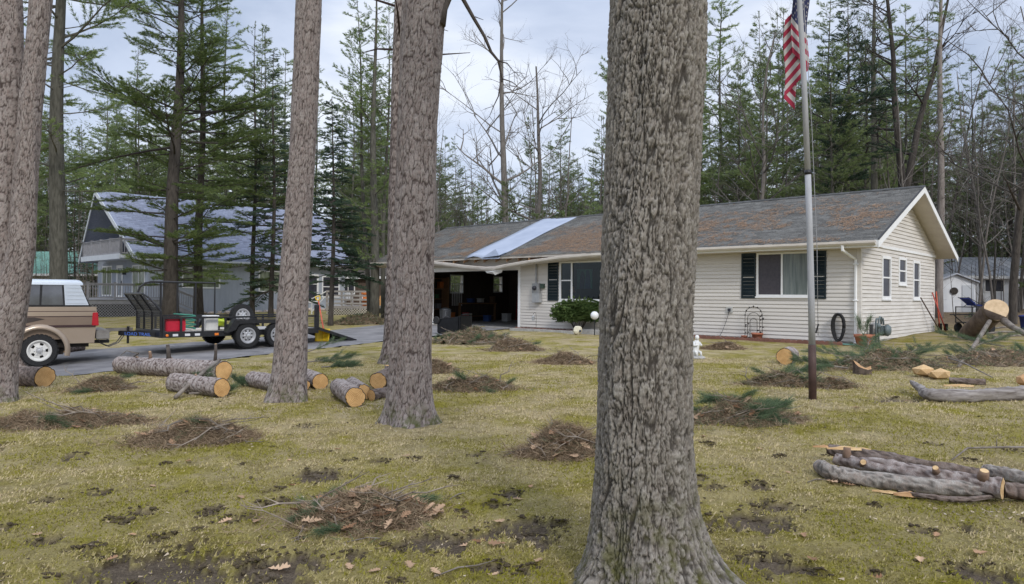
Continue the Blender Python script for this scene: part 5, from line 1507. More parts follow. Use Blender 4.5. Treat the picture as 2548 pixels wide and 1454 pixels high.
def conifer(name, seed, H, zb, Lmax, rt, whorl, nb, twn, K, ln, w, spread, rise, droop, shape, bark, leafm, tops=None, sides=8, lean=(0, 0), skip=.12, dead=0, flat=.6, loose=True):
    """returns the root Empty of a conifer: trunk, limb (branches) and crown (needles)"""
    rg = np.random.default_rng(seed); rs = random.Random(seed)
    root = empty(name)
    t = MB()
    zs = np.linspace(-.4, H, 14)
    tx = lambda z: (lean[0] * z + .06 * math.sin(z * .5 + seed), lean[1] * z + .06 * math.cos(z * .43 + seed))
    t.tube([(*tx(z), z) for z in zs], [max(.015, rt * (1 - max(0, z) / H) ** .85 * (1.25 if z < .2 else 1)) for z in zs], sides + 2)
    t.build('trunk', bark, root, True)
    lb = MB(); pts, dirs = [], []
    z = zb
    def twig_line(p, d, L_, r0, n, dr, tuft=True):
        q = [Vector(p)]; d = Vector(d)
        for i in range(n):
            d = (d + Vector((rs.uniform(-.16, .16), rs.uniform(-.16, .16), dr + rs.uniform(-.08, .08)))).normalized()
            q.append(q[-1] + d * (L_ / n))
        lb.tube(q[::2] if r0 < .012 else q, [r0 * (1 - i / (n + .4)) + .002 for i in (range(0, n + 1, 2) if r0 < .012 else range(n + 1))], 3 if r0 < .03 else 5, caps=False)
        return q, d
    while z < H - .15:
        f = (z - zb) / (H - zb)
        for b in range(nb):
            if rs.random() < skip: continue
            a = rs.uniform(0, 2 * math.pi); L_ = max(.25, Lmax * shape(f) * rs.uniform(.35, 1.15) * ((.6 + .8 * vnoise(a * .8, z * .45, seed)) if loose else 1))
            el = rise + rs.gauss(0, .2 if loose else .1) + .35 * f
            d = Vector((math.cos(a) * math.cos(el), math.sin(a) * math.cos(el), math.sin(el)))
            zz = z + rs.uniform(-.5, .5) * whorl
            q, de = twig_line((*tx(zz), zz), d, L_, .010 * L_ + .006, 5, droop)
            bare = rs.random() < dead * (1 - f)
            nt = max(2, int(twn * L_ * 1.15))
            for k in range(nt):
                s = .28 + .72 * (k + rs.random()) / nt
                i = min(4, int(s * 5)); p = q[i].lerp(q[i + 1], s * 5 - i)
                bd = (q[i + 1] - q[i]).normalized(); sd = bd.cross(Vector((0, 0, 1))).normalized() * (1 if k % 2 else -1)
                tl = (.30 * L_ * (1.15 - s) + .18) * rs.uniform(.7, 1.2)
                tq, td = twig_line(p, bd * .75 + sd * rs.uniform(.5, .9) + Vector((0, 0, rs.uniform(-.05, .18))), tl, .006, 2, .05)
                if bare: continue
                nn = max(2, int(tl / (ln * .75)))
                for j in range(nn):
                    u = .25 + .75 * (j + rs.random()) / nn; jj = min(1, int(u * 2)); pp = tq[jj].lerp(tq[jj + 1], u * 2 - jj)
                    pts.append(pp); dirs.append(td * .9 + Vector((0, 0, rs.uniform(-.5, .3))))
            if not bare: pts.append(q[-1]); dirs.append(de)
        z += whorl * rs.uniform(.75, 1.25)
    for i in range(4): pts.append(Vector((*tx(H), H - .1 - .12 * i))); dirs.append(Vector((rs.uniform(-.5, .5), rs.uniform(-.5, .5), 1)))
    lb.build('limb', bark, root)['kind'] = 'stuff'
    V, tint = needles(np.array([tuple(p) for p in pts]), np.array([tuple(d) for d in dirs]), K, ln, w, spread, rg, flat)
    link('crown', np_mesh('crown', V, np.arange(len(V)).reshape(-1, 3), False, {'tint': tint}), leafm, root)
    return root

def bare_tree(name, seed, H, rt, first, bark, depth=4, spread=.55, up=.35, n0=6, fork=None, lean=(0, 0)):
    """leafless tree: trunk, limb (branches), twig (fine ends)"""
    rs = random.Random(seed); root = empty(name)
    t, lb, tw = MB(), MB(), MB()
    def grow(mb, p, d, L_, r0, r1, n, wob, dr):
        q = [Vector(p)]; d = Vector(d).normalized()
        for i in range(n):
            d = (d + Vector((rs.uniform(-wob, wob), rs.uniform(-wob, wob), dr))).normalized(); q.append(q[-1] + d * L_ / n)
        mb.tube(q, [r0 + (r1 - r0) * i / n for i in range(n + 1)], 8 if r0 > .06 else 5 if r0 > .015 else 3, caps=False)
        return q
    def split(q, L_, r, lev):
        if lev == 0 or r < .003: return
        k = rs.randint(3, 5)
        for i in range(k):
            s = rs.uniform(.3, 1.0) * (len(q) - 1); j = min(len(q) - 2, int(s)); p = q[j].lerp(q[j + 1], s - j)
            bd = (q[j + 1] - q[j]).normalized(); a = Vector((rs.gauss(0, 1), rs.gauss(0, 1), rs.gauss(0, .7))).normalized()
            d = bd * (1 - spread) + a * spread + Vector((0, 0, up * .4)); l2 = L_ * rs.uniform(.38, .68); r2 = r * rs.uniform(.45, .68)
            mb = lb if r2 > .012 else tw
            q2 = grow(mb, p, d, l2, r2, r2 * .35, 4 if lev > 1 else 3, .28, .04)
            split(q2, l2, r2 * .8, lev - 1)
    stems = [((0, 0, -.3), Vector((lean[0], lean[1], 1)), H, rt)]
    if fork:
        zf, angs = fork
        q = grow(t, (0, 0, -.3), (lean[0], lean[1], 1), zf + .3, rt, rt * .85, 5, .05, .0)
        stems = [(tuple(q[-1] - Vector((0, 0, .1))), Vector((math.sin(a) * 1, .1 * s_, math.cos(a))), (H - zf) * rs.uniform(.85, 1.05), rt * .62) for s_, a in enumerate(angs)]
    for p, d, L_, r in stems:
        q = grow(t, p, d, L_, r, r * .22, 9, .11, .06)
        for i in range(n0 * 2):
            s = rs.uniform(first, 1.0) * (len(q) - 1); j = min(len(q) - 2, int(s)); pp = q[j].lerp(q[j + 1], s - j)
            a = rs.uniform(0, 6.28); l2 = L_ * rs.uniform(.16, .36) * (1.15 - .5 * s / 9); r2 = max(.008, r * (1 - .75 * s / 9) * rs.uniform(.28, .5))
            q2 = grow(lb, pp, (math.cos(a), math.sin(a), up + rs.uniform(-.1, .5)), l2, r2, r2 * .3, 5, .22, .05)
            split(q2, l2, r2, depth - 1)
    t.build('trunk', bark, root, True); lb.build('limb', bark, root)['kind'] = 'stuff'
    if tw.v:
        o = tw.build('twig', M_TWIG, root); o['kind'] = 'stuff'
    return root

wp = lambda f: (.55 + .9 * f) if f < .35 else .87 * (1.03 - f) ** .75 / .72   # wide below, rounded top
cone = lambda f: 1.02 - f
def put(root, loc, label, cat='tree', group=None, rz=0.0, sc=1.0):
    root.location = loc; root.rotation_euler = (0, 0, rz); root.scale = (sc,) * 3
    return tag(root, label, cat, group)

# ---- the identifiable trees in the middle distance
T = conifer('white_pine', 101, 21, 5.2, 4.4, .31, .55, 5, 6, 10, .15, .0085, .42, .05, .04, wp, M_BARKG, M_NW, skip=.15)
put(T, far(141, 25), 'thick white pine with a mossy green trunk standing behind the tan truck')
T = conifer('white_pine', 102, 23, 1.9, 5.2, .37, .50, 5, 7, 11, .16, .0095, .42, .02, .03, wp, M_BARKD, M_NW, lean=(.028, 0), skip=.1)
put(T, far(421, 35), 'tall white pine leaning right, trunk rising behind the red tool case')
T = conifer('white_pine', 103, 22, 2.4, 4.2, .25, .55, 4, 7, 11, .15, .0095, .42, .0, .02, wp, M_BARKD, M_NW, lean=(.006, 0), skip=.15)
put(T, far(494, 38), 'slimmer straight white pine just right of the leaning white pine')
T = conifer('white_pine', 104, 17, 1.9, 3.7, .15, .6, 4, 6, 8, .14, .010, .42, .0, .02, wp, M_BARKD, M_NW)
put(T, far(630, 41), 'thin white pine in front of the chalet roof, left of the dark spruce')
T = conifer('spruce_tree', 105, 15, 1.4, 3.0, .15, .36, 5, 9, 12, .07, .0095, .55, -.12, -.02, cone, M_BARKD, M_NS, loose=False)
put(T, far(677, 40), 'dark spruce in front of the chalet, partly behind the leaning red pine')
T = conifer('blue_spruce', 106, 9.9, 2.0, 2.05, .12, .24, 6, 12, 15, .055, .0085, .55, -.10, -.035, cone, M_BARKD, M_NS, loose=False)
put(T, far(825, 31), 'dark conical blue spruce with a bare lower trunk between the two red pines')
# clump of pines whose stems part above, right of the spruce
T = conifer('white_pine', 107, 17.5, 2.8, 2.6, .23, .62, 4, 6.5, 9, .14, .0095, .42, .05, .04, wp, M_BARKG, M_NW, lean=(-.004, 0), skip=.2)
put(T, far(930, 34), 'white pine with upswept stems to the right of the blue spruce')
T = root107 = conifer('white_pine', 108, 17.0, 7.0, 2.1, .13, .55, 4, 6.5, 9, .14, .0095, .42, .15, .05, wp, M_BARKG, M_NW, lean=(-.05, .02), skip=.2)
put(T, far(918, 35.5), 'thin white pine leaning left behind the upswept white pine')
T = conifer('white_pine', 109, 16.5, 6.0, 2.0, .13, .55, 4, 6.5, 9, .14, .0095, .42, .15, .05, wp, M_BARKG, M_NW, lean=(.012, .02), skip=.2)
put(T, far(952, 37), 'slim white pine beside the picket fence, touching the middle red pine')
T = bare_tree('bare_tree', 201, 24, .30, .25, M_BARKB, 4, .55, .35, 6, lean=(.105, 0))
put(T, far(1266, 50), 'tall leafless tree leaning right behind the garage roof')
T = bare_tree('bare_tree', 202, 19, .26, .3, M_BARKB, 4, .55, .35, 6, lean=(.085, 0))
put(T, far(1306, 52), 'leafless tree with a forked top beside the taller leaning one')
T = bare_tree('oak_tree', 203, 21, .34, .2, M_BARKD, 4, .6, .3, 6, fork=(6.2, (-.20, .32)))
put(T, far(2250, 38), 'dark leafless oak forking in two above the gable peak')
T = bare_tree('oak_tree', 204, 17, .17, .25, M_BARKD, 4, .6, .3, 6, lean=(-.03, 0))
put(T, far(2520, 30), 'slender leafless oak at the right edge of the woods')
T = bare_tree('bare_tree', 205, 15, .16, .2, M_BARKB, 4, .6, .45, 7, lean=(-.01, 0))
put(T, far(1884, 36), 'twiggy leafless tree with arching branches behind the roof left of the flag')
T = conifer('balsam_fir', 110, 17, 3.0, 3.4, .19, .42, 5, 8, 11, .075, .0115, .55, -.05, .0, wp, M_BARKG, M_NS)
put(T, far(2108, 37), 'dense dark fir behind the roof between the flag and the forked oak')
T = conifer('white_pine', 111, 24, 9.0, 3.6, .25, .7, 4, 5.5, 9, .15, .0105, .42, .05, .04, wp, M_BARKG, M_NW, skip=.2)
put(T, far(2172, 41), 'white pine with a green stained trunk behind the dark fir')
T = conifer('red_pine', 112, 23, 8.5, 3.2, .21, .8, 3, 5, 10, .14, .010, .5, .1, .06, wp, mat('pale_pine_bark', (.17, .145, .13), (.27, .24, .22), scale=4, rough=.95, bump=.5, bscale=12, stretch=(3, 3, .7)), M_NW, skip=.25, dead=.2)
put(T, far(2338, 36), 'red pine with a pale pinkish trunk rising behind the gable rake')

# ---- woods: prototypes copied at every spot
M_NWF = mat_leafy('woods_pine_needles', (.10, .145, .065), (.31, .37, .155), .5, .3)  # lighter than the near needles: distance haze put into the colour
M_NSF = mat_leafy('woods_spruce_needles', (.045, .078, .052), (.13, .185, .115), .4, .25)
protos = [conifer('white_pine', 120, 21, 2.5, 3.7, .16, .62, 5, 5.5, 10, .19, .0125, .5, .05, .02, wp, M_BARKG, M_NWF, skip=.15),
          conifer('white_pine', 121, 17, 1.0, 3.4, .13, .55, 5, 5.5, 10, .19, .0125, .5, .08, .02, wp, M_BARKG, M_NWF, skip=.15),
          conifer('red_pine', 122, 23, 6.0, 2.9, .14, .7, 4, 5, 12, .18, .0125, .55, .1, .05, wp, M_BARKB, M_NWF, skip=.15, dead=.4),
          conifer('spruce_tree', 123, 15, .8, 2.6, .13, .42, 6, 6, 11, .10, .0125, .55, -.08, .0, cone, M_BARKD, M_NSF, loose=False),
          conifer('young_pine', 124, 7, .3, 2.1, .06, .36, 5, 7, 9, .15, .011, .5, .1, .05, cone, M_BARKG, M_NWF)]
bares = [bare_tree('bare_tree', 220, 17, .11, .25, M_BARKB, 3, .55, .4, 6), bare_tree('bare_tree', 221, 14, .085, .2, M_BARKB, 3, .55, .45, 6),
         bare_tree('bare_tree', 222, 19, .13, .4, M_BARKB, 3, .5, .4, 5, lean=(.03, 0)), bare_tree('sapling', 223, 6.5, .045, .1, M_BARKB, 3, .55, .5, 6)]
used = {}
def plant(proto, loc, rz, sc, label, group):
    if proto.name not in used:
        used[proto.name] = 1
        put(proto, loc, label, 'tree', group, rz, sc); return
    copy_thing(proto, loc, rz, (sc, sc, sc * random.uniform(.92, 1.08)), label, group)
RS = random.Random(33)
def clear(p):
    """keep the woods out of lots, houses and the drive"""
    h = p - HO; a, b = h.x * HXv.x + h.y * HXv.y, h.x * HYv.x + h.y * HYv.y
    if -24 < a < 3.5 and -16 < b < 11.5: return False
    h = p - CH; a, b = h.x * HXv.x + h.y * HXv.y, h.x * HYv.x + h.y * HYv.y
    if -12 < a < 4.5 and -9 < b < 17: return False
    px = CPX + FPX * p.x / p.y
    return not (170 < px < 480 and p.y < 62 or 30 < px <= 170 and p.y < 74)
MARKS = [(-60, 'the double stemmed pine'), (141, 'the thick mossy pine trunk'), (300, 'the chalet gable'), (421, 'the leaning white pine'), (494, 'the slim straight pine'), (560, 'the chalet roof'), (630, 'the thin pine by the chalet'),
         (757, 'the leaning red pine'), (825, 'the blue spruce'), (930, 'the upswept pine'), (1030, 'the middle red pine'), (1110, 'the low garage roof'), (1190, 'the gap of open sky'), (1266, 'the tall leaning bare tree'), (1315, 'the forked bare tree'),
         (1410, 'the roof tarp'), (1480, 'the picture window roof'), (1620, 'the big oak trunk'), (1760, 'the roof beside the oak'), (1830, 'the mossy ridge'), (1884, 'the twiggy arching tree'), (1960, 'the flag'), (2030, 'the flagpole joint'),
         (2108, 'the dense dark fir'), (2172, 'the green stained pine'), (2250, 'the forked oak'), (2300, 'the gable peak'), (2338, 'the pale trunked pine'), (2400, 'the garden shed'), (2460, 'the white cottage'), (2520, 'the slender oak'), (2640, 'the far right branches')]
KIND = {'white_pine': 'feathery white pine', 'red_pine': 'high crowned red pine', 'spruce_tree': 'narrow spruce', 'young_pine': 'bushy young pine', 'bare_tree': 'leafless grey tree', 'sapling': 'thin leafless sapling'}
ZONE = {'L': 'in the woods on the left', 'C': 'in the woods in the centre', 'R': 'in the woods on the right'}
SEEN = set()
def tree_label(b, px, D, sc):
    m = min(MARKS, key=lambda q: abs(q[0] - px)); d = px - m[0]
    pos = 'straight behind' if abs(d) < 10 else ('just left of' if d < 0 else 'just right of') if abs(d) < 38 else ('a little left of' if d < 0 else 'a little right of')
    for size in (('tall ' if sc > .9 else 'short ' if sc < .76 else 'middling '), 'slender ', 'ragged '):
        for dep in ('', ', farther back' if D > 60 else ', nearer', ', far back', ', half hidden', ', in brush'):
            l = size + KIND[b] + ' ' + pos + ' ' + m[1] + dep
            if l not in SEEN: SEEN.add(l); return l
    return l
def woods(n, px0, px1, d0, d1, weights, z, smax=1.0, smin=.75):
    k = 0; tries = 0; taken = []
    while k < n and tries < n * 30:
        tries += 1
        px, D = RS.uniform(px0, px1), d0 + (d1 - d0) * RS.random() ** 1.0
        p_ = far(px, D)
        if not clear(p_) or any((p_ - q).length < 1.6 for q in taken): continue
        pr = RS.choices(protos + bares, weights)[0]
        if 2310 < px < 2600 and D < 54 and pr in protos: pr = bares[RS.choice((0, 1, 3))]
        b = pr.name.split('.')[0]
        taken.append(p_); k += 1
        sc = RS.uniform(smin, smax); plant(pr, p_, RS.uniform(0, 6.28), sc, tree_label(b, px, D, sc), KIND[b] + ' ' + ZONE[z])
#        wp20 wp18 rp sp yp | b17 b14 b19 sap
woods(76, -160, 1000, 50, 90, (8, 8, 4, 3, 5, 2, 2, 1, 2), 'L', 1.05, .72)
woods(9, -160, 30, 33, 54, (4, 6, 1, 2, 5, 1, 2, 1, 2), 'L', .9, .6)
woods(66, 960, 1560, 60, 96, (3, 8, 2, 3, 9, 2, 3, 1, 3), 'C', .86, .58)
woods(26, 1000, 1540, 44, 58, (0, 0, 0, 0, 9, 0, 2, 0, 3), 'C', 1.25, .8)
woods(112, 1500, 2720, 42, 92, (9, 9, 5, 3, 6, 4, 5, 5, 2), 'R', 1.08, .75)
woods(20, 2330, 2750, 33, 60, (1, 2, 2, 1, 3, 3, 5, 3, 4), 'R', 1.0, .7)
woods(18, 1700, 2330, 35, 44, (1, 3, 1, 0, 6, 2, 4, 2, 3), 'R', .95, .7)
for px_, D_, sc_ in ((556, 64, 1.3), (655, 66, 1.28), (705, 70, 1.25), (335, 68, 1.2), (262, 66, 1.1), (60, 76, 1.25), (1105, 66, .78), (1495, 62, .85), (1790, 52, 1.15), (2060, 56, 1.2)):
    plant(protos[RS.choice((0, 1)) if sc_ < 1 else 0], far(px_, D_), RS.uniform(0, 6.28), sc_, tree_label('white_pine', px_, D_, sc_), KIND['white_pine'] + ' behind the houses')
woods(34, 40, 1000, 64, 86, (8, 7, 2, 1, 1, 0, 1, 0, 0), 'L', 1.18, .9)
woods(26, 1020, 1560, 66, 84, (1, 9, 0, 1, 4, 0, 1, 0, 1), 'C', .82, .62)
woods(40, 1640, 2700, 46, 74, (8, 8, 2, 1, 2, 1, 2, 1, 0), 'R', 1.12, .85)
for pr in protos + bares:
    if pr.name not in used:
        for ch in list(pr.children): bpy.data.objects.remove(ch)
        bpy.data.objects.remove(pr)

# ---- thicket: the fine tangle of stems low in the woods
def thicket():
    rg = np.random.default_rng(77); Vs = []
    n = 5200
    px = rg.uniform(-200, 2800, n); D = rg.uniform(46, 105, n)
    D = np.where(px > 2330, rg.uniform(34, 100, n), D)
    X = (px - CPX) / FPX * D; Y = D
    ok = np.ones(n, bool)
    for c, (a0, a1, b0, b1) in ((HO, (-24, 3.5, -16, 11.5)), (CH, (-12, 4.5, -9, 17))):
        a = (X - c.x) * HXv.x + (Y - c.y) * HXv.y; b = (X - c.x) * HYv.x + (Y - c.y) * HYv.y
        ok &= ~((a > a0) & (a < a1) & (b > b0) & (b < b1))
    wl_ = (np.abs(px - 2450) < 200) & (D < 58) & (rg.random(n) < .75); ok &= ~wl_
    ok &= ~((px > 740) & (px < 1000) & (D < 66))
    X, Y = X[ok], Y[ok]; n = len(X); Z = gz_np(X, Y)
    base = np.stack([X, Y, Z], -1)
    H = rg.gamma(3, 1.6, n).clip(1.2, 13)
    top = base + np.stack([rg.normal(0, .09, n) * H, rg.normal(0, .09, n) * H, H], -1)
    def blades(a, b, w):
        d = b - a; s = np.cross(d, np.array([.3, .9, .2])); s /= np.linalg.norm(s, axis=1, keepdims=True) + 1e-9
        s2 = np.cross(d, s); s2 /= np.linalg.norm(s2, axis=1, keepdims=True) + 1e-9
        w = w[:, None]
        for u in (s, s2): Vs.append(np.stack([a - u * w, a + u * w, b + u * w * .3, b - u * w * .3], 1).reshape(-1, 3))
    blades(base, top, .010 + .0035 * H)
    for k in range(6):
        t = rg.uniform(.25, 1, n)[:, None]; p = base * (1 - t) + top * t
        e_ = p + np.stack([rg.normal(0, .22, n) * H ** .7, rg.normal(0, .22, n) * H ** .7, rg.uniform(.0, .38, n) * H ** .7], -1)
        blades(p, e_, .004 + .0012 * H)
    V = np.concatenate(Vs)
    o = link('thicket', np_mesh('thicket', V, np.arange(len(V)).reshape(-1, 4)), M_TWIG)
    tag(o, 'grey brown tangle of leafless brush filling the woods', 'brush', kind='stuff')
thicket()

# ---- the far side of the woods, read as one mass
def treeline():
    rg = np.random.default_rng(78); n = 120000
    px = rg.uniform(-260, 2860, n); D = rg.uniform(92, 150, n); X = (px - CPX) / FPX * D
    top = 7 + 17 * (1 - np.exp(-((px - 1230) / 330) ** 2)) * (.5 + .7 * fbm(px / 70., px * 0 + 3, 5, 4)) + 4 * fbm(px / 25., px * 0 + 8, 6, 3)
    h = rg.random(n) ** .9 * top
    ok = (rg.random(n) < sstep(.36, .56, fbm(X * .35, h * .5, 9, 4)) * (1.1 - .4 * h / top))
    px, D, X, h = px[ok], D[ok], X[ok], h[ok]; n = len(X)
    Z = gz_np(X, D) + h
    P_ = np.stack([X, D, Z], -1); D_ = np.stack([rg.normal(0, 1, n), rg.normal(0, 1, n), rg.normal(.1, .5, n)], -1)
    V, tint = needles(P_, D_, 3, .8, .055, .5, rg)
    o = link('treeline', np_mesh('treeline', V, np.arange(len(V)).reshape(-1, 3), False, {'tint': tint}), mat_leafy('far_foliage', (.11, .14, .085), (.26, .29, .165), .45, 0))  # paleness of the far foliage is haze painted into its colour
    tag(o, 'far haze paled green mass of trees closing the woods', 'trees', kind='stuff')
treeline()
# ------------------------------------------------------------------ cut logs
def ring_material():
    m = bpy.data.materials.new('cut_wood'); m.use_nodes = True
    N, L = m.node_tree.nodes, m.node_tree.links
    b = N['Principled BSDF']; b.inputs['Roughness'].default_value = .8; b.inputs['Specular IOR Level'].default_value = .2
    tc = N.new('ShaderNodeTexCoord')
    w_ = N.new('ShaderNodeTexWave'); w_.wave_type = 'RINGS'; w_.rings_direction = 'X'
    w_.inputs['Scale'].default_value = 16; w_.inputs['Distortion'].default_value = 2.2; w_.inputs['Detail'].default_value = 3; w_.inputs['Detail Scale'].default_value = 1.4
    n = N.new('ShaderNodeTexNoise'); n.inputs['Scale'].default_value = 9; n.inputs['Detail'].default_value = 6
    L.new(tc.outputs['Object'], w_.inputs['Vector']); L.new(tc.outputs['Object'], n.inputs['Vector'])
    r = N.new('ShaderNodeValToRGB'); r.color_ramp.elements[0].color = (.46, .255, .095, 1); r.color_ramp.elements[1].color = (.68, .45, .215, 1)
    L.new(w_.outputs['Fac'], r.inputs[0])
    x = N.new('ShaderNodeMix'); x.data_type = 'RGBA'; x.blend_type = 'MULTIPLY'; x.inputs[0].default_value = .6
    r2 = N.new('ShaderNodeValToRGB'); r2.color_ramp.elements[0].position = .3; r2.color_ramp.elements[0].color = (.66, .58, .50, 1); r2.color_ramp.elements[1].position = .65; r2.color_ramp.elements[1].color = (1.1, 1.1, 1.1, 1)
    L.new(n.outputs[0], r2.inputs[0]); L.new(r.outputs[0], x.inputs[6]); L.new(r2.outputs[0], x.inputs[7]); L.new(x.outputs[2], b.inputs['Base Color'])
    bp = N.new('ShaderNodeBump'); bp.inputs['Strength'].default_value = .3; bp.inputs['Distance'].default_value = .004
    L.new(n.outputs[0], bp.inputs['Height']); L.new(bp.outputs[0], b.inputs['Normal'])
    return m
M_CUT = ring_material()
M_LOGB = bark_material('log_bark', (.085, .060, .052), (.30, .255, .235), (.46, .42, .40), (.26, .17, .14))
M_LOGD = bark_material('dark_log_bark', (.06, .045, .038), (.17, .13, .108), (.27, .225, .20), (.18, .115, .088))
M_LIMB = bark_material('lichen_limb_bark', (.09, .08, .07), (.29, .255, .225), (.43, .405, .37), (.32, .23, .185))
M_SPLIT = mat('split_wood', (.44, .27, .12), (.68, .49, .27), scale=5, rough=.8, stretch=(1, 8, 8), bump=.4, bscale=30)

def log_skin(L_, R, seed, m, parent, R2=None, na=44, name='bark', depth=.012):
    """bark of a log lying along local x, from 0 to L"""
    R2 = R2 or R
    n = max(8, int(L_ / .02)); xs = np.linspace(0, L_, n); th = np.linspace(0, 2 * np.pi, na, endpoint=False)
    T, Xg = np.meshgrid(th, xs)
    cells = 13
    u = T / (2 * np.pi) * cells + (fbm(np.cos(T) * 2 + 7, Xg * 3 + np.sin(T) * 2, seed, 3) - .5) * 3
    f1, e, cid = worley(np.mod(u, cells), Xg / .11, seed, cells, .8)
    pl_ = sstep(.02, .2, e); fine = fbm(np.cos(T) * 18 + Xg * 22, np.sin(T) * 18 + 5, seed + 2, 3) - .5
    Rr = (R + (R2 - R) * Xg / L_) * (1 + .20 * (fbm(np.cos(T) * 1.4 + 3, np.sin(T) * 1.4 + Xg * 1.5, seed + 8, 2) - .5)) + depth * (pl_ - 1) * .8 + depth * .8 * fine
    idx = np.arange(n * na).reshape(n, na); i2 = np.roll(idx, -1, 1)
    F_ = np.stack([idx[:-1], idx[1:], i2[1:], i2[:-1]], -1).reshape(-1, 4)
    me = np_mesh(name, np.stack([Xg, Rr * np.cos(T), Rr * np.sin(T)], -1).reshape(-1, 3), F_, True, {'plate': pl_.ravel(), 'tone': np.clip(cid * .7 + .3 + fine, 0, 1).ravel()})
    return link(name, me, m, parent), Rr[0], Rr[-1]

def face_disc(x, rad_, parent, sgn, seed, name='cut_face'):
    na = len(rad_); rs = random.Random(seed); V = [(x + sgn * .006, 0, 0)]
    for k in range(na): a = 2 * math.pi * k / na; V.append((x + sgn * .004, rad_[k] * .5 * math.cos(a), rad_[k] * .5 * math.sin(a)))
    for k in range(na): a = 2 * math.pi * k / na; V.append((x + sgn * .001, rad_[k] * .935 * math.cos(a), rad_[k] * .935 * math.sin(a)))
    F_ = [(0, 1 + k, 1 + (k + 1) % na) for k in range(na)] + [(1 + k, 1 + na + k, 1 + na + (k + 1) % na, 1 + (k + 1) % na) for k in range(na)]
    return MB().add(V, F_).build(name, M_CUT, parent)

def log(a, b, R, label, group='cut logs left on the lawn', m=None, sink=.015, seed=1, R2=None, stubs=(), name='log', L_=None, lift=0.0, tilt=0.0):
    A, B = (at(*a) if len(a) == 2 else Vector(a)), (at(*b) if len(b) == 2 else Vector(b))
    d = B - A; d.z = 0
    if L_: B = A + d.normalized() * L_
    d = B - A; ln = math.hypot(d.x, d.y)
    zA = gz(A.x, A.y) + R - sink + lift; zB = gz(B.x, B.y) + (R2 or R) - sink + lift + tilt
    r = empty(name, (A.x, A.y, zA), 0, label, 'log', group)
    r.rotation_euler = (0, -math.atan2(zB - zA, ln), math.atan2(d.y, d.x))
    sk, r0, r1 = log_skin(ln, R, seed, m or M_LOGB, r, R2)
    face_disc(0, r0, r, -1, seed); face_disc(ln, r1, r, 1, seed)
    for s, az, sl, sr, le in stubs:
        q = MB(); p = Vector((ln * s, R * .8 * math.cos(az), R * .8 * math.sin(az))); dr = Vector((le, math.cos(az), math.sin(az))).normalized()
        q.tube([p, p + dr * sl * .5 + Vector((.01, 0, 0)), p + dr * sl], [sr * 1.3, sr, sr * .9], 9, 0, True)
        so = q.build('branch_stub', MATS['dark_limb'] if sl > .2 else mat('stub_bark', (.16, .10, .07), (.26, .18, .13), scale=9, rough=.9), r, True)
        c = MB().tube([p + dr * (sl + .001), p + dr * (sl + .004)], sr * .8, 9); c.build('cut_face', M_SPLIT, so)
    return r
UP, TOP = math.pi / 2, math.pi / 2
log((-12, 958), (112, 963), .185, 'short dark log with a pale end beside the double stemmed pine', m=M_LOGD, seed=3)
log((300, 928), (556, 947), .18, 'longest log by the driveway, with broken branch stubs standing up', seed=4, stubs=((.33, 1.7, .16, .03, .1), (.50, 1.5, .30, .038, -.25), (.46, .9, .08, .04, 0), (.93, 1.6, .34, .026, .12), (.2, 1.8, .05, .03, 0)))
log((432, 972), (552, 987), .148, 'log lying in front of the longest log, partly under green needles', seed=5, stubs=((.5, 1.7, .05, .02, 0),))
log((628, 962), (692, 976), .135, 'log running behind the base of the leaning red pine', seed=6)
log((752, 952), (797, 969), .135, 'log with a round pale end just right of the leaning red pine', seed=7)
log((700, 950), (752, 974), .12, 'log end peeping out at the right foot of the leaning red pine', seed=8, m=M_LOGD)
log((842, 984), (884, 1012), .138, 'grey barked log with its ringed end facing the camera between the pines', seed=9)
log((874, 974), (904, 996), .12, 'log touching the back of the ringed grey log', seed=10)
log((966, 955), (940, 969), .142, 'round log end facing the camera left of the middle red pine', seed=11, m=M_LOGD)
log((990, 985), (924, 997), .085, 'thin dark log at the left foot of the middle red pine', seed=12, m=M_LOGD)
log((1966, 903), (1944, 910), .178, 'short fat round of wood on the lawn beside the flagpole', seed=13, L_=.42)
log((205, 872), (160, 878), .12, 'small log end on the grass behind the truck wheel', seed=14, m=M_LOGD)
def stump(p, R, H, label, seed, m=None, group='cut logs left on the lawn'):
    A = at(*p); r = empty('log', (A.x, A.y, gz(A.x, A.y) - .01), 0, label, 'log', group); r.rotation_euler = (0, -math.pi / 2, 0)
    sk, r0, r1 = log_skin(H, R, seed, m or M_LOGB, r); face_disc(0, r0, r, -1, seed); face_disc(H, r1, r, 1, seed); return r
stump((62, 915), .20, .30, 'grey round standing on end behind the short dark log', 15)
stump((974, 952), .12, .30, 'round standing on end half hidden by the middle red pine', 16)

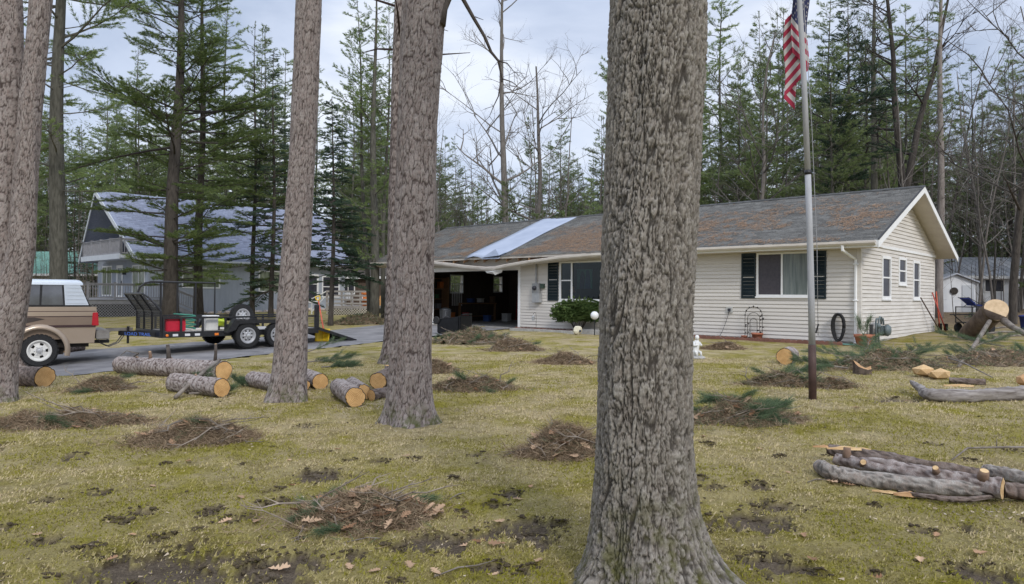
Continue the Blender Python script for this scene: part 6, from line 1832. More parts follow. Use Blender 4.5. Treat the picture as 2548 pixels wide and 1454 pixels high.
# ------------------------------------------------------------------ limb pile at the right
def limb(pts, rs_, label, m, seed, group, name='limb', n=11, cut=(False, True), stubs=()):
    """a crooked limb through ground places (px, py, lift)"""
    P3 = []
    for a, b, l in pts: q = at(a, b); P3.append(Vector((q.x, q.y, gz(q.x, q.y) + l)))
    o = P3[0].copy(); o.z = gz(o.x, o.y)
    r = empty(name, o, 0, label, 'log', group)
    # resample smoothly
    fine, rad_ = [], []
    for i in range(len(P3) - 1):
        p0, p1, p2, p3 = P3[max(0, i - 1)], P3[i], P3[i + 1], P3[min(len(P3) - 1, i + 2)]
        for k in range(10):
            t = k / 10
            fine.append(.5 * ((2 * p1) + (p2 - p0) * t + (2 * p0 - 5 * p1 + 4 * p2 - p3) * t * t + (-p0 + 3 * p1 - 3 * p2 + p3) * t ** 3)); rad_.append(rs_[i] * (1 - t) + rs_[i + 1] * t)
    fine.append(P3[-1]); rad_.append(rs_[-1])
    na = 20; V, pl_, tn = [], [], []
    prev = Vector((0, 0, 1)); s_acc = 0
    for i, p in enumerate(fine):
        d = (fine[min(i + 1, len(fine) - 1)] - fine[max(i - 1, 0)]).normalized(); s_acc += (p - fine[i - 1]).length if i else 0
        a = (prev - d * prev.dot(d)).normalized(); prev = a; b = d.cross(a)
        for k in range(na):
            t = 2 * math.pi * k / na; V.append((p - o, a, b, t, s_acc, rad_[i]))
    T = np.array([v[3] for v in V]); S_ = np.array([v[4] for v in V])
    f1, e, cid = worley(np.mod(T / (2 * np.pi) * 9 + 2 * fbm(np.cos(T) + 5, S_ * 4, seed, 2), 9), S_ / .07, seed, 9, .8)
    plate = sstep(.02, .2, e); fn_ = fbm(np.cos(T) * 6 + S_ * 14, np.sin(T) * 6, seed + 2, 3) - .5
    kn = (fbm(np.cos(T) * 1.3 + 4, np.sin(T) * 1.3 + S_ * 5, seed + 30, 3) - .5) * .5
    W = [tuple(v[0] + (v[1] * math.cos(v[3]) + v[2] * math.sin(v[3])) * (v[5] * (1 + .40 * f_ + k_) + .008 * (q_ - 1))) for v, q_, f_, k_ in zip(V, plate, fn_, kn)]
    n_ = len(fine); idx = np.arange(n_ * na).reshape(n_, na); i2 = np.roll(idx, -1, 1)
    F_ = np.stack([idx[:-1], idx[1:], i2[1:], i2[:-1]], -1).reshape(-1, 4)
    link('bark', np_mesh('bark', np.array(W), F_, True, {'plate': plate, 'tone': np.clip(cid + fn_, 0, 1)}), m, r)
    for e_, i in ((0, 0), (1, n_ - 1)):
        ring = [Vector(W[i * na + k]) for k in range(na)]; c = sum(ring, Vector()) / na
        d = (fine[i] - fine[i - 1 if i else 1]).normalized()
        MB().add([tuple(c + d * .004)] + [tuple(c + (q - c) * .98 + d * .002) for q in ring], [(0, 1 + k, 1 + (k + 1) % na) for k in range(na)]).build('cut_face', M_SPLIT if cut[e_] else m, r)
    for s, dr, sl, sr in stubs:
        i = int(s * (n_ - 1)); p = fine[i] - o; dr = Vector(dr).normalized()
        q = MB().tube([p + dr * rad_[i] * .5, p + dr * (rad_[i] + sl * .5), p + dr * (rad_[i] + sl)], [sr * 1.4, sr * 1.05, sr], 10).build('branch_stub', mat('stub_bark'), r, True)
        MB().tube([p + dr * (rad_[i] + sl + .001), p + dr * (rad_[i] + sl + .004)], sr * .86, 10).build('cut_face', M_SPLIT, q)
    return r
GL = 'limbs heaped at the right of the lawn'
limb([(2062, 1150, .115), (2140, 1164, .11), (2260, 1184, .105), (2360, 1200, .09), (2450, 1212, .08)], [.05, .062, .066, .06, .055], 'dark splintered limb at the back of the heaped limbs', M_LOGD, 51, GL)
limb([(2040, 1184, .085), (2062, 1196, .075), (2110, 1205, .06), (2205, 1216, .06), (2330, 1231, .06), (2450, 1238, .06)], [.058, .066, .068, .066, .06, .058], 'grey lichen covered limb at the front of the heaped limbs', M_LIMB, 52, GL, cut=(True, False))
limb([(2080, 1172, .10), (2170, 1192, .105), (2300, 1214, .10), (2400, 1230, .09), (2494, 1246, .085)], [.05, .066, .074, .08, .085], 'thickest pinkish limb of the heap with pale sawn stubs', M_LOGB, 53, GL,
     stubs=((.22, (-.5, -1, .5), .03, .026), (.58, (-.5, -.6, .8), .05, .024), (.86, (-.1, -.4, 1), .05, .034), (.12, (.1, .2, 1), .06, .03)))
limb([(2452, 1196, .08), (2520, 1216, .09), (2640, 1242, .09)], [.05, .06, .062], 'grey limb leaving the heap at the right edge', M_LIMB, 54, GL)
limb([(2498, 1240, .06), (2560, 1246, .06), (2650, 1256, .06)], [.055, .06, .06], 'dark limb in front of the grey one at the right edge', M_LOGD, 55, GL)
limb([(2235, 1230, .02), (2320, 1246, .025), (2400, 1250, .02), (2484, 1244, .03)], [.012, .022, .022, .012], 'slender dark branch lying in front of the heaped limbs', M_LOGD, 56, GL)
# splinters and slabs
def slab_piece(p, rz, L_, W_, H_, label, m=M_SPLIT, seed=1, cat='wood chip', name='wood_splinter', lift=0, grp='splinters by the heaped limbs'):
    rs = random.Random(seed); n = 7; V = []
    for i in range(n):
        t = i / (n - 1); w_ = W_ * (1 - .75 * abs(2 * t - 1) ** 1.6) * rs.uniform(.75, 1.1); h_ = H_ * rs.uniform(.7, 1.15) * (1 - .5 * abs(2 * t - 1)); x = (t - .5) * L_
        o_ = rs.uniform(-.1, .1) * W_
        V += [(x, o_ - w_ / 2, 0), (x, o_ + w_ / 2, 0), (x, o_ + w_ * .3, h_), (x, o_ - w_ * .25, h_ * .9)]
    F_ = [(i * 4 + k, i * 4 + (k + 1) % 4, (i + 1) * 4 + (k + 1) % 4, (i + 1) * 4 + k) for i in range(n - 1) for k in range(4)] + [(0, 1, 2, 3), tuple(range(4 * n - 4, 4 * n))]
    q = at(*p); o = MB().add(V, F_).build(name, m); o.location = (q.x, q.y, gz(q.x, q.y) + lift); o.rotation_euler = (rs.uniform(-.1, .1), rs.uniform(-.08, .08), rz)
    return tag(o, label, cat, grp)
slab_piece((2213, 1228), -.55, .24, .03, .022, 'pale splinter lying in front of the grey limb', seed=2)
slab_piece((2266, 1236), -.2, .24, .07, .035, 'broad orange bark slab against the front limb', mat('orange_slab', (.30, .16, .075), (.52, .33, .17), scale=6, rough=.85, stretch=(1, 5, 5)), 3)
slab_piece((2112, 1166), .05, .40, .05, .03, 'long pale splinter lying on top of the dark splintered limb', seed=4, lift=.165)
slab_piece((2052, 1152), .2, .24, .035, .022, 'brown sliver sticking out at the left end of the heap', MATS['orange_slab'], 5, lift=.14)
slab_piece((2092, 1176), -.9, .16, .05, .03, 'small pale chip tucked behind the grey front limb', seed=6, lift=.10)

# ------------------------------------------------------------------ bigger pieces near the flagpole and gable
limb([(2268, 974, .14), (2290, 990, .13), (2318, 1001, .09), (2420, 1000, .09), (2490, 998, .09), (2590, 996, .10)], [.03, .055, .085, .09, .095, .10], 'smooth grey bent limb lying alone past the flagpole', mat('grey_dead_wood', (.12, .10, .088), (.33, .30, .28), scale=3, rough=.8, stretch=(.6, 6, 6), bump=.4, bscale=30), 61, 'loose pieces on the right of the lawn', cut=(True, True))
limb([(2362, 955, .05), (2410, 958, .05), (2452, 960, .05)], [.05, .055, .05], 'dark log beside the pale split chunk', M_LOGD, 62, 'loose pieces on the right of the lawn')
def chunk(p, sx, sy, sz, label, seed, rz=0, m=M_SPLIT, lift=0):
    me = rock_mesh('wood_chunk', seed, 1, 1, 1); me.materials.append(m); q = at(*p)
    return loose('wood_chunk', me, (q.x, q.y, gz(q.x, q.y) + sz * .8 + lift), (sx, sy, sz), rz, label, 'wood chunk', 'loose pieces on the right of the lawn')
chunk((2298, 940), .26, .17, .13, 'large pale split chunk, the left half of the pair', 71, .4)
chunk((2336, 945), .22, .18, .12, 'pale split chunk, the right half of the pair', 72, -.3)
chunk((2546, 975), .12, .1, .1, 'orange chunk resting at the end of the bent grey limb', 73, 0, MATS['orange_slab'], .1)
slab_piece((2385, 962), -.35, .42, .08, .05, 'curved pale splinter in front of the split chunks', seed=9, grp='loose pieces on the right of the lawn')
cs = at(2146, 931)
cr = empty('wood_chunk', (cs.x, cs.y, gz(cs.x, cs.y) - .01), .2, 'upright broken chunk with a jagged orange top and dark bark', 'wood chunk', 'loose pieces on the right of the lawn')
jag = [.24, .27, .20, .15, .12, .10, .11, .16, .13, .11, .15, .22]; na = 12; V = []
for z_ in (0, 1):
    for k in range(na): a = 2 * math.pi * k / na + 2.2; r_ = .165 + .012 * math.sin(5 * a); V.append((r_ * math.cos(a), r_ * .8 * math.sin(a), jag[k] if z_ else 0))
MB().add(V, [(k, (k + 1) % na, na + (k + 1) % na, na + k) for k in range(na)]).build('bark', mat('dark_bark', (.05, .038, .03), (.13, .10, .08), scale=14, rough=.95, bump=.6, bscale=60), cr)
MB().add([(0, 0, .10)] + [(v[0] * .97, v[1] * .97, v[2] - .002) for v in V[na:]], [(0, 1 + k, 1 + (k + 1) % na) for k in range(na)]).build('broken_top', MATS['orange_slab'], cr)

# leaning trunk with a sawn face held up on broken limbs
def Qp(px, py, D): d = ray(px, py) * D; return Vector((d.x, d.y, CAMZ + d.z))
A, B, C_ = Qp(2404, 862, 22.0), Qp(2428, 818, 21.2), Qp(2474, 774, 20.2)
A.z = gz(A.x, A.y) + .05
lt = empty('fallen_trunk', A, 0, 'fallen trunk propped up with its big sawn face towards the lawn', 'fallen tree')
M_ = (C_ - B).normalized()
pts = [A, A.lerp(B, .5) + Vector((-.03, 0, -.02)), B, B.lerp(C_, .5) + Vector((0, 0, .01)), C_]
MB().tube([p - A for p in pts], [.24, .27, .29, .30, .305], 24, caps=True).build('bark', mat('smooth_dark_bark', (.075, .055, .045), (.15, .115, .095), scale=5, rough=.9, bump=.5, bscale=25), lt, True)
fr = MB(); k_ = 24
ax = Vector((-.25, -1, .28)).normalized(); e1 = ax.cross(Vector((0, 0, 1))).normalized(); e2 = e1.cross(ax)
cc = C_ - A + ax * .16
fr.add([tuple(cc)] + [tuple(cc + (e1 * math.cos(t) + e2 * math.sin(t)) * (.305 + .012 * math.sin(3 * t))) for t in np.linspace(0, 2 * math.pi, k_, endpoint=False)], [(0, 1 + k, 1 + (k + 1) % k_) for k in range(k_)])
MB().tube([C_ - A - M_ * .02, cc - ax * .003], [.307, .309], 24, caps=True).build('bark_collar', MATS['smooth_dark_bark'], lt, True)
fr.build('cut_face', mat('pale_sawn_wood', (.50, .36, .22), (.66, .50, .33), scale=7, rough=.8, bump=.3, bscale=40), lt)
def stick(pts, rs_, label, name='branch', m=None, cat='branch', grp='broken branches by the fallen trunk'):
    o = MB().tube([p - pts[0] for p in pts], rs_, 8).build(name, m or mat('grey_branch', (.12, .10, .085), (.25, .22, .19), scale=7, rough=.9), None, True)
    o.location = pts[0]; return tag(o, label, cat, grp)
g0 = at(2385, 916)
stick([Qp(2462, 800, 19.95), Qp(2430, 852, 18.4), g0 + Vector((0, 0, .02))], [.06, .055, .03], 'thick broken branch propping the fallen trunk on the lawn side')
stick([at(436, 993) + Vector((0, 0, .02)), Qp(490, 940, 11.3), Qp(546, 896, 11.9)], [.03, .034, .03], 'pale ended branch leaning across the shorter log', grp='branches by the driveway logs')
stick([at(330, 925) + Vector((0, 0, .30)), Qp(345, 880, 13.6), Qp(315, 873, 13.8), Qp(300, 885, 13.9)], [.014, .012, .009, .004], 'thin curled twig on top of the longest log', grp='branches by the driveway logs')
g1 = at(2620, 872)
stick([Qp(2497, 798, 20.0), Qp(2520, 815, 19.2), Qp(2565, 838, 18.4), g1 + Vector((0, 0, .03))], [.10, .08, .07, .05], 'thick branch running from the sawn face to the right edge')
for i, (a, b, l, r_) in enumerate((((2440, 842), (2560, 836), 'straight bare branch lying behind the fallen trunk', .04), ((2470, 852), (2600, 846), 'bare branch on the ground below the sawn face', .035),
                                   ((2450, 830), (2550, 822), 'grey branch farthest back by the fallen trunk', .035), ((2360, 905), (2470, 955), 'thin branch crossing the sawdust near the dark log', .018))):
    p, q = at(*a), at(*b); stick([p + Vector((0, 0, .12)), p.lerp(q, .5) + Vector((0, .1, .16)), q + Vector((0, 0, .1))], [r_, r_ * .8, r_ * .5], l)
p, q, t_ = at(2368, 1148), at(2408, 1128), at(2600, 1124)
stick([p + Vector((0, 0, .01)), q + Vector((0, 0, .05)), q.lerp(t_, .5) + Vector((0, 0, .05)), t_ + Vector((0, 0, .04))], [.006, .009, .011, .013], 'thin bare branch lying behind the heaped limbs', grp='loose twigs on the lawn')
p = at(2480, 1126); stick([p + Vector((0, 0, .05)), p + Vector((0, 0, .14))], [.006, .002], 'short twig standing up on the thin bare branch', 'twig', grp='loose twigs on the lawn')
# ------------------------------------------------------------------ leaves, sprigs, debris piles
def oak_leaf_mesh(seed):
    rs = random.Random(seed); side = []
    ts = [0, .10, .20, .28, .38, .48, .56, .66, .76, .84, .93, 1.0]; ws = [.012, .05, .16, .09, .26, .12, .34, .15, .30, .12, .16, .0]
    cu, tw_2 = rs.uniform(.3, 1.1), rs.uniform(-.6, .6)
    def P_(t, w_): 
        z = .05 + cu * .35 * (t - .4) ** 2 + abs(w_) * rs.uniform(.1, .55) + tw_2 * w_ * (t - .3)
        return (t - .5, w_, z)
    V = [P_(t, 0) for t in ts]; n = len(ts)
    V += [P_(t, w_ * rs.uniform(.8, 1.15)) for t, w_ in zip(ts, ws)]; V += [P_(t, -w_ * rs.uniform(.8, 1.15)) for t, w_ in zip(ts, ws)]
    F_ = [(i, i + 1, n + i + 1, n + i) for i in range(n - 1)] + [(i + 1, i, 2 * n + i, 2 * n + i + 1) for i in range(n - 1)]
    V += [(-.5, .01, .05), (-.72, .0, .02), (-.72, -.01, .02), (-.5, -.01, .05)]; k = len(V); F_.append((k - 4, k - 3, k - 2, k - 1))
    me = bpy.data.meshes.new('oak_leaf'); me.from_pydata(V, [], F_); me.update()
    a_ = me.attributes.new('tint', 'FLOAT', 'POINT'); a_.data.foreach_set('value', [rs.random()] * len(V))
    me.materials.append(M_LEAF); return me
M_LEAF = mat_leafy('dry_oak_leaf', (.30, .17, .10), (.52, .37, .25), .2, .25)
LEAF = [oak_leaf_mesh(i) for i in range(7)]
M_LIT = mat_leafy('brown_litter', (.12, .082, .055), (.42, .32, .215), .15, 0)
def sprig_mesh(seed, L_=.22, n=44, ln=.10):
    rg = np.random.default_rng(seed)
    t = rg.uniform(.15, 1, n); P_ = np.stack([t * L_, .012 * np.sin(t * 5), .02 + .02 * t], -1)
    D_ = np.stack([np.full(n, .85), rg.normal(0, .45, n), rg.normal(.15, .3, n)], -1)
    V, tint = needles(P_, D_, 6, ln, .0013, .25, rg)
    st = MB().tube([(0, 0, .01), (L_ * .5, .008, .02), (L_, .0, .04)], [.004, .003, .0015], 4)
    k = len(V); V = np.concatenate([V, np.array(st.v)]); q = [f for f in st.f if len(f) == 4 and f[0] < 12][:8]
    q = [t for f in q for t in ((f[0], f[1], f[2]), (f[0], f[2], f[3]))]
    F_ = np.concatenate([np.arange(k).reshape(-1, 3), np.array(q) + k])
    me = np_mesh('pine_sprig', V, F_, False, {'tint': np.concatenate([tint, np.zeros(len(st.v))])}); me.materials.append(M_NF); return me
SPRIG = [sprig_mesh(i) for i in range(3)]
def twig_mesh(seed):
    rs = random.Random(seed); q = [Vector((0, 0, 0))]
    for i in range(4): q.append(q[-1] + Vector((.07, rs.uniform(-.03, .03), rs.uniform(-.008, .012))))
    b = MB().tube(q, [.004, .0035, .003, .0025, .001], 4)
    for j in (1, 2, 3): b.tube([q[j], q[j] + Vector((.04, rs.choice((-1, 1)) * .04, .015))], [.0022, .001], 3)
    me = bpy.data.meshes.new('twig'); me.from_pydata(b.v, [], b.f); me.materials.append(mat('dry_twig', (.11, .085, .065), (.26, .22, .18), scale=9, rough=.9, orand=.3)); return me
TWIG = [twig_mesh(i) for i in range(4)]

def pile(p, rx, ry, h, label, nlit=2600, leaves=8, sprigs=4, twigs=6, seed=1, greenlit=0.0, rz=0.0, lsc=.11, bw=1.0, name='debris_pile'):
    h *= 1.25; q = at(*p); rs = random.Random(seed); rg = np.random.default_rng(seed)
    r = empty(name, (q.x, q.y, q.z), rz, label, 'debris pile', 'raked piles of needles and leaves')
    sh = lambda x, y: h * np.clip(1 - (np.sqrt((x / rx) ** 2 + (y / ry) ** 2) * (.55 + .95 * fbm(x * 4 + seed, y * 4, seed, 3))) ** 1.4, 0, 1) * (.35 + 1.3 * fbm(x * 4.5 + seed, y * 4.5 + 3, seed, 4))
    gx, gy = np.meshgrid(np.linspace(-1.05 * rx, 1.05 * rx, 34), np.linspace(-1.05 * ry, 1.05 * ry, 26)); z = sh(gx, gy)
    hh = z - .012
    idx = np.arange(gx.size).reshape(gx.shape)
    F_ = np.stack([idx[:-1, :-1], idx[:-1, 1:], idx[1:, 1:], idx[1:, :-1]], -1).reshape(-1, 4)
    F_ = F_[(z.ravel()[F_].max(1) > .008)]
    link('mound', np_mesh('mound', np.stack([gx, gy, hh], -1).reshape(-1, 3), F_, True), mat('leaf_mould', (.07, .050, .032), (.21, .155, .10), scale=24, rough=.95, bump=.8, bscale=70), r)
    n = nlit; a = rg.uniform(0, 6.28, n); rr_ = np.sqrt(rg.random(n)) * 1.15 * (1 + .42 * rg.normal(0, 1, n) * (rg.random(n) < .4)); x, y = rx * rr_ * np.cos(a), ry * rr_ * np.sin(a)
    zz = np.maximum(sh(x, y), 0) + rg.uniform(0, .03, n) * (rr_ < 1) + .006
    P_ = np.stack([x, y, zz], -1); az = rg.uniform(0, 6.28, n); D_ = np.stack([np.cos(az), np.sin(az), rg.normal(.18, .38, n)], -1)
    V, tint = needles(P_, D_, 2, .11, .0026 * bw, .3, rg, 1.0)
    tint = np.clip(tint + np.repeat(rg.normal(0, .25, n), 6), 0, 1)
    o = link('needle_litter', np_mesh('needle_litter', V, np.arange(len(V)).reshape(-1, 3), False, {'tint': tint}), M_LIT, r); o['kind'] = 'stuff'
    if greenlit:
        k = int(n * greenlit); s = rg.integers(0, n, k)
        V, tint = needles(P_[s] + np.array([0, 0, .01]), D_[s], 2, .11, .0018 * bw, .2, rg)
        o = link('green_needles', np_mesh('green_needles', V, np.arange(len(V)).reshape(-1, 3), False, {'tint': tint}), M_NF, r); o['kind'] = 'stuff'
    def place(me, nm, sc, k, up=.0, edge=1.0):
        for i in range(k):
            a, rr2 = rs.uniform(0, 6.28), math.sqrt(rs.random()) * edge
            x, y = rx * rr2 * math.cos(a), ry * rr2 * math.sin(a); s_ = sc * rs.uniform(.7, 1.3)
            o = share_mesh(me[i % len(me)], nm, r); o.location = (x, y, float(max(0, sh(np.array(x), np.array(y)))) + .012 + up); o.rotation_euler = (rs.uniform(-.5, .5), rs.uniform(-.5, .4), rs.uniform(0, 6.28)); o.scale = (s_,) * 3
    place(LEAF, 'oak_leaf', lsc * 1.15, int(leaves * 1.4), .035, 1.12); place(SPRIG, 'pine_sprig', 1.15, sprigs, .0); place(TWIG, 'twig', 1.2, int(twigs * 1.2), .03, 1.2); place(TWIG, 'twig', 2.1, max(2, twigs // 2), .05, 1.05)
    return r
def share_mesh(me, name, parent):
    o = bpy.data.objects.new(name, me); COL.objects.link(o); o.parent = parent; return o

pile((905, 1290), .46, .34, .13, 'leafy debris pile nearest the camera with big oak leaves and green sprigs', 4200, 34, 9, 14, 81, .05, .1, .105)
pile((490, 1098), .58, .34, .13, 'brown needle pile in front of the logs with pale bits of bark', 4200, 10, 3, 12, 82, .03, .15)
pile((165, 1058), .95, .32, .12, 'long low needle pile at the left edge of the lawn', 4600, 14, 4, 14, 83, .06, .1)
pile((255, 972), .46, .3, .15, 'twiggy pile in front of the longest log', 3200, 4, 3, 14, 84, .12, .1, .1, 1.4)
pile((1405, 1130), .42, .30, .20, 'tall brown needle pile at the left of the big oak', 4200, 8, 2, 12, 85, .04)
pile((1850, 1048), .64, .40, .16, 'green and brown pile just right of the big oak trunk', 4200, 22, 10, 14, 86, .35, 0, .1)
pile((1185, 972), .66, .35, .16, 'flat twiggy pile between the middle pine and the oak', 3600, 5, 5, 14, 87, .15, 0, .1, 1.5)
pile((1402, 905), .58, .35, .16, 'brown needle pile on the lawn before the picture window', 3000, 4, 2, 12, 88, .03, 0, .1, 1.6)
pile((1940, 958), .52, .26, .13, 'low green tinted pile at the foot of the flagpole', 2600, 3, 6, 12, 89, .3, 0, .1, 1.5)
pile((2068, 962), .35, .16, .08, 'small scrap pile just right of the flagpole', 1200, 3, 3, 6, 90, .15, 0, .1, 1.5)
pile((1180, 852), 1.25, .9, .26, 'wide heap of torn green branches in front of the garage', 4600, 6, 18, 34, 91, .55, -.4, .1, 2.2)
pile((1285, 872), .62, .42, .20, 'brown end of the branch heap by the flower bed', 2600, 5, 2, 18, 92, .05, 0, .1, 2.0)
pile((1800, 868), .5, .3, .12, 'rusty needle heap against the edging right of the oak', 1800, 3, 0, 4, 93, .0, 0, .1, 1.8)
pile((1085, 925), .36, .25, .14, 'needle heap peeping out right of the middle red pine', 1600, 2, 1, 6, 94, .05, 0, .1, 1.5)
pile((905, 806), 1.3, .7, .35, 'low green brush heap along the far edge of the driveway', 2200, 0, 8, 6, 95, .9, 0, .1, 3.4)

# green boughs on the ground
def bough(p, az, L_, label, seed, lift=.03, rise=.06, name='pine_bough', dens=1.0):
    q = at(*p); rs = random.Random(seed); rg = np.random.default_rng(seed)
    r = empty(name, (q.x, q.y, q.z + lift), az, label, 'branch', 'fallen green pine boughs')
    b = MB(); pts, dirs = [], []
    main = [Vector((0, 0, 0))]; d = Vector((1, 0, rise))
    for i in range(6): d = (d + Vector((0, rs.uniform(-.15, .15), rs.uniform(-.06, .05)))).normalized(); main.append(main[-1] + d * L_ / 6)
    b.tube(main, [.014 * (1 - i / 7) + .003 for i in range(7)], 5)
    for k in range(int(16 * dens)):
        s = .2 + .8 * k / (16 * dens); i = min(5, int(s * 6)); pp = main[i].lerp(main[i + 1], s * 6 - i)
        sd = Vector((rs.uniform(.4, .9), (1 if k % 2 else -1) * rs.uniform(.4, .9), rs.uniform(-.05, .5))).normalized(); tl = L_ * rs.uniform(.15, .34)
        e_ = pp + sd * tl; b.tube([pp, pp.lerp(e_, .5) + Vector((0, 0, .01)), e_], [.005, .004, .002], 3)
        for j in range(5): u = .35 + .65 * j / 4; pts.append(pp.lerp(e_, u)); dirs.append(sd * .8 + Vector((.2, 0, .1)))
    b.build('limb', mat('grey_branch', (.12, .10, .085), (.25, .22, .19), scale=7, rough=.9), r)['kind'] = 'stuff'
    V, tint = needles(np.array([tuple(x) for x in pts]), np.array([tuple(x) for x in dirs]), 16, .13, .0022, .45, rg)
    link('crown', np_mesh('crown', V, np.arange(len(V)).reshape(-1, 3), False, {'tint': tint}), M_NF, r)
    return r
bough((758, 905), .15, 1.0, 'green bough lying right of the leaning red pine', 301, dens=1.4); bough((800, 918), .4, .7, 'short green bough in front of the one by the leaning pine', 302, dens=1.3)
bough((765, 880), .6, .9, 'curving thin bough pointing at the shovel', 303, .04, .3, dens=.5)
bough((505, 968), -1.2, .55, 'green sprig drooping over the shorter log', 304, .30, -.5, dens=1.2); bough((575, 960), -.6, .45, 'green sprig at the right end of the shorter log', 305, .16, -.3)
bough((470, 985), .3, .6, 'green sprig on the grass in front of the shorter log', 306)
for i, (a, az, L_, l) in enumerate((((1800, 1040), .2, .7, 'green bough on the pile right of the big oak, nearest the trunk'), ((1900, 1030), 2.9, .7, 'green bough on the far side of the pile right of the big oak'), ((1840, 1060), .5, .6, 'green bough at the front of the pile right of the big oak'), ((1930, 948), .2, .8, 'green bough lying left of the flagpole foot'), ((2060, 915), .3, 1.1, 'green bough lying nearest the flagpole'), ((2190, 905), 2.6, 1.3, 'wide green bough in front of the gas meter'), ((2230, 890), .5, 1.3, 'green bough lying below the gable windows'),
                                   ((2300, 905), 2.2, 1.2, 'green bough behind the pale split chunks'), ((2150, 880), .9, 1.2, 'green bough sticking up by the terracotta pot'), ((2110, 925), 2.8, .9, 'green bough before the upright broken chunk'),
                                   ((2420, 870), .4, 1.5, 'green bough under the fallen trunk'), ((2500, 868), 2.5, 1.4, 'green bough below the sawn face'), ((2470, 890), .2, 1.4, 'green bough in front of the fallen trunk'), ((2550, 900), 2.7, 1.3, 'green bough at the right edge by the fallen trunk'),
                                   ((2400, 795), .3, 1.0, 'dark green bough on the ground behind the fallen trunk'))):
    bough(a, az, L_, l, 320 + i, .06, .16, dens=1.5)
pile((2210, 915), 1.15, .55, .22, 'heap of broken twigs and green needles below the gable', 3200, 4, 16, 40, 96, .45, .2, .1, 2.0)
pile((2490, 900), 1.2, .8, .16, 'twig strewn heap under the fallen trunk', 3200, 10, 12, 40, 97, .3, .2, .1, 2.0)

YM = [((905, 1270), 'the leafy pile'), ((490, 1090), 'the middle needle pile'), ((165, 1050), 'the long left pile'), ((1405, 1115), 'the tall needle pile'), ((1850, 1035), 'the green and brown pile'), ((395, 1418), 'the large bare soil patch'),
      ((790, 1186), 'the hollow with torn sod'), ((1310, 1327), 'the soil patch by the oak'), ((1075, 1356), 'the mid lawn soil patch'), ((1606, 1440), 'the big oak'), ((2250, 1200), 'the heaped limbs'), ((1022, 1054), 'the middle red pine'), ((1880, 1298), 'the soil patch right of the oak'), ((2420, 985), 'the bent grey limb')]
YS = set()
def yard_label(kind, px, py):
    c = sorted(YM, key=lambda q: (q[0][0] - px) ** 2 + 6 * (q[0][1] - py) ** 2)
    for adj in ('', 'solitary ', 'small '):
        for m in c[:3]:
            dx, dy = px - m[0][0], py - m[0][1]
            if abs(dx) < 45 and abs(dy) < 18: rels = ['on', 'in']
            elif abs(dx) > 2.2 * abs(dy): rels = ['left of' if dx < 0 else 'right of']
            else: rels = ['behind' if dy < 0 else 'in front of'] 
            far_ = 'well ' if abs(dx) + 2 * abs(dy) > 220 else 'just ' if abs(dx) + 2 * abs(dy) < 110 else ''
            l = adj + kind + ' ' + (far_ if rels[0] != 'on' else '') + rels[0] + ' ' + m[1]
            if l not in YS: YS.add(l); return l
    return l
# loose oak leaves, soil clods, chips
LL = [(695, 1412, .13), (600, 1243, .10), (470, 1152, .10), (560, 1300, .11), (1238, 1360, .12), (1190, 1345, .11), (1020, 1412, .10), (1228, 1420, .11), (1160, 1355, .10), (2110, 1212, .11), (2070, 1205, .11), (2000, 1340, .08), (730, 1210, .09),
      (1240, 1302, .09), (1085, 1432, .10), (640, 1306, .09), (275, 1395, .08), (2260, 998, .12), (2130, 1020, .12), (1560, 1045, .1), (1750, 1090, .1), (1010, 1137, .08), (380, 1210, .08), (2020, 1400, .09), (2290, 1400, .09), (2440, 1380, .1), (2180, 1430, .09), (870, 1420, .09), (1340, 1400, .09), (930, 1430, .08),
      (190, 1070, .13), (720, 1150, .08), (1320, 1215, .08), (840, 1120, .08), (90, 1330, .08), (1890, 1122, .08), (1960, 1180, .08), (2330, 1330, .08), (1290, 1250, .08), (330, 1330, .07)]
for i, (a, b, s) in enumerate(LL):
    q = at(a, b); z = float(ground_np(np.array([q.x]), np.array([q.y]))[0][0])
    loose('oak_leaf', LEAF[i % 7], (q.x, q.y, z + .006), s, i * 2.4, yard_label('dry tan oak leaf', a, b), 'leaf', 'oak leaves scattered over the lawn')
for a, b, l in (((1080, 1440), (1230, 1400), ''), ((690, 1380), (770, 1330), ''), ((855, 1355), (1000, 1340), ''), ((2010, 1203), (2070, 1196), ''), ((1120, 1245), (1170, 1225), ''), ((1250, 1137), (1310, 1130), ''), ((350, 975), (420, 985), ''), ((2290, 930), (2360, 932), '')):
    p, q = at(*a), at(*b); stick([p + Vector((0, 0, .01)), p.lerp(q, .35) + Vector((.01, .02, .022)), p.lerp(q, .7) + Vector((0, -.01, .014)), q + Vector((0, 0, .012))], [.004, .005, .004, .0015], yard_label('thin dry twig', (a[0] + b[0]) / 2, (a[1] + b[1]) / 2), 'twig', grp='dry twigs scattered over the lawn')

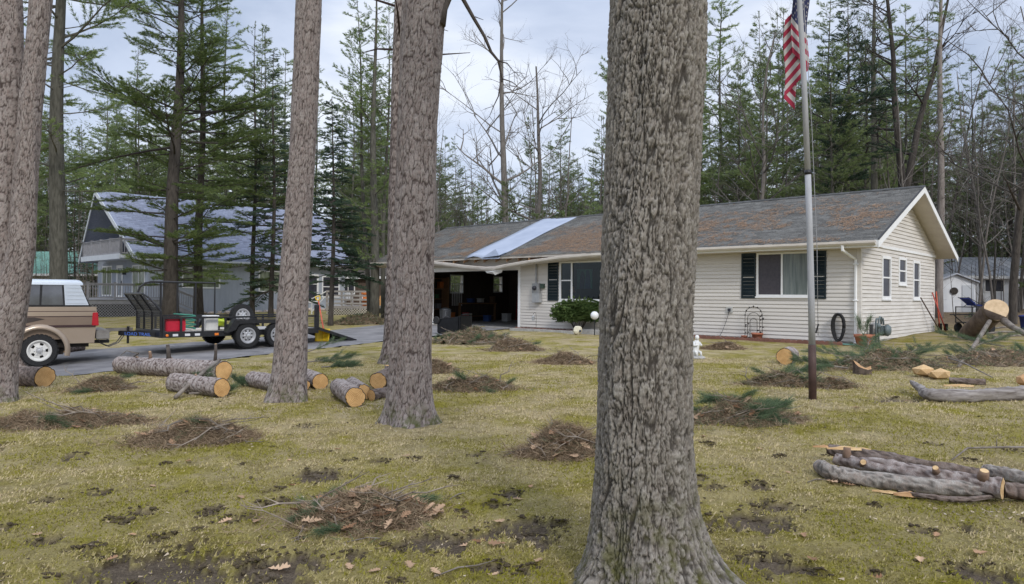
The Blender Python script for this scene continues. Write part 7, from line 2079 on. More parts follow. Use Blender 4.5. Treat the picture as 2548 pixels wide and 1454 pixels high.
def clods():
    rg = np.random.default_rng(5); V, F_ = [], []
    ico = rock_mesh('lump', 3, 1, 1, .8); iv = np.array([tuple(v.co) for v in ico.vertices]); fi = np.array([tuple(p.vertices) for p in ico.polygons]); bpy.data.meshes.remove(ico)
    n = 0
    def add(x, y, s):
        nonlocal n
        z = float(ground_np(np.array([x]), np.array([y]))[0][0]); a = rg.uniform(0, 6.28)
        R_ = np.array([[math.cos(a), -math.sin(a), 0], [math.sin(a), math.cos(a), 0], [0, 0, 1]])
        v = (iv * (1 + rg.normal(0, .16, (len(iv), 1)))) @ R_.T * np.array([s * rg.uniform(.8, 1.8), s, s * .7]) + np.array([x, y, z + s * .25])
        V.append(v); F_.append(fi + n); n += len(v)
    for c, rx, ry in DIRTW:
        for k in range(int(16 + 60 * rx)):
            a = rg.uniform(0, 6.28) if rg.random() < .45 else rg.uniform(.4, 2.7); rr_ = rg.uniform(.75, 1.25)
            add(c.x + rx * rr_ * math.cos(a), c.y + ry * 1.9 * rr_ * math.sin(a), rg.uniform(.005, .019))
    for k in range(150):
        r = 2.8 + 9 * rg.random(); a = rad(rg.uniform(-38, 38)); add(r * math.sin(a), r * math.cos(a), rg.uniform(.005, .018))
    me = np_mesh('soil_clods', np.concatenate(V), np.concatenate(F_)); 
    tag(link('soil_clods', me, mat('dark_sod', (.045, .034, .022), (.13, .10, .055), scale=45, rough=1, bump=.9, bscale=140)), 'dark clods of torn sod round the bare soil patches', 'soil', kind='stuff')
clods()
def chips():
    rg = np.random.default_rng(9); n = 5200
    r = 3 + 19 * rg.random(n) ** 1.2; a = np.radians(rg.uniform(-39, 39, n)); X, Y = r * np.sin(a), r * np.cos(a)
    k = 1600; c = at(2300, 960); X[:k] = c.x + rg.normal(0, 1.3, k); Y[:k] = c.y + rg.normal(0, 1.0, k)
    for j, q in enumerate(((560, 948), (555, 988), (690, 978), (800, 970), (887, 1012), (940, 975), (115, 962), (1945, 910), (2480, 1270))): c = at(*q); s_ = slice(k + j * 170, k + (j + 1) * 170); X[s_] = c.x + rg.normal(.05, .25, 170); Y[s_] = c.y + rg.normal(-.05, .22, 170)
    Z, D_, Vv = ground_np(X, Y); ok = ~Vv; X, Y, Z = X[ok], Y[ok], Z[ok]; n = len(X)
    P_ = np.stack([X, Y, Z + .008], -1); az = rg.uniform(0, 6.28, n); D2 = np.stack([np.cos(az), np.sin(az), rg.normal(.05, .15, n)], -1)
    V, tint = needles(P_, D2, 1, .030, .006, .1, rg)
    tag(link('wood_chips', np_mesh('wood_chips', V, np.arange(len(V)).reshape(-1, 3), False, {'tint': tint}), mat_leafy('chip_wood', (.30, .22, .15), (.62, .54, .43), .1, 0)), 'small pale wood chips and leaf bits strewn over the lawn', 'wood chips', kind='stuff')
chips()
# ------------------------------------------------------------------ flagpole and flag
fp = at(2022, 993)
pole = empty('flagpole', (fp.x, fp.y, fp.z), 0, 'grey flagpole on a rusty brown base pipe, leaning slightly left', 'flagpole')
lean = lambda z: Vector((-.012 * z - .0045 * z * z, .0, z))
MB().tube([lean(-.2), lean(.4), lean(.77)], [.054, .054, .053], 14).build('base_pipe', mat('rusty_brown_pipe', (.045, .026, .022), (.085, .05, .042), scale=6, rough=.6), pole, True)
M_PL = mat('grey_pole_paint', (.30, .305, .32), (.40, .405, .42), scale=3, rough=.7, stretch=(4, 4, .6), spec=.2)
MB().tube([lean(.771), lean(1.5), lean(2.4), lean(3.22)], [.047, .045, .043, .042], 14).build('lower_tube', M_PL, pole, True)
MB().tube([lean(3.2), lean(3.26)], [.047, .047], 14).build('joint_collar', mat('black_steel_paint'), pole, True)
MB().tube([lean(3.261), lean(4.5), lean(6.2), lean(7.6)], [.041, .038, .035, .032], 14).build('upper_tube', M_PL, pole, True)
MB().lathe([(.001, .08), (.05, .05), (.06, 0), (.05, -.05), (.001, -.07)], 14, Matrix.Translation(lean(7.65)), close=False).build('finial', mat('gold_ball', (.6, .42, .12), rough=.3, metal=.8), pole, True)
MB().tube([lean(.9) + Vector((.075, -.03, 0)), lean(2.2) + Vector((.085, -.03, 0)), lean(3.9) + Vector((.065, -.04, 0)), lean(7.5) + Vector((.055, 0, 0))], .005, 4).build('halyard', mat('grey_rope', (.3, .3, .31), rough=.8), pole, True)
MB().beam(lean(1.0) + Vector((.05, -.02, -.06)), lean(1.0) + Vector((.08, -.03, .07)), .02, .02).build('cleat', mat('black_steel_paint'), pole)
flag = empty('flag', fp + lean(5.72), 0, 'limp red white and blue striped flag with white stars hanging from the grey flagpole', 'flag')
def fl_pt(u, v):
    k = 1.15 * u + .12
    tri = 2 * abs(k - math.floor(k + .5)) * 2 - 1
    a = .175 * (1 - .12 * v)
    return Vector((.03 + a * tri - .02 * v + .015 * math.sin(7 * v + 4 * u), .10 + .055 * u * 2 - .018 * math.cos(9 * u + 3 * v) + .02 * math.sin(5 * v), .40 - .82 * u - 1.13 * v + .02 * tri))
NU, NV = 72, 26
V = [tuple(fl_pt(i / NU, j / NV)) for j in range(NV + 1) for i in range(NU + 1)]
M_FR, M_FW, M_FB = mat('flag_red', (.27, .018, .045), (.33, .025, .055), scale=5, rough=.75), mat('flag_white', (.40, .375, .36), (.47, .44, .42), scale=5, rough=.75), mat('flag_blue', (.014, .018, .06), (.022, .028, .085), scale=5, rough=.75)
mb = MB()
cl = MB(); cl.v = list(V)
for j in range(NV):
    for i in range(NU):
        st_ = j // 2; u = (i + .5) / NU
        m_i = 2 if (u < .4 and st_ < 7) else (0 if st_ % 2 == 0 else 1)
        cl.f.append((j * (NU + 1) + i, j * (NU + 1) + i + 1, (j + 1) * (NU + 1) + i + 1, (j + 1) * (NU + 1) + i)); cl.m.append(m_i)
cl.build('cloth', [M_FR, M_FW, M_FB], flag, True)
stq = MB()
for r in range(9):
    for c in range(6 if r % 2 == 0 else 5):
        u0 = .4 * ((c + (.5 if r % 2 == 0 else 1)) / 6); v0 = (7 / 13) * (r + .7) / 9.4
        for off in (-.004, .004):
            pts = []
            for k in range(10):
                a = math.pi / 2 + k * math.pi / 5; R_ = 1 if k % 2 == 0 else .4
                q = fl_pt(u0 + .012 * R_ * math.cos(a), v0 - .022 * R_ * math.sin(a)); pts.append(q + Vector((0, off, 0)))
            stq.add([fl_pt(u0, v0) + Vector((0, off, 0))] + pts, [(0, 1 + k, 1 + (k + 1) % 10) for k in range(10)])
o = stq.build('star', M_FW, flag); o['kind'] = 'stuff'

# ------------------------------------------------------------------ along the front wall (positions in house coordinates)
def hw(x, y, z=0.0): return HO + HXv * x + HYv * y + Vector((0, 0, z))
def hthing(name, x, y, z, label, cat, group=None, rz=0.0): 
    p = hw(x, y, z); return empty(name, p, H_RZ + rz, label, cat, group)
M_GM = mat('meter_grey', (.30, .31, .32), (.38, .39, .40), scale=8, rough=.5, metal=.2)
M_TC = mat('terracotta', (.33, .12, .07), (.42, .165, .10), scale=8, rough=.8)
M_GPIPE = mat('gas_meter_paint', (.10, .125, .13), (.15, .18, .185), scale=8, rough=.5)
# electric meter
t = hthing('electric_meter', -11.62, -.02, 1.02, 'grey electric meter box on the siding left of the picture window', 'meter box')
MB().box(-.22, .16, -.17, -.001, 0, .36).build('lower_box', M_GM, t, bevel=.01)
MB().box(-.24, .10, -.15, -.001, .362, .74).build('upper_box', mat('meter_grey_dark', (.22, .225, .23), (.28, .285, .29), rough=.5), t, bevel=.01)
MB().lathe([(.085, 0), (.085, .05), (.06, .10), (.001, .11)], 18, Matrix.Translation((-.08, -.151, .56)) @ Matrix.Rotation(rad(90), 4, 'X')).build('meter_dome', mat('dark_glass'), t, True)
MB().box(.14, .30, -.10, -.001, .55, .72).build('junction_box', mat('dark_green_box', (.04, .065, .05), (.06, .09, .07), rough=.6), t)
MB().tube([(-.10, -.06, .74), (-.10, -.06, 1.55)], .03, 8).build('conduit', M_GM, t)
# trellis
t = hthing('garden_trellis', -2.97, -.16, .02, 'black wire arch trellis with leaf ornaments below the bedroom window', 'trellis')
M_WI = mat('black_wire', (.02, .018, .018), (.035, .03, .028), rough=.7)
for r_, hh in ((.27, .72), (.19, .62), (.11, .52)):
    pts = [(-r_, 0, -.15), (-r_, 0, hh)] + [(r_ * math.cos(a), 0, hh + r_ * .95 * math.sin(a)) for a in np.linspace(math.pi, 0, 13)[1:-1]] + [(r_, 0, hh), (r_, 0, -.15)]
    MB().tube(pts, .008, 5).build('arch_wire', M_WI, t, True)
rs = random.Random(8)
for i in range(16):
    a = rs.choice((-.27, .27, -.19, .19, .11)); z_ = rs.uniform(.15, .75); o = MB().add([(a, -.012, z_), (a + .04, -.02, z_ + .02), (a + .07, -.012, z_ + .0), (a + .03, -.014, z_ - .03)], [(0, 1, 2, 3)]).build('leaf_ornament', M_WI, t)
for i in range(7):
    a = math.pi * i / 6; o = MB().add([(.26 * math.cos(a) - .03, -.012, .72 + .26 * math.sin(a)), (.26 * math.cos(a), -.02, .76 + .26 * math.sin(a)), (.26 * math.cos(a) + .03, -.012, .72 + .26 * math.sin(a)), (.26 * math.cos(a), -.014, .69 + .26 * math.sin(a))], [(0, 1, 2, 3)]).build('leaf_ornament', M_WI, t)
def pot(x, y, r_, h, label, ztop=None, grp='terracotta pots by the wall'):
    t = hthing('flower_pot', x, y, -.02, label, 'flower pot', grp)
    MB().lathe([(r_ * .66, 0), (r_ * .92, h * .76), (r_, h * .77), (r_ * 1.02, h), (r_ * .92, h), (r_ * .88, h * .86)], 22, close=False).build('pot_body', M_TC, t, True)
    MB().lathe([(.001, h * .86), (r_ * .88, h * .86)], 22, close=False).build('potting_soil', mat('dark_sod'), t)
    return t
pot(-2.82, -.24, .17, .24, 'terracotta pot standing at the foot of the wire trellis')
pot(-3.25, -.20, .09, .14, 'small terracotta pot left of the trellis')
pt_ = pot(.20, -.30, .26, .32, 'large terracotta pot with a green sprig at the house corner')
o = share_mesh(SPRIG[0], 'pine_sprig', pt_); o.location = (0, 0, .3); o.rotation_euler = (0, -1.1, .5); o.scale = (2.2,) * 3
o = share_mesh(SPRIG[1], 'pine_sprig', pt_); o.location = (-.05, 0, .3); o.rotation_euler = (0, -1.0, 2.6); o.scale = (2.2,) * 3
# hose on its hook
t = hthing('soaker_hose', -.52, -.10, .05, 'black hose hung in a long loop on the wall by the corner downspout', 'hose')
MB().box(-.03, .03, -.06, .075, .76, .82).build('hook', M_GM, t); 
for k in range(7):
    rs = random.Random(k); w_, h_ = .145 + rs.uniform(-.03, .03), .37 + rs.uniform(-.03, .02); y_ = -.03 - .012 * k; x0 = rs.uniform(-.015, .015)
    MB().tube([(x0 + w_ * math.cos(a) * (1 + .1 * math.sin(a)), y_ + .012 * math.sin(2 * a), .41 + h_ * math.sin(a)) for a in np.linspace(0, 2 * math.pi, 25)], .021, 6).build('hose_loop', mat('black_rubber'), t, True)
gh = at(2085, 858)
o = MB().tube([tuple(hw(-.55, -.35, .02) - HO), tuple(hw(-.2, -.55, .02) - HO), tuple(hw(.05, -.45, .02) - HO), tuple(hw(-.6, -.50, .02) - HO), tuple(hw(-1.3, -.42, .02) - HO)], .018, 6).build('garden_hose', mat('pale_green_hose', (.16, .32, .28), (.22, .40, .35), rough=.5), None, True)
o.location = HO; tag(o, 'pale green garden hose lying on the ground below the black hose', 'hose')
# gas meter on the gable wall
t = hthing('gas_meter', .05, .98, 0, 'grey gas meter on its pipes against the gable wall', 'gas meter')
MB().tube([(.18, -.12, -.1), (.18, -.12, .66), (.18, -.02, .75), (.18, .10, .75), (.18, .12, .55)], .028, 8).build('inlet_pipe', M_GPIPE, t, True)
MB().tube([(.16, -.30, -.1), (.16, -.30, .62), (.16, -.26, .70), (.16, .34, .70), (.16, .40, .6), (.16, .42, .52)], .026, 8).build('outlet_pipe', M_GPIPE, t, True)
MB().box(.06, .26, .06, .46, .22, .50).build('meter_body', M_GPIPE, t, bevel=.05)
MB().lathe([(.16, 0), (.17, .06), (.12, .12), (.001, .13)], 20, Matrix.Translation((.26, .26, .37)) @ Matrix.Rotation(rad(90), 4, 'Y')).build('meter_face', M_GPIPE, t, True)
MB().lathe([(.001, -.05), (.08, -.04), (.085, 0), (.05, .05), (.001, .06)], 14, Matrix.Translation((.18, -.12, .50)) @ Matrix.Rotation(rad(90), 4, 'Y')).build('regulator', M_GPIPE, t, True)
MB().box(.05, .13, -.52, -.42, -.1, .55).build('marker_post', mat('dark_post', (.05, .05, .05), rough=.8), t)
# leaning tools
def tool(y0, y1, zt, label, m, head=None, xo=.35):
    b0, b1 = hw(xo, y0, .0), hw(.05, y1, zt); b0.z = gz(b0.x, b0.y)
    t = empty('long_handled_tool', b0, 0, label, 'garden tool', 'tools leaning on the gable wall')
    MB().tube([(0, 0, 0), tuple(b1 - b0)], .022, 7).build('shaft', m, t, True)
    if head: MB().box(-.03, .03, -.08, .08, .02, .26).build('head', head, t)
    return t
tool(7.55, 6.15, 1.32, 'dark brown long pole leaning beside the last gable window', mat('brown_shaft', (.07, .045, .035), (.11, .075, .06), rough=.7))
tool(8.35, 7.75, 1.5, 'red handled tool leaning at the far gable corner', mat('red_shaft', (.38, .06, .045), (.46, .085, .06), rough=.5), M_BLKP)
tool(8.42, 8.30, 1.55, 'orange red tool standing upright past the gable corner', mat('red_orange_shaft'), M_BLKP, .15)
# scalloped edging
M_ED = mat('red_edging', (.16, .075, .058), (.25, .125, .095), scale=6, rough=.9, orand=.15, bump=.4, bscale=60)
def edging(x0, x1, y, label):
    t = hthing('garden_edging', x0, y, -.03, label, 'edging'); pr = None; n = int((x1 - x0) / .155)
    for i in range(n):
        if pr is None:
            pr = MB().prism([(0, -.05), (.15, -.05), (.15, .07)] + [(.075 + .075 * math.cos(a), .07 + .05 * math.sin(a)) for a in np.linspace(0, math.pi, 7)[1:-1]] + [(0, .07)], lambda a, b, d: (a, d, b), 0, .055).build('edging_block', M_ED, t)
        else: share(pr, 'edging_block', t, (i * .155, random.uniform(-.012, .012), random.uniform(-.01, .006)), (0, random.uniform(-.04, .04), random.uniform(-.05, .05)))
edging(-6.8, -.25, -.55, 'red scalloped edging blocks below the bedroom window'); edging(-12.2, -9.3, -.75, 'red scalloped edging blocks below the picture window')
M_MU = mat('bark_mulch', (.05, .03, .022), (.14, .085, .062), scale=30, rough=1, bump=.9, bscale=120)
for x0, x1, yy, nm in ((-6.8, -.2, -.52, 'right'), (-12.6, -9.5, -.72, 'left')):
    V = [];  n = 40
    for i in range(n):
        for y_ in (yy, -.005): p = hw(x0 + (x1 - x0) * i / (n - 1), y_, .018 + .02 * random.random()); V.append(tuple(p))
    tag(MB().add(V, [(2 * i, 2 * i + 1, 2 * i + 3, 2 * i + 2) for i in range(n - 1)]).build('mulch_bed', M_MU), 'dark bark mulch bed along the front wall', 'flower bed', 'mulch beds', 'structure')
t = hthing('concrete_kerb', -12.0, -1.25, .0, 'pale concrete kerb strip in front of the picture window bed', 'kerb'); MB().box(0, 3.0, 0, .22, -.1, .06).build('strip', M_CONC, t); 
t = hthing('concrete_step', -7.9, -1.15, -.04, 'grey concrete step slab beside the white globe lamp', 'step'); MB().box(-.9, 1.6, 0, 1.0, 0, .16).build('slab', M_CONC, t, bevel=.012)
# globe lamp, painted stone, lantern on crook
t = hthing('garden_globe', -8.0, -1.35, -.05, 'white globe on a black stake beside the big oak', 'garden ornament')
MB().lathe([(.001, .14), (.07, .125), (.125, .07), (.14, 0), (.125, -.07), (.07, -.125), (.001, -.14)], 20, Matrix.Translation((0, 0, .68)), close=False).build('globe', mat('white_globe', (.72, .73, .75), rough=.25), t, True)
MB().tube([(0, 0, 0), (0, 0, .53)], .02, 6).build('stake', M_BLKP, t)
me = rock_mesh('painted_stone', 61, 1, 2, 1.1); me.materials.append(mat('cream_stone', (.50, .46, .34), (.62, .58, .45), scale=5, rough=.8)); p = hw(-8.55, -1.55, 0)
o = loose('painted_stone', me, (p.x, p.y, gz(p.x, p.y) + .13), (.17, .14, .17), .3, 'cream painted stone with a dark eye next to the kerb strip', 'garden ornament', None)
e_ = MB().lathe([(.04, 0), (.035, .02), (.001, .03)], 12, Matrix.Translation((.15, -.95, .0)) @ Matrix.Scale(6, 4) @ Matrix.Rotation(rad(90), 4, 'X')); e_.build('eye', mat('dark_paint', (.02, .03, .06), rough=.4), o)
t = hthing('shepherd_hook', -10.95, -.95, -.02, 'thin black crook with a small wire lantern before the meter box', 'garden ornament')
MB().tube([(0, 0, -.1), (0, 0, .55), (-.02, 0, .66), (-.08, 0, .69), (-.14, 0, .64), (-.14, 0, .60)], .008, 5).build('crook', M_WI, t, True)
MB().lathe([(.05, .0), (.06, .14), (.045, .16), (.01, .2)], 8, Matrix.Translation((-.14, 0, .38))).build('lantern', M_GM, t)
# shrub under the picture window
def shrub():
    t = hthing('yew_shrub', -9.25, -.62, 0, 'rounded dark green shrub below the picture window', 'shrub'); rg = np.random.default_rng(12); b = MB(); rs = random.Random(5)
    n = 2600; a = rg.uniform(0, 6.28, n); u = rg.random(n) ** .45; el = np.arcsin(rg.uniform(-.35, 1, n))
    lump = 1 + .22 * np.sin(a * 3 + 1) * np.cos(el * 2) + .14 * np.sin(a * 7 + el * 5)
    x, y, z = 1.18 * u * lump * np.cos(a) * np.cos(el) , .52 * u * lump * np.sin(a) * np.cos(el), .55 + .58 * u * lump * np.sin(el)
    x = x * (.6 + .5 * np.clip(z / .7, 0, 1))
    D_ = np.stack([np.cos(a) * np.cos(el), np.sin(a) * np.cos(el), np.sin(el) + .4], -1)
    V, tint = needles(np.stack([x, y, z], -1), D_, 7, .075, .012, .6, rg)
    link('crown', np_mesh('crown', V, np.arange(len(V)).reshape(-1, 4), False, {'tint': tint}), mat_leafy('yew_leaf', (.035, .065, .02), (.13, .18, .065), .2, 0), t)
    for i in range(14):
        aa = i * 2.4; b.tube([(.05 * math.cos(aa), .05 * math.sin(aa), -.05), (.3 * math.cos(aa), .2 * math.sin(aa), .35), (.7 * math.cos(aa), .4 * math.sin(aa), .75)], [.02, .012, .004], 4)
    b.build('stem', MATS['dark_limb'], t)
shrub()
# white statue, half hidden by the oak
sp = at(1733, 893)
t = empty('garden_statue', sp, .4, 'white winged garden statue on a grey stone right beside the big oak', 'statue'); t.scale = (.74,) * 3
M_ST = mat('white_plaster', (.60, .60, .58), (.72, .72, .70), scale=8, rough=.8, bump=.3, bscale=40)
MB().lathe([(.24, 0), (.26, .03), (.24, .07), (.15, .09)], 12).build('plinth', mat('concrete'), t)
MB().tube([(-.05, 0, .08), (-.05, .0, .25), (.0, .0, .36), (0, 0, .48), (0, 0, .56)], [.10, .10, .085, .10, .05], 12).build('figure', M_ST, t, True)
MB().lathe([(.001, .08), (.05, .06), (.068, 0), (.05, -.06), (.001, -.08)], 14, Matrix.Translation((.0, -.02, .64)), close=False).build('head', M_ST, t, True)
for s in (-1, 1):
    MB().add([(s * .03, .07, .52), (s * .16, .12, .62), (s * .20, .13, .48), (s * .15, .12, .34), (s * .04, .08, .40)], [(0, 1, 2, 3, 4)]).build('wing', M_ST, t)
    MB().tube([(s * .09, 0, .50), (s * .14, -.06, .40), (s * .05, -.13, .42)], [.032, .028, .022], 8).build('arm', M_ST, t, True)
    MB().tube([(s * .06 - .03, -.02, .22), (s * .08 - .02, -.12, .2), (s * .08, -.13, .09)], [.05, .04, .03], 8).build('leg', M_ST, t, True)

# overturned wheeled bin
p = at(1128, 834)
t = empty('wheeled_bin', (p.x, p.y, gz(p.x, p.y)), rad(-30), 'black wheeled rubbish bin lying on its side in front of the garage', 'bin')
M_BN = mat('black_plastic', (.006, .0065, .008), (.011, .012, .014), scale=8, rough=.4, spec=.25)
q = MB(); q.hexa([(-.5, -.27, .06), (.45, -.33, .02), (.45, .33, .02), (-.5, .27, .06), (-.5, -.27, .52), (.45, -.33, .64), (.45, .33, .64), (-.5, .27, .52)]); q.build('bin_body', M_BN, t, bevel=.03)
q = MB(); q.box(.455, .53, -.36, .36, .0, .67); q.build('lid', M_BN, t, bevel=.02)
for y_ in (-.16, .0, .16): q = MB(); q.beam((-.46, y_, .535), (.42, y_, .645), .05, .02); q.build('rib', M_BN, t)
q = MB(); q.tube([(.50, -.26, .69), (.58, -.26, .72), (.58, .26, .72), (.50, .26, .69)], .018, 6); q.build('handle', M_BN, t, True)
for y_ in (-.30, .30): q = MB(); q.lathe([(.03, -.03), (.12, -.03), (.13, -.015), (.13, .015), (.12, .03), (.03, .03)], 18, Matrix.Translation((-.50, y_, .50)) @ Matrix.Rotation(rad(90), 4, 'X')); q.build('wheel', M_BLK, t)
q = MB(); q.box(-1.0, -.62, -.3, .1, .40, .43); q.build('loose_flap', mat('grey_metal', (.25, .28, .29), rough=.4, metal=.4), t)

# ------------------------------------------------------------------ inside the garage
t = hthing('metal_dustbin', -18.35, 1.2, -.02, 'ribbed galvanised dustbin just inside the garage', 'bin')
MB().lathe([(.22, 0), (.26, .62), (.28, .63), (.28, .66), (.1, .72), (.001, .73)], 24, close=False).build('bin_body', mat('galvanised', (.36, .37, .38), (.5, .51, .52), scale=8, rough=.4, metal=.6), t, True)
for k in range(18):
    a = 2 * math.pi * k / 18; MB().beam((.225 * math.cos(a), .225 * math.sin(a), .04), (.262 * math.cos(a), .262 * math.sin(a), .6), .03, .012, (math.cos(a), math.sin(a), 0)).build('rib', MATS['galvanised'], t)
t = hthing('workbench', -20.65, 5.6, -.02, 'wooden workbench under the garage windows', 'workbench', None, rad(90))
MB().box(-1.4, 1.4, 0, .7, .85, .92).build('bench_top', M_WOOD, t)
for x_ in (-1.3, 1.3):
    for y_ in (.06, .64): MB().box(x_ - .05, x_ + .05, y_ - .05, y_ + .05, 0, .849).build('leg', M_WOOD, t)
MB().box(-1.3, 1.3, .05, .65, .2, .24).build('shelf', M_WOOD, t)
t = hthing('shelving_unit', -20.1, 2.5, -.02, 'dark shelving unit on the garage wall', 'shelves', None, rad(90))
for z_ in (.1, .6, 1.1, 1.6, 2.1): MB().box(-.5, .5, 0, .5, z_, z_ + .03).build('shelf', M_WOOD, t)
for x_ in (-.5, .46): MB().box(x_, x_ + .04, -.01, .51, 0, 2.2).build('side_panel', M_WOOD, t)
rs = random.Random(21)
WHERE = ['beside the dustbin', 'under the near end of the workbench', 'before the middle of the workbench', 'before the far end of the workbench', 'below the second window', 'in the far corner', 'at the shelving foot', 'against the back wall', 'nearest the first window', 'at the middle of the bench', 'under the second window', 'on the second shelf', 'on the middle shelf', 'on the fourth shelf', 'near the back right corner', 'hard in the back right corner']
cols = [('red', (.30, .03, .03)), ('blue', (.04, .08, .22)), ('white', (.5, .5, .48)), ('brown', (.20, .13, .08)), ('grey', (.2, .2, .21)), ('green', (.05, .13, .07)), ('orange', (.5, .16, .04))]
spots = [(-19.3, 3.4, 0), (-19.0, 4.6, 0), (-18.6, 5.6, 0), (-18.3, 6.3, 0), (-17.6, 7.0, 0), (-16.6, 7.4, 0), (-19.6, 2.6, 0), (-15.4, 7.5, 0), (-20.3, 4.7, .94), (-20.3, 5.4, .94), (-20.3, 6.3, .94), (-20.3, 2.4, .65), (-20.3, 2.3, 1.15), (-20.3, 2.6, 1.65), (-14.4, 7.5, 0), (-13.6, 7.3, 0)]
for i, (x_, y_, z_) in enumerate(spots):
    cn, c = cols[i % 7]; w_, h_ = rs.uniform(.22, .42), rs.uniform(.22, .5) if z_ == 0 else rs.uniform(.15, .3)
    where = {0: 'on the garage floor', .94: 'on the workbench'}.get(z_, 'on the garage shelves')
    t = hthing('storage_box', x_, y_, z_ - .018 + (.002 if z_ else 0), f'{cn} storage box {where}, {WHERE[i]}', 'box', 'boxes in the garage', rs.uniform(-.3, .3))
    mm = mat('box_' + cn, c, tuple(min(1, k * 1.3) for k in c), scale=4, rough=.6)
    MB().box(-w_ / 2, w_ / 2, -w_ * .4, w_ * .4, 0, h_).build('box_body', mm, t); MB().box(-w_ / 2 - .015, w_ / 2 + .015, -w_ * .4 - .015, w_ * .4 + .015, h_ + .001, h_ + .04).build('lid', mm, t)
t = hthing('garage_ladder', -19.6, 7.6, -.02, 'reddish ladder leaning in the dark garage corner', 'ladder')
for x_ in (-.2, .2): MB().beam((x_, 0, 0), (x_, .3, 2.2), .04, .07).build('stile', MATS['box_red'], t)
for k in range(7): MB().beam((-.18, .04 + .04 * k, .25 + .28 * k), (.18, .04 + .04 * k, .25 + .28 * k), .03, .03).build('rung', MATS['box_red'], t)

# ------------------------------------------------------------------ behind the picture window
t = hthing('wall_poster', -10.02, .75, 1.56, 'teal picture panel seen through the picture window', 'poster')
MB().box(-.36, .36, 0, .03, 0, .74).build('panel', mat('teal_print', (.06, .36, .34), (.14, .52, .48), scale=2, rough=.5), t)
MB().prism([(-.22, .0), (.0, .0), (.02, .45), (-.05, .66), (-.15, .66), (-.2, .45)], lambda a, b, d: (a, d, b), -.012, -.001).build('dark_shape', mat('print_blue', (.03, .06, .2), rough=.5), t)
MB().prism([(.03, .0), (.3, .0), (.26, .48), (.2, .7), (.1, .7), (.06, .48)], lambda a, b, d: (a, d, b), -.012, -.001).build('pale_shape', mat('print_navy', (.05, .12, .34), rough=.5), t)
t = hthing('flower_vase', -10.28, .35, 1.12, 'orange flowers in a vase on the sill of the narrow window pane', 'flowers')
MB().box(-.5, 1.5, -.1, .3, -.06, -.001).build('ledge', M_WOOD, t)
MB().lathe([(.05, 0), (.08, .1), (.04, .22), (.05, .26)], 14).build('vase', M_TRIM, t, True)
me = rock_mesh('bloom', 4, .07, 2, .9); me.materials.append(mat('orange_petals', (.75, .16, .04), (.8, .25, .06), scale=20, rough=.6))
for dx, dz in ((0, .38), (.09, .33), (-.09, .35), (.03, .46)): o = share_mesh(me, 'bloom', t); o.location = (dx, 0, dz)
for dx, dz in ((0, .38), (.09, .33), (-.09, .35)): MB().tube([(0, 0, .2), (dx, 0, dz)], .008, 4).build('stem', MATS['yew_leaf'] if 'yew_leaf' in MATS else M_WI, t)
t = hthing('dining_chair', -10.1, 2.0, .12, 'blue green chair back seen through the picture window', 'chair')
M_CH = mat('blue_green_fabric', (.08, .22, .25), (.12, .28, .3), rough=.8)
MB().box(-.28, .28, -.28, .28, .42, .52).build('seat', M_CH, t); MB().box(-.28, .28, .24, .32, .521, 1.35).build('backrest', M_CH, t)
for x_ in (-.25, .25):
    for y_ in (-.25, .25): MB().box(x_ - .025, x_ + .025, y_ - .025, y_ + .025, 0, .419).build('leg', M_WOOD, t)
for x_ in (-7.2,):
    t = hthing('window_curtain', x_ + 1.0 if x_ < -10 else x_ - .5, .22, 1.0, 'pale curtain at the %s of the picture window' % ('meter side' if x_ < -10 else 'oak side'), 'curtain')
    V = [];  n = 25
    for i in range(n):
        for z_ in (0, 1.6): V.append((-.25 + .5 * i / (n - 1), .04 * math.sin(i * 1.3), z_))
    MB().add(V, [(2 * i, 2 * i + 2, 2 * i + 3, 2 * i + 1) for i in range(n - 1)]).build('cloth', mat('curtain_cloth', (.30, .29, .27), (.4, .39, .36), rough=.9), t, True)

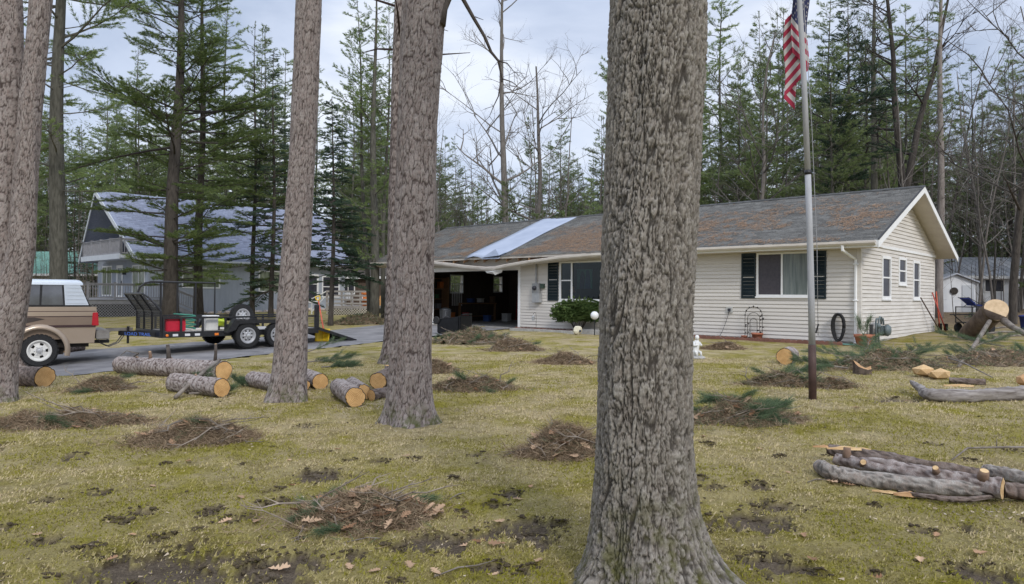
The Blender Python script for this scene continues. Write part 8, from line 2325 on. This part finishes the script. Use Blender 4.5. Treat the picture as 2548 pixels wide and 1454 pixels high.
# ------------------------------------------------------------------ cart with a folded blue chair, by the fallen trunk
p = at(2425, 842); p = far(2425, 24.5)
t = empty('mesh_cart', p, rad(20), 'black mesh sided garden cart behind the fallen trunk', 'cart')
M_BM = M_BLKP
q = MB()
for z_ in (.35, .62, .88):
    for a, b in (((-.5, -.3), (.5, -.3)), ((.5, -.3), (.5, .3)), ((.5, .3), (-.5, .3)), ((-.5, .3), (-.5, -.3))): q.beam((*a, z_), (*b, z_), .03, .03)
for a in ((-.5, -.3), (.5, -.3), (.5, .3), (-.5, .3)): q.beam((*a, .33), (*a, .9), .03, .03)
q.build('cart_frame', M_BM, t)
q = MB()
for i in range(19): q.beam((-.48 + i * .053, -.3, .36), (-.48 + i * .053, -.3, .87), .006, .006); q.beam((-.48 + i * .053, .3, .36), (-.48 + i * .053, .3, .87), .006, .006)
o = q.build('mesh_side', M_BM, t); o['kind'] = 'stuff'
MB().box(-.48, .48, -.28, .28, .34, .36).build('tray', M_BM, t)
for x_ in (-.35, .35):
    for y_ in (-.33, .33): MB().lathe([(.04, -.05), (.14, -.05), (.165, -.03), (.165, .03), (.14, .05), (.04, .05)], 18, Matrix.Translation((x_, y_, .165)) @ Matrix.Rotation(rad(90), 4, 'X')).build('wheel', M_BLK, t)
MB().tube([(-.5, 0, .3), (-.95, 0, .6), (-1.0, -.12, .62), (-1.0, .12, .62)], .02, 6).build('handle', M_BM, t)
t = empty('folding_chair', p + Vector((0, -.05, .89)), rad(20), 'blue and black folding chair lying on top of the mesh cart', 'chair'); t.scale = (.72,) * 3
M_BL = mat('blue_fabric', (.02, .03, .14), (.03, .05, .22), scale=5, rough=.8)
MB().hexa([(-.3, -.22, .06), (.35, -.22, .02), (.35, .22, .02), (-.3, .22, .06), (-.3, -.22, .14), (.35, -.22, .08), (.35, .22, .08), (-.3, .22, .14)]).build('seat', M_BL, t)
MB().hexa([(-.32, -.22, .12), (-.75, -.22, .38), (-.75, .22, .38), (-.32, .22, .12), (-.28, -.22, .17), (-.71, -.22, .43), (-.71, .22, .43), (-.28, .22, .17)]).build('backrest', M_BL, t)
for s in (-1, 1):
    MB().tube([(.4, s * .26, .0), (-.2, s * .26, .2), (-.8, s * .26, .44), (-.88, s * .2, .42), (-.86, 0, .42)], .018, 6).build('arm', M_BM, t)
    MB().tube([(-.4, s * .25, .03), (.1, s * .25, .26), (.3, s * .25, .2)], .018, 6).build('leg', M_BM, t)
t = empty('blue_tub', far(2560, 24), 0, 'blue tub at the right edge behind the branches', 'tub'); MB().lathe([(.2, 0), (.27, .55), (.30, .56), (.29, .6), (.001, .64)], 16, close=False).build('tub_body', M_BL, t, True)
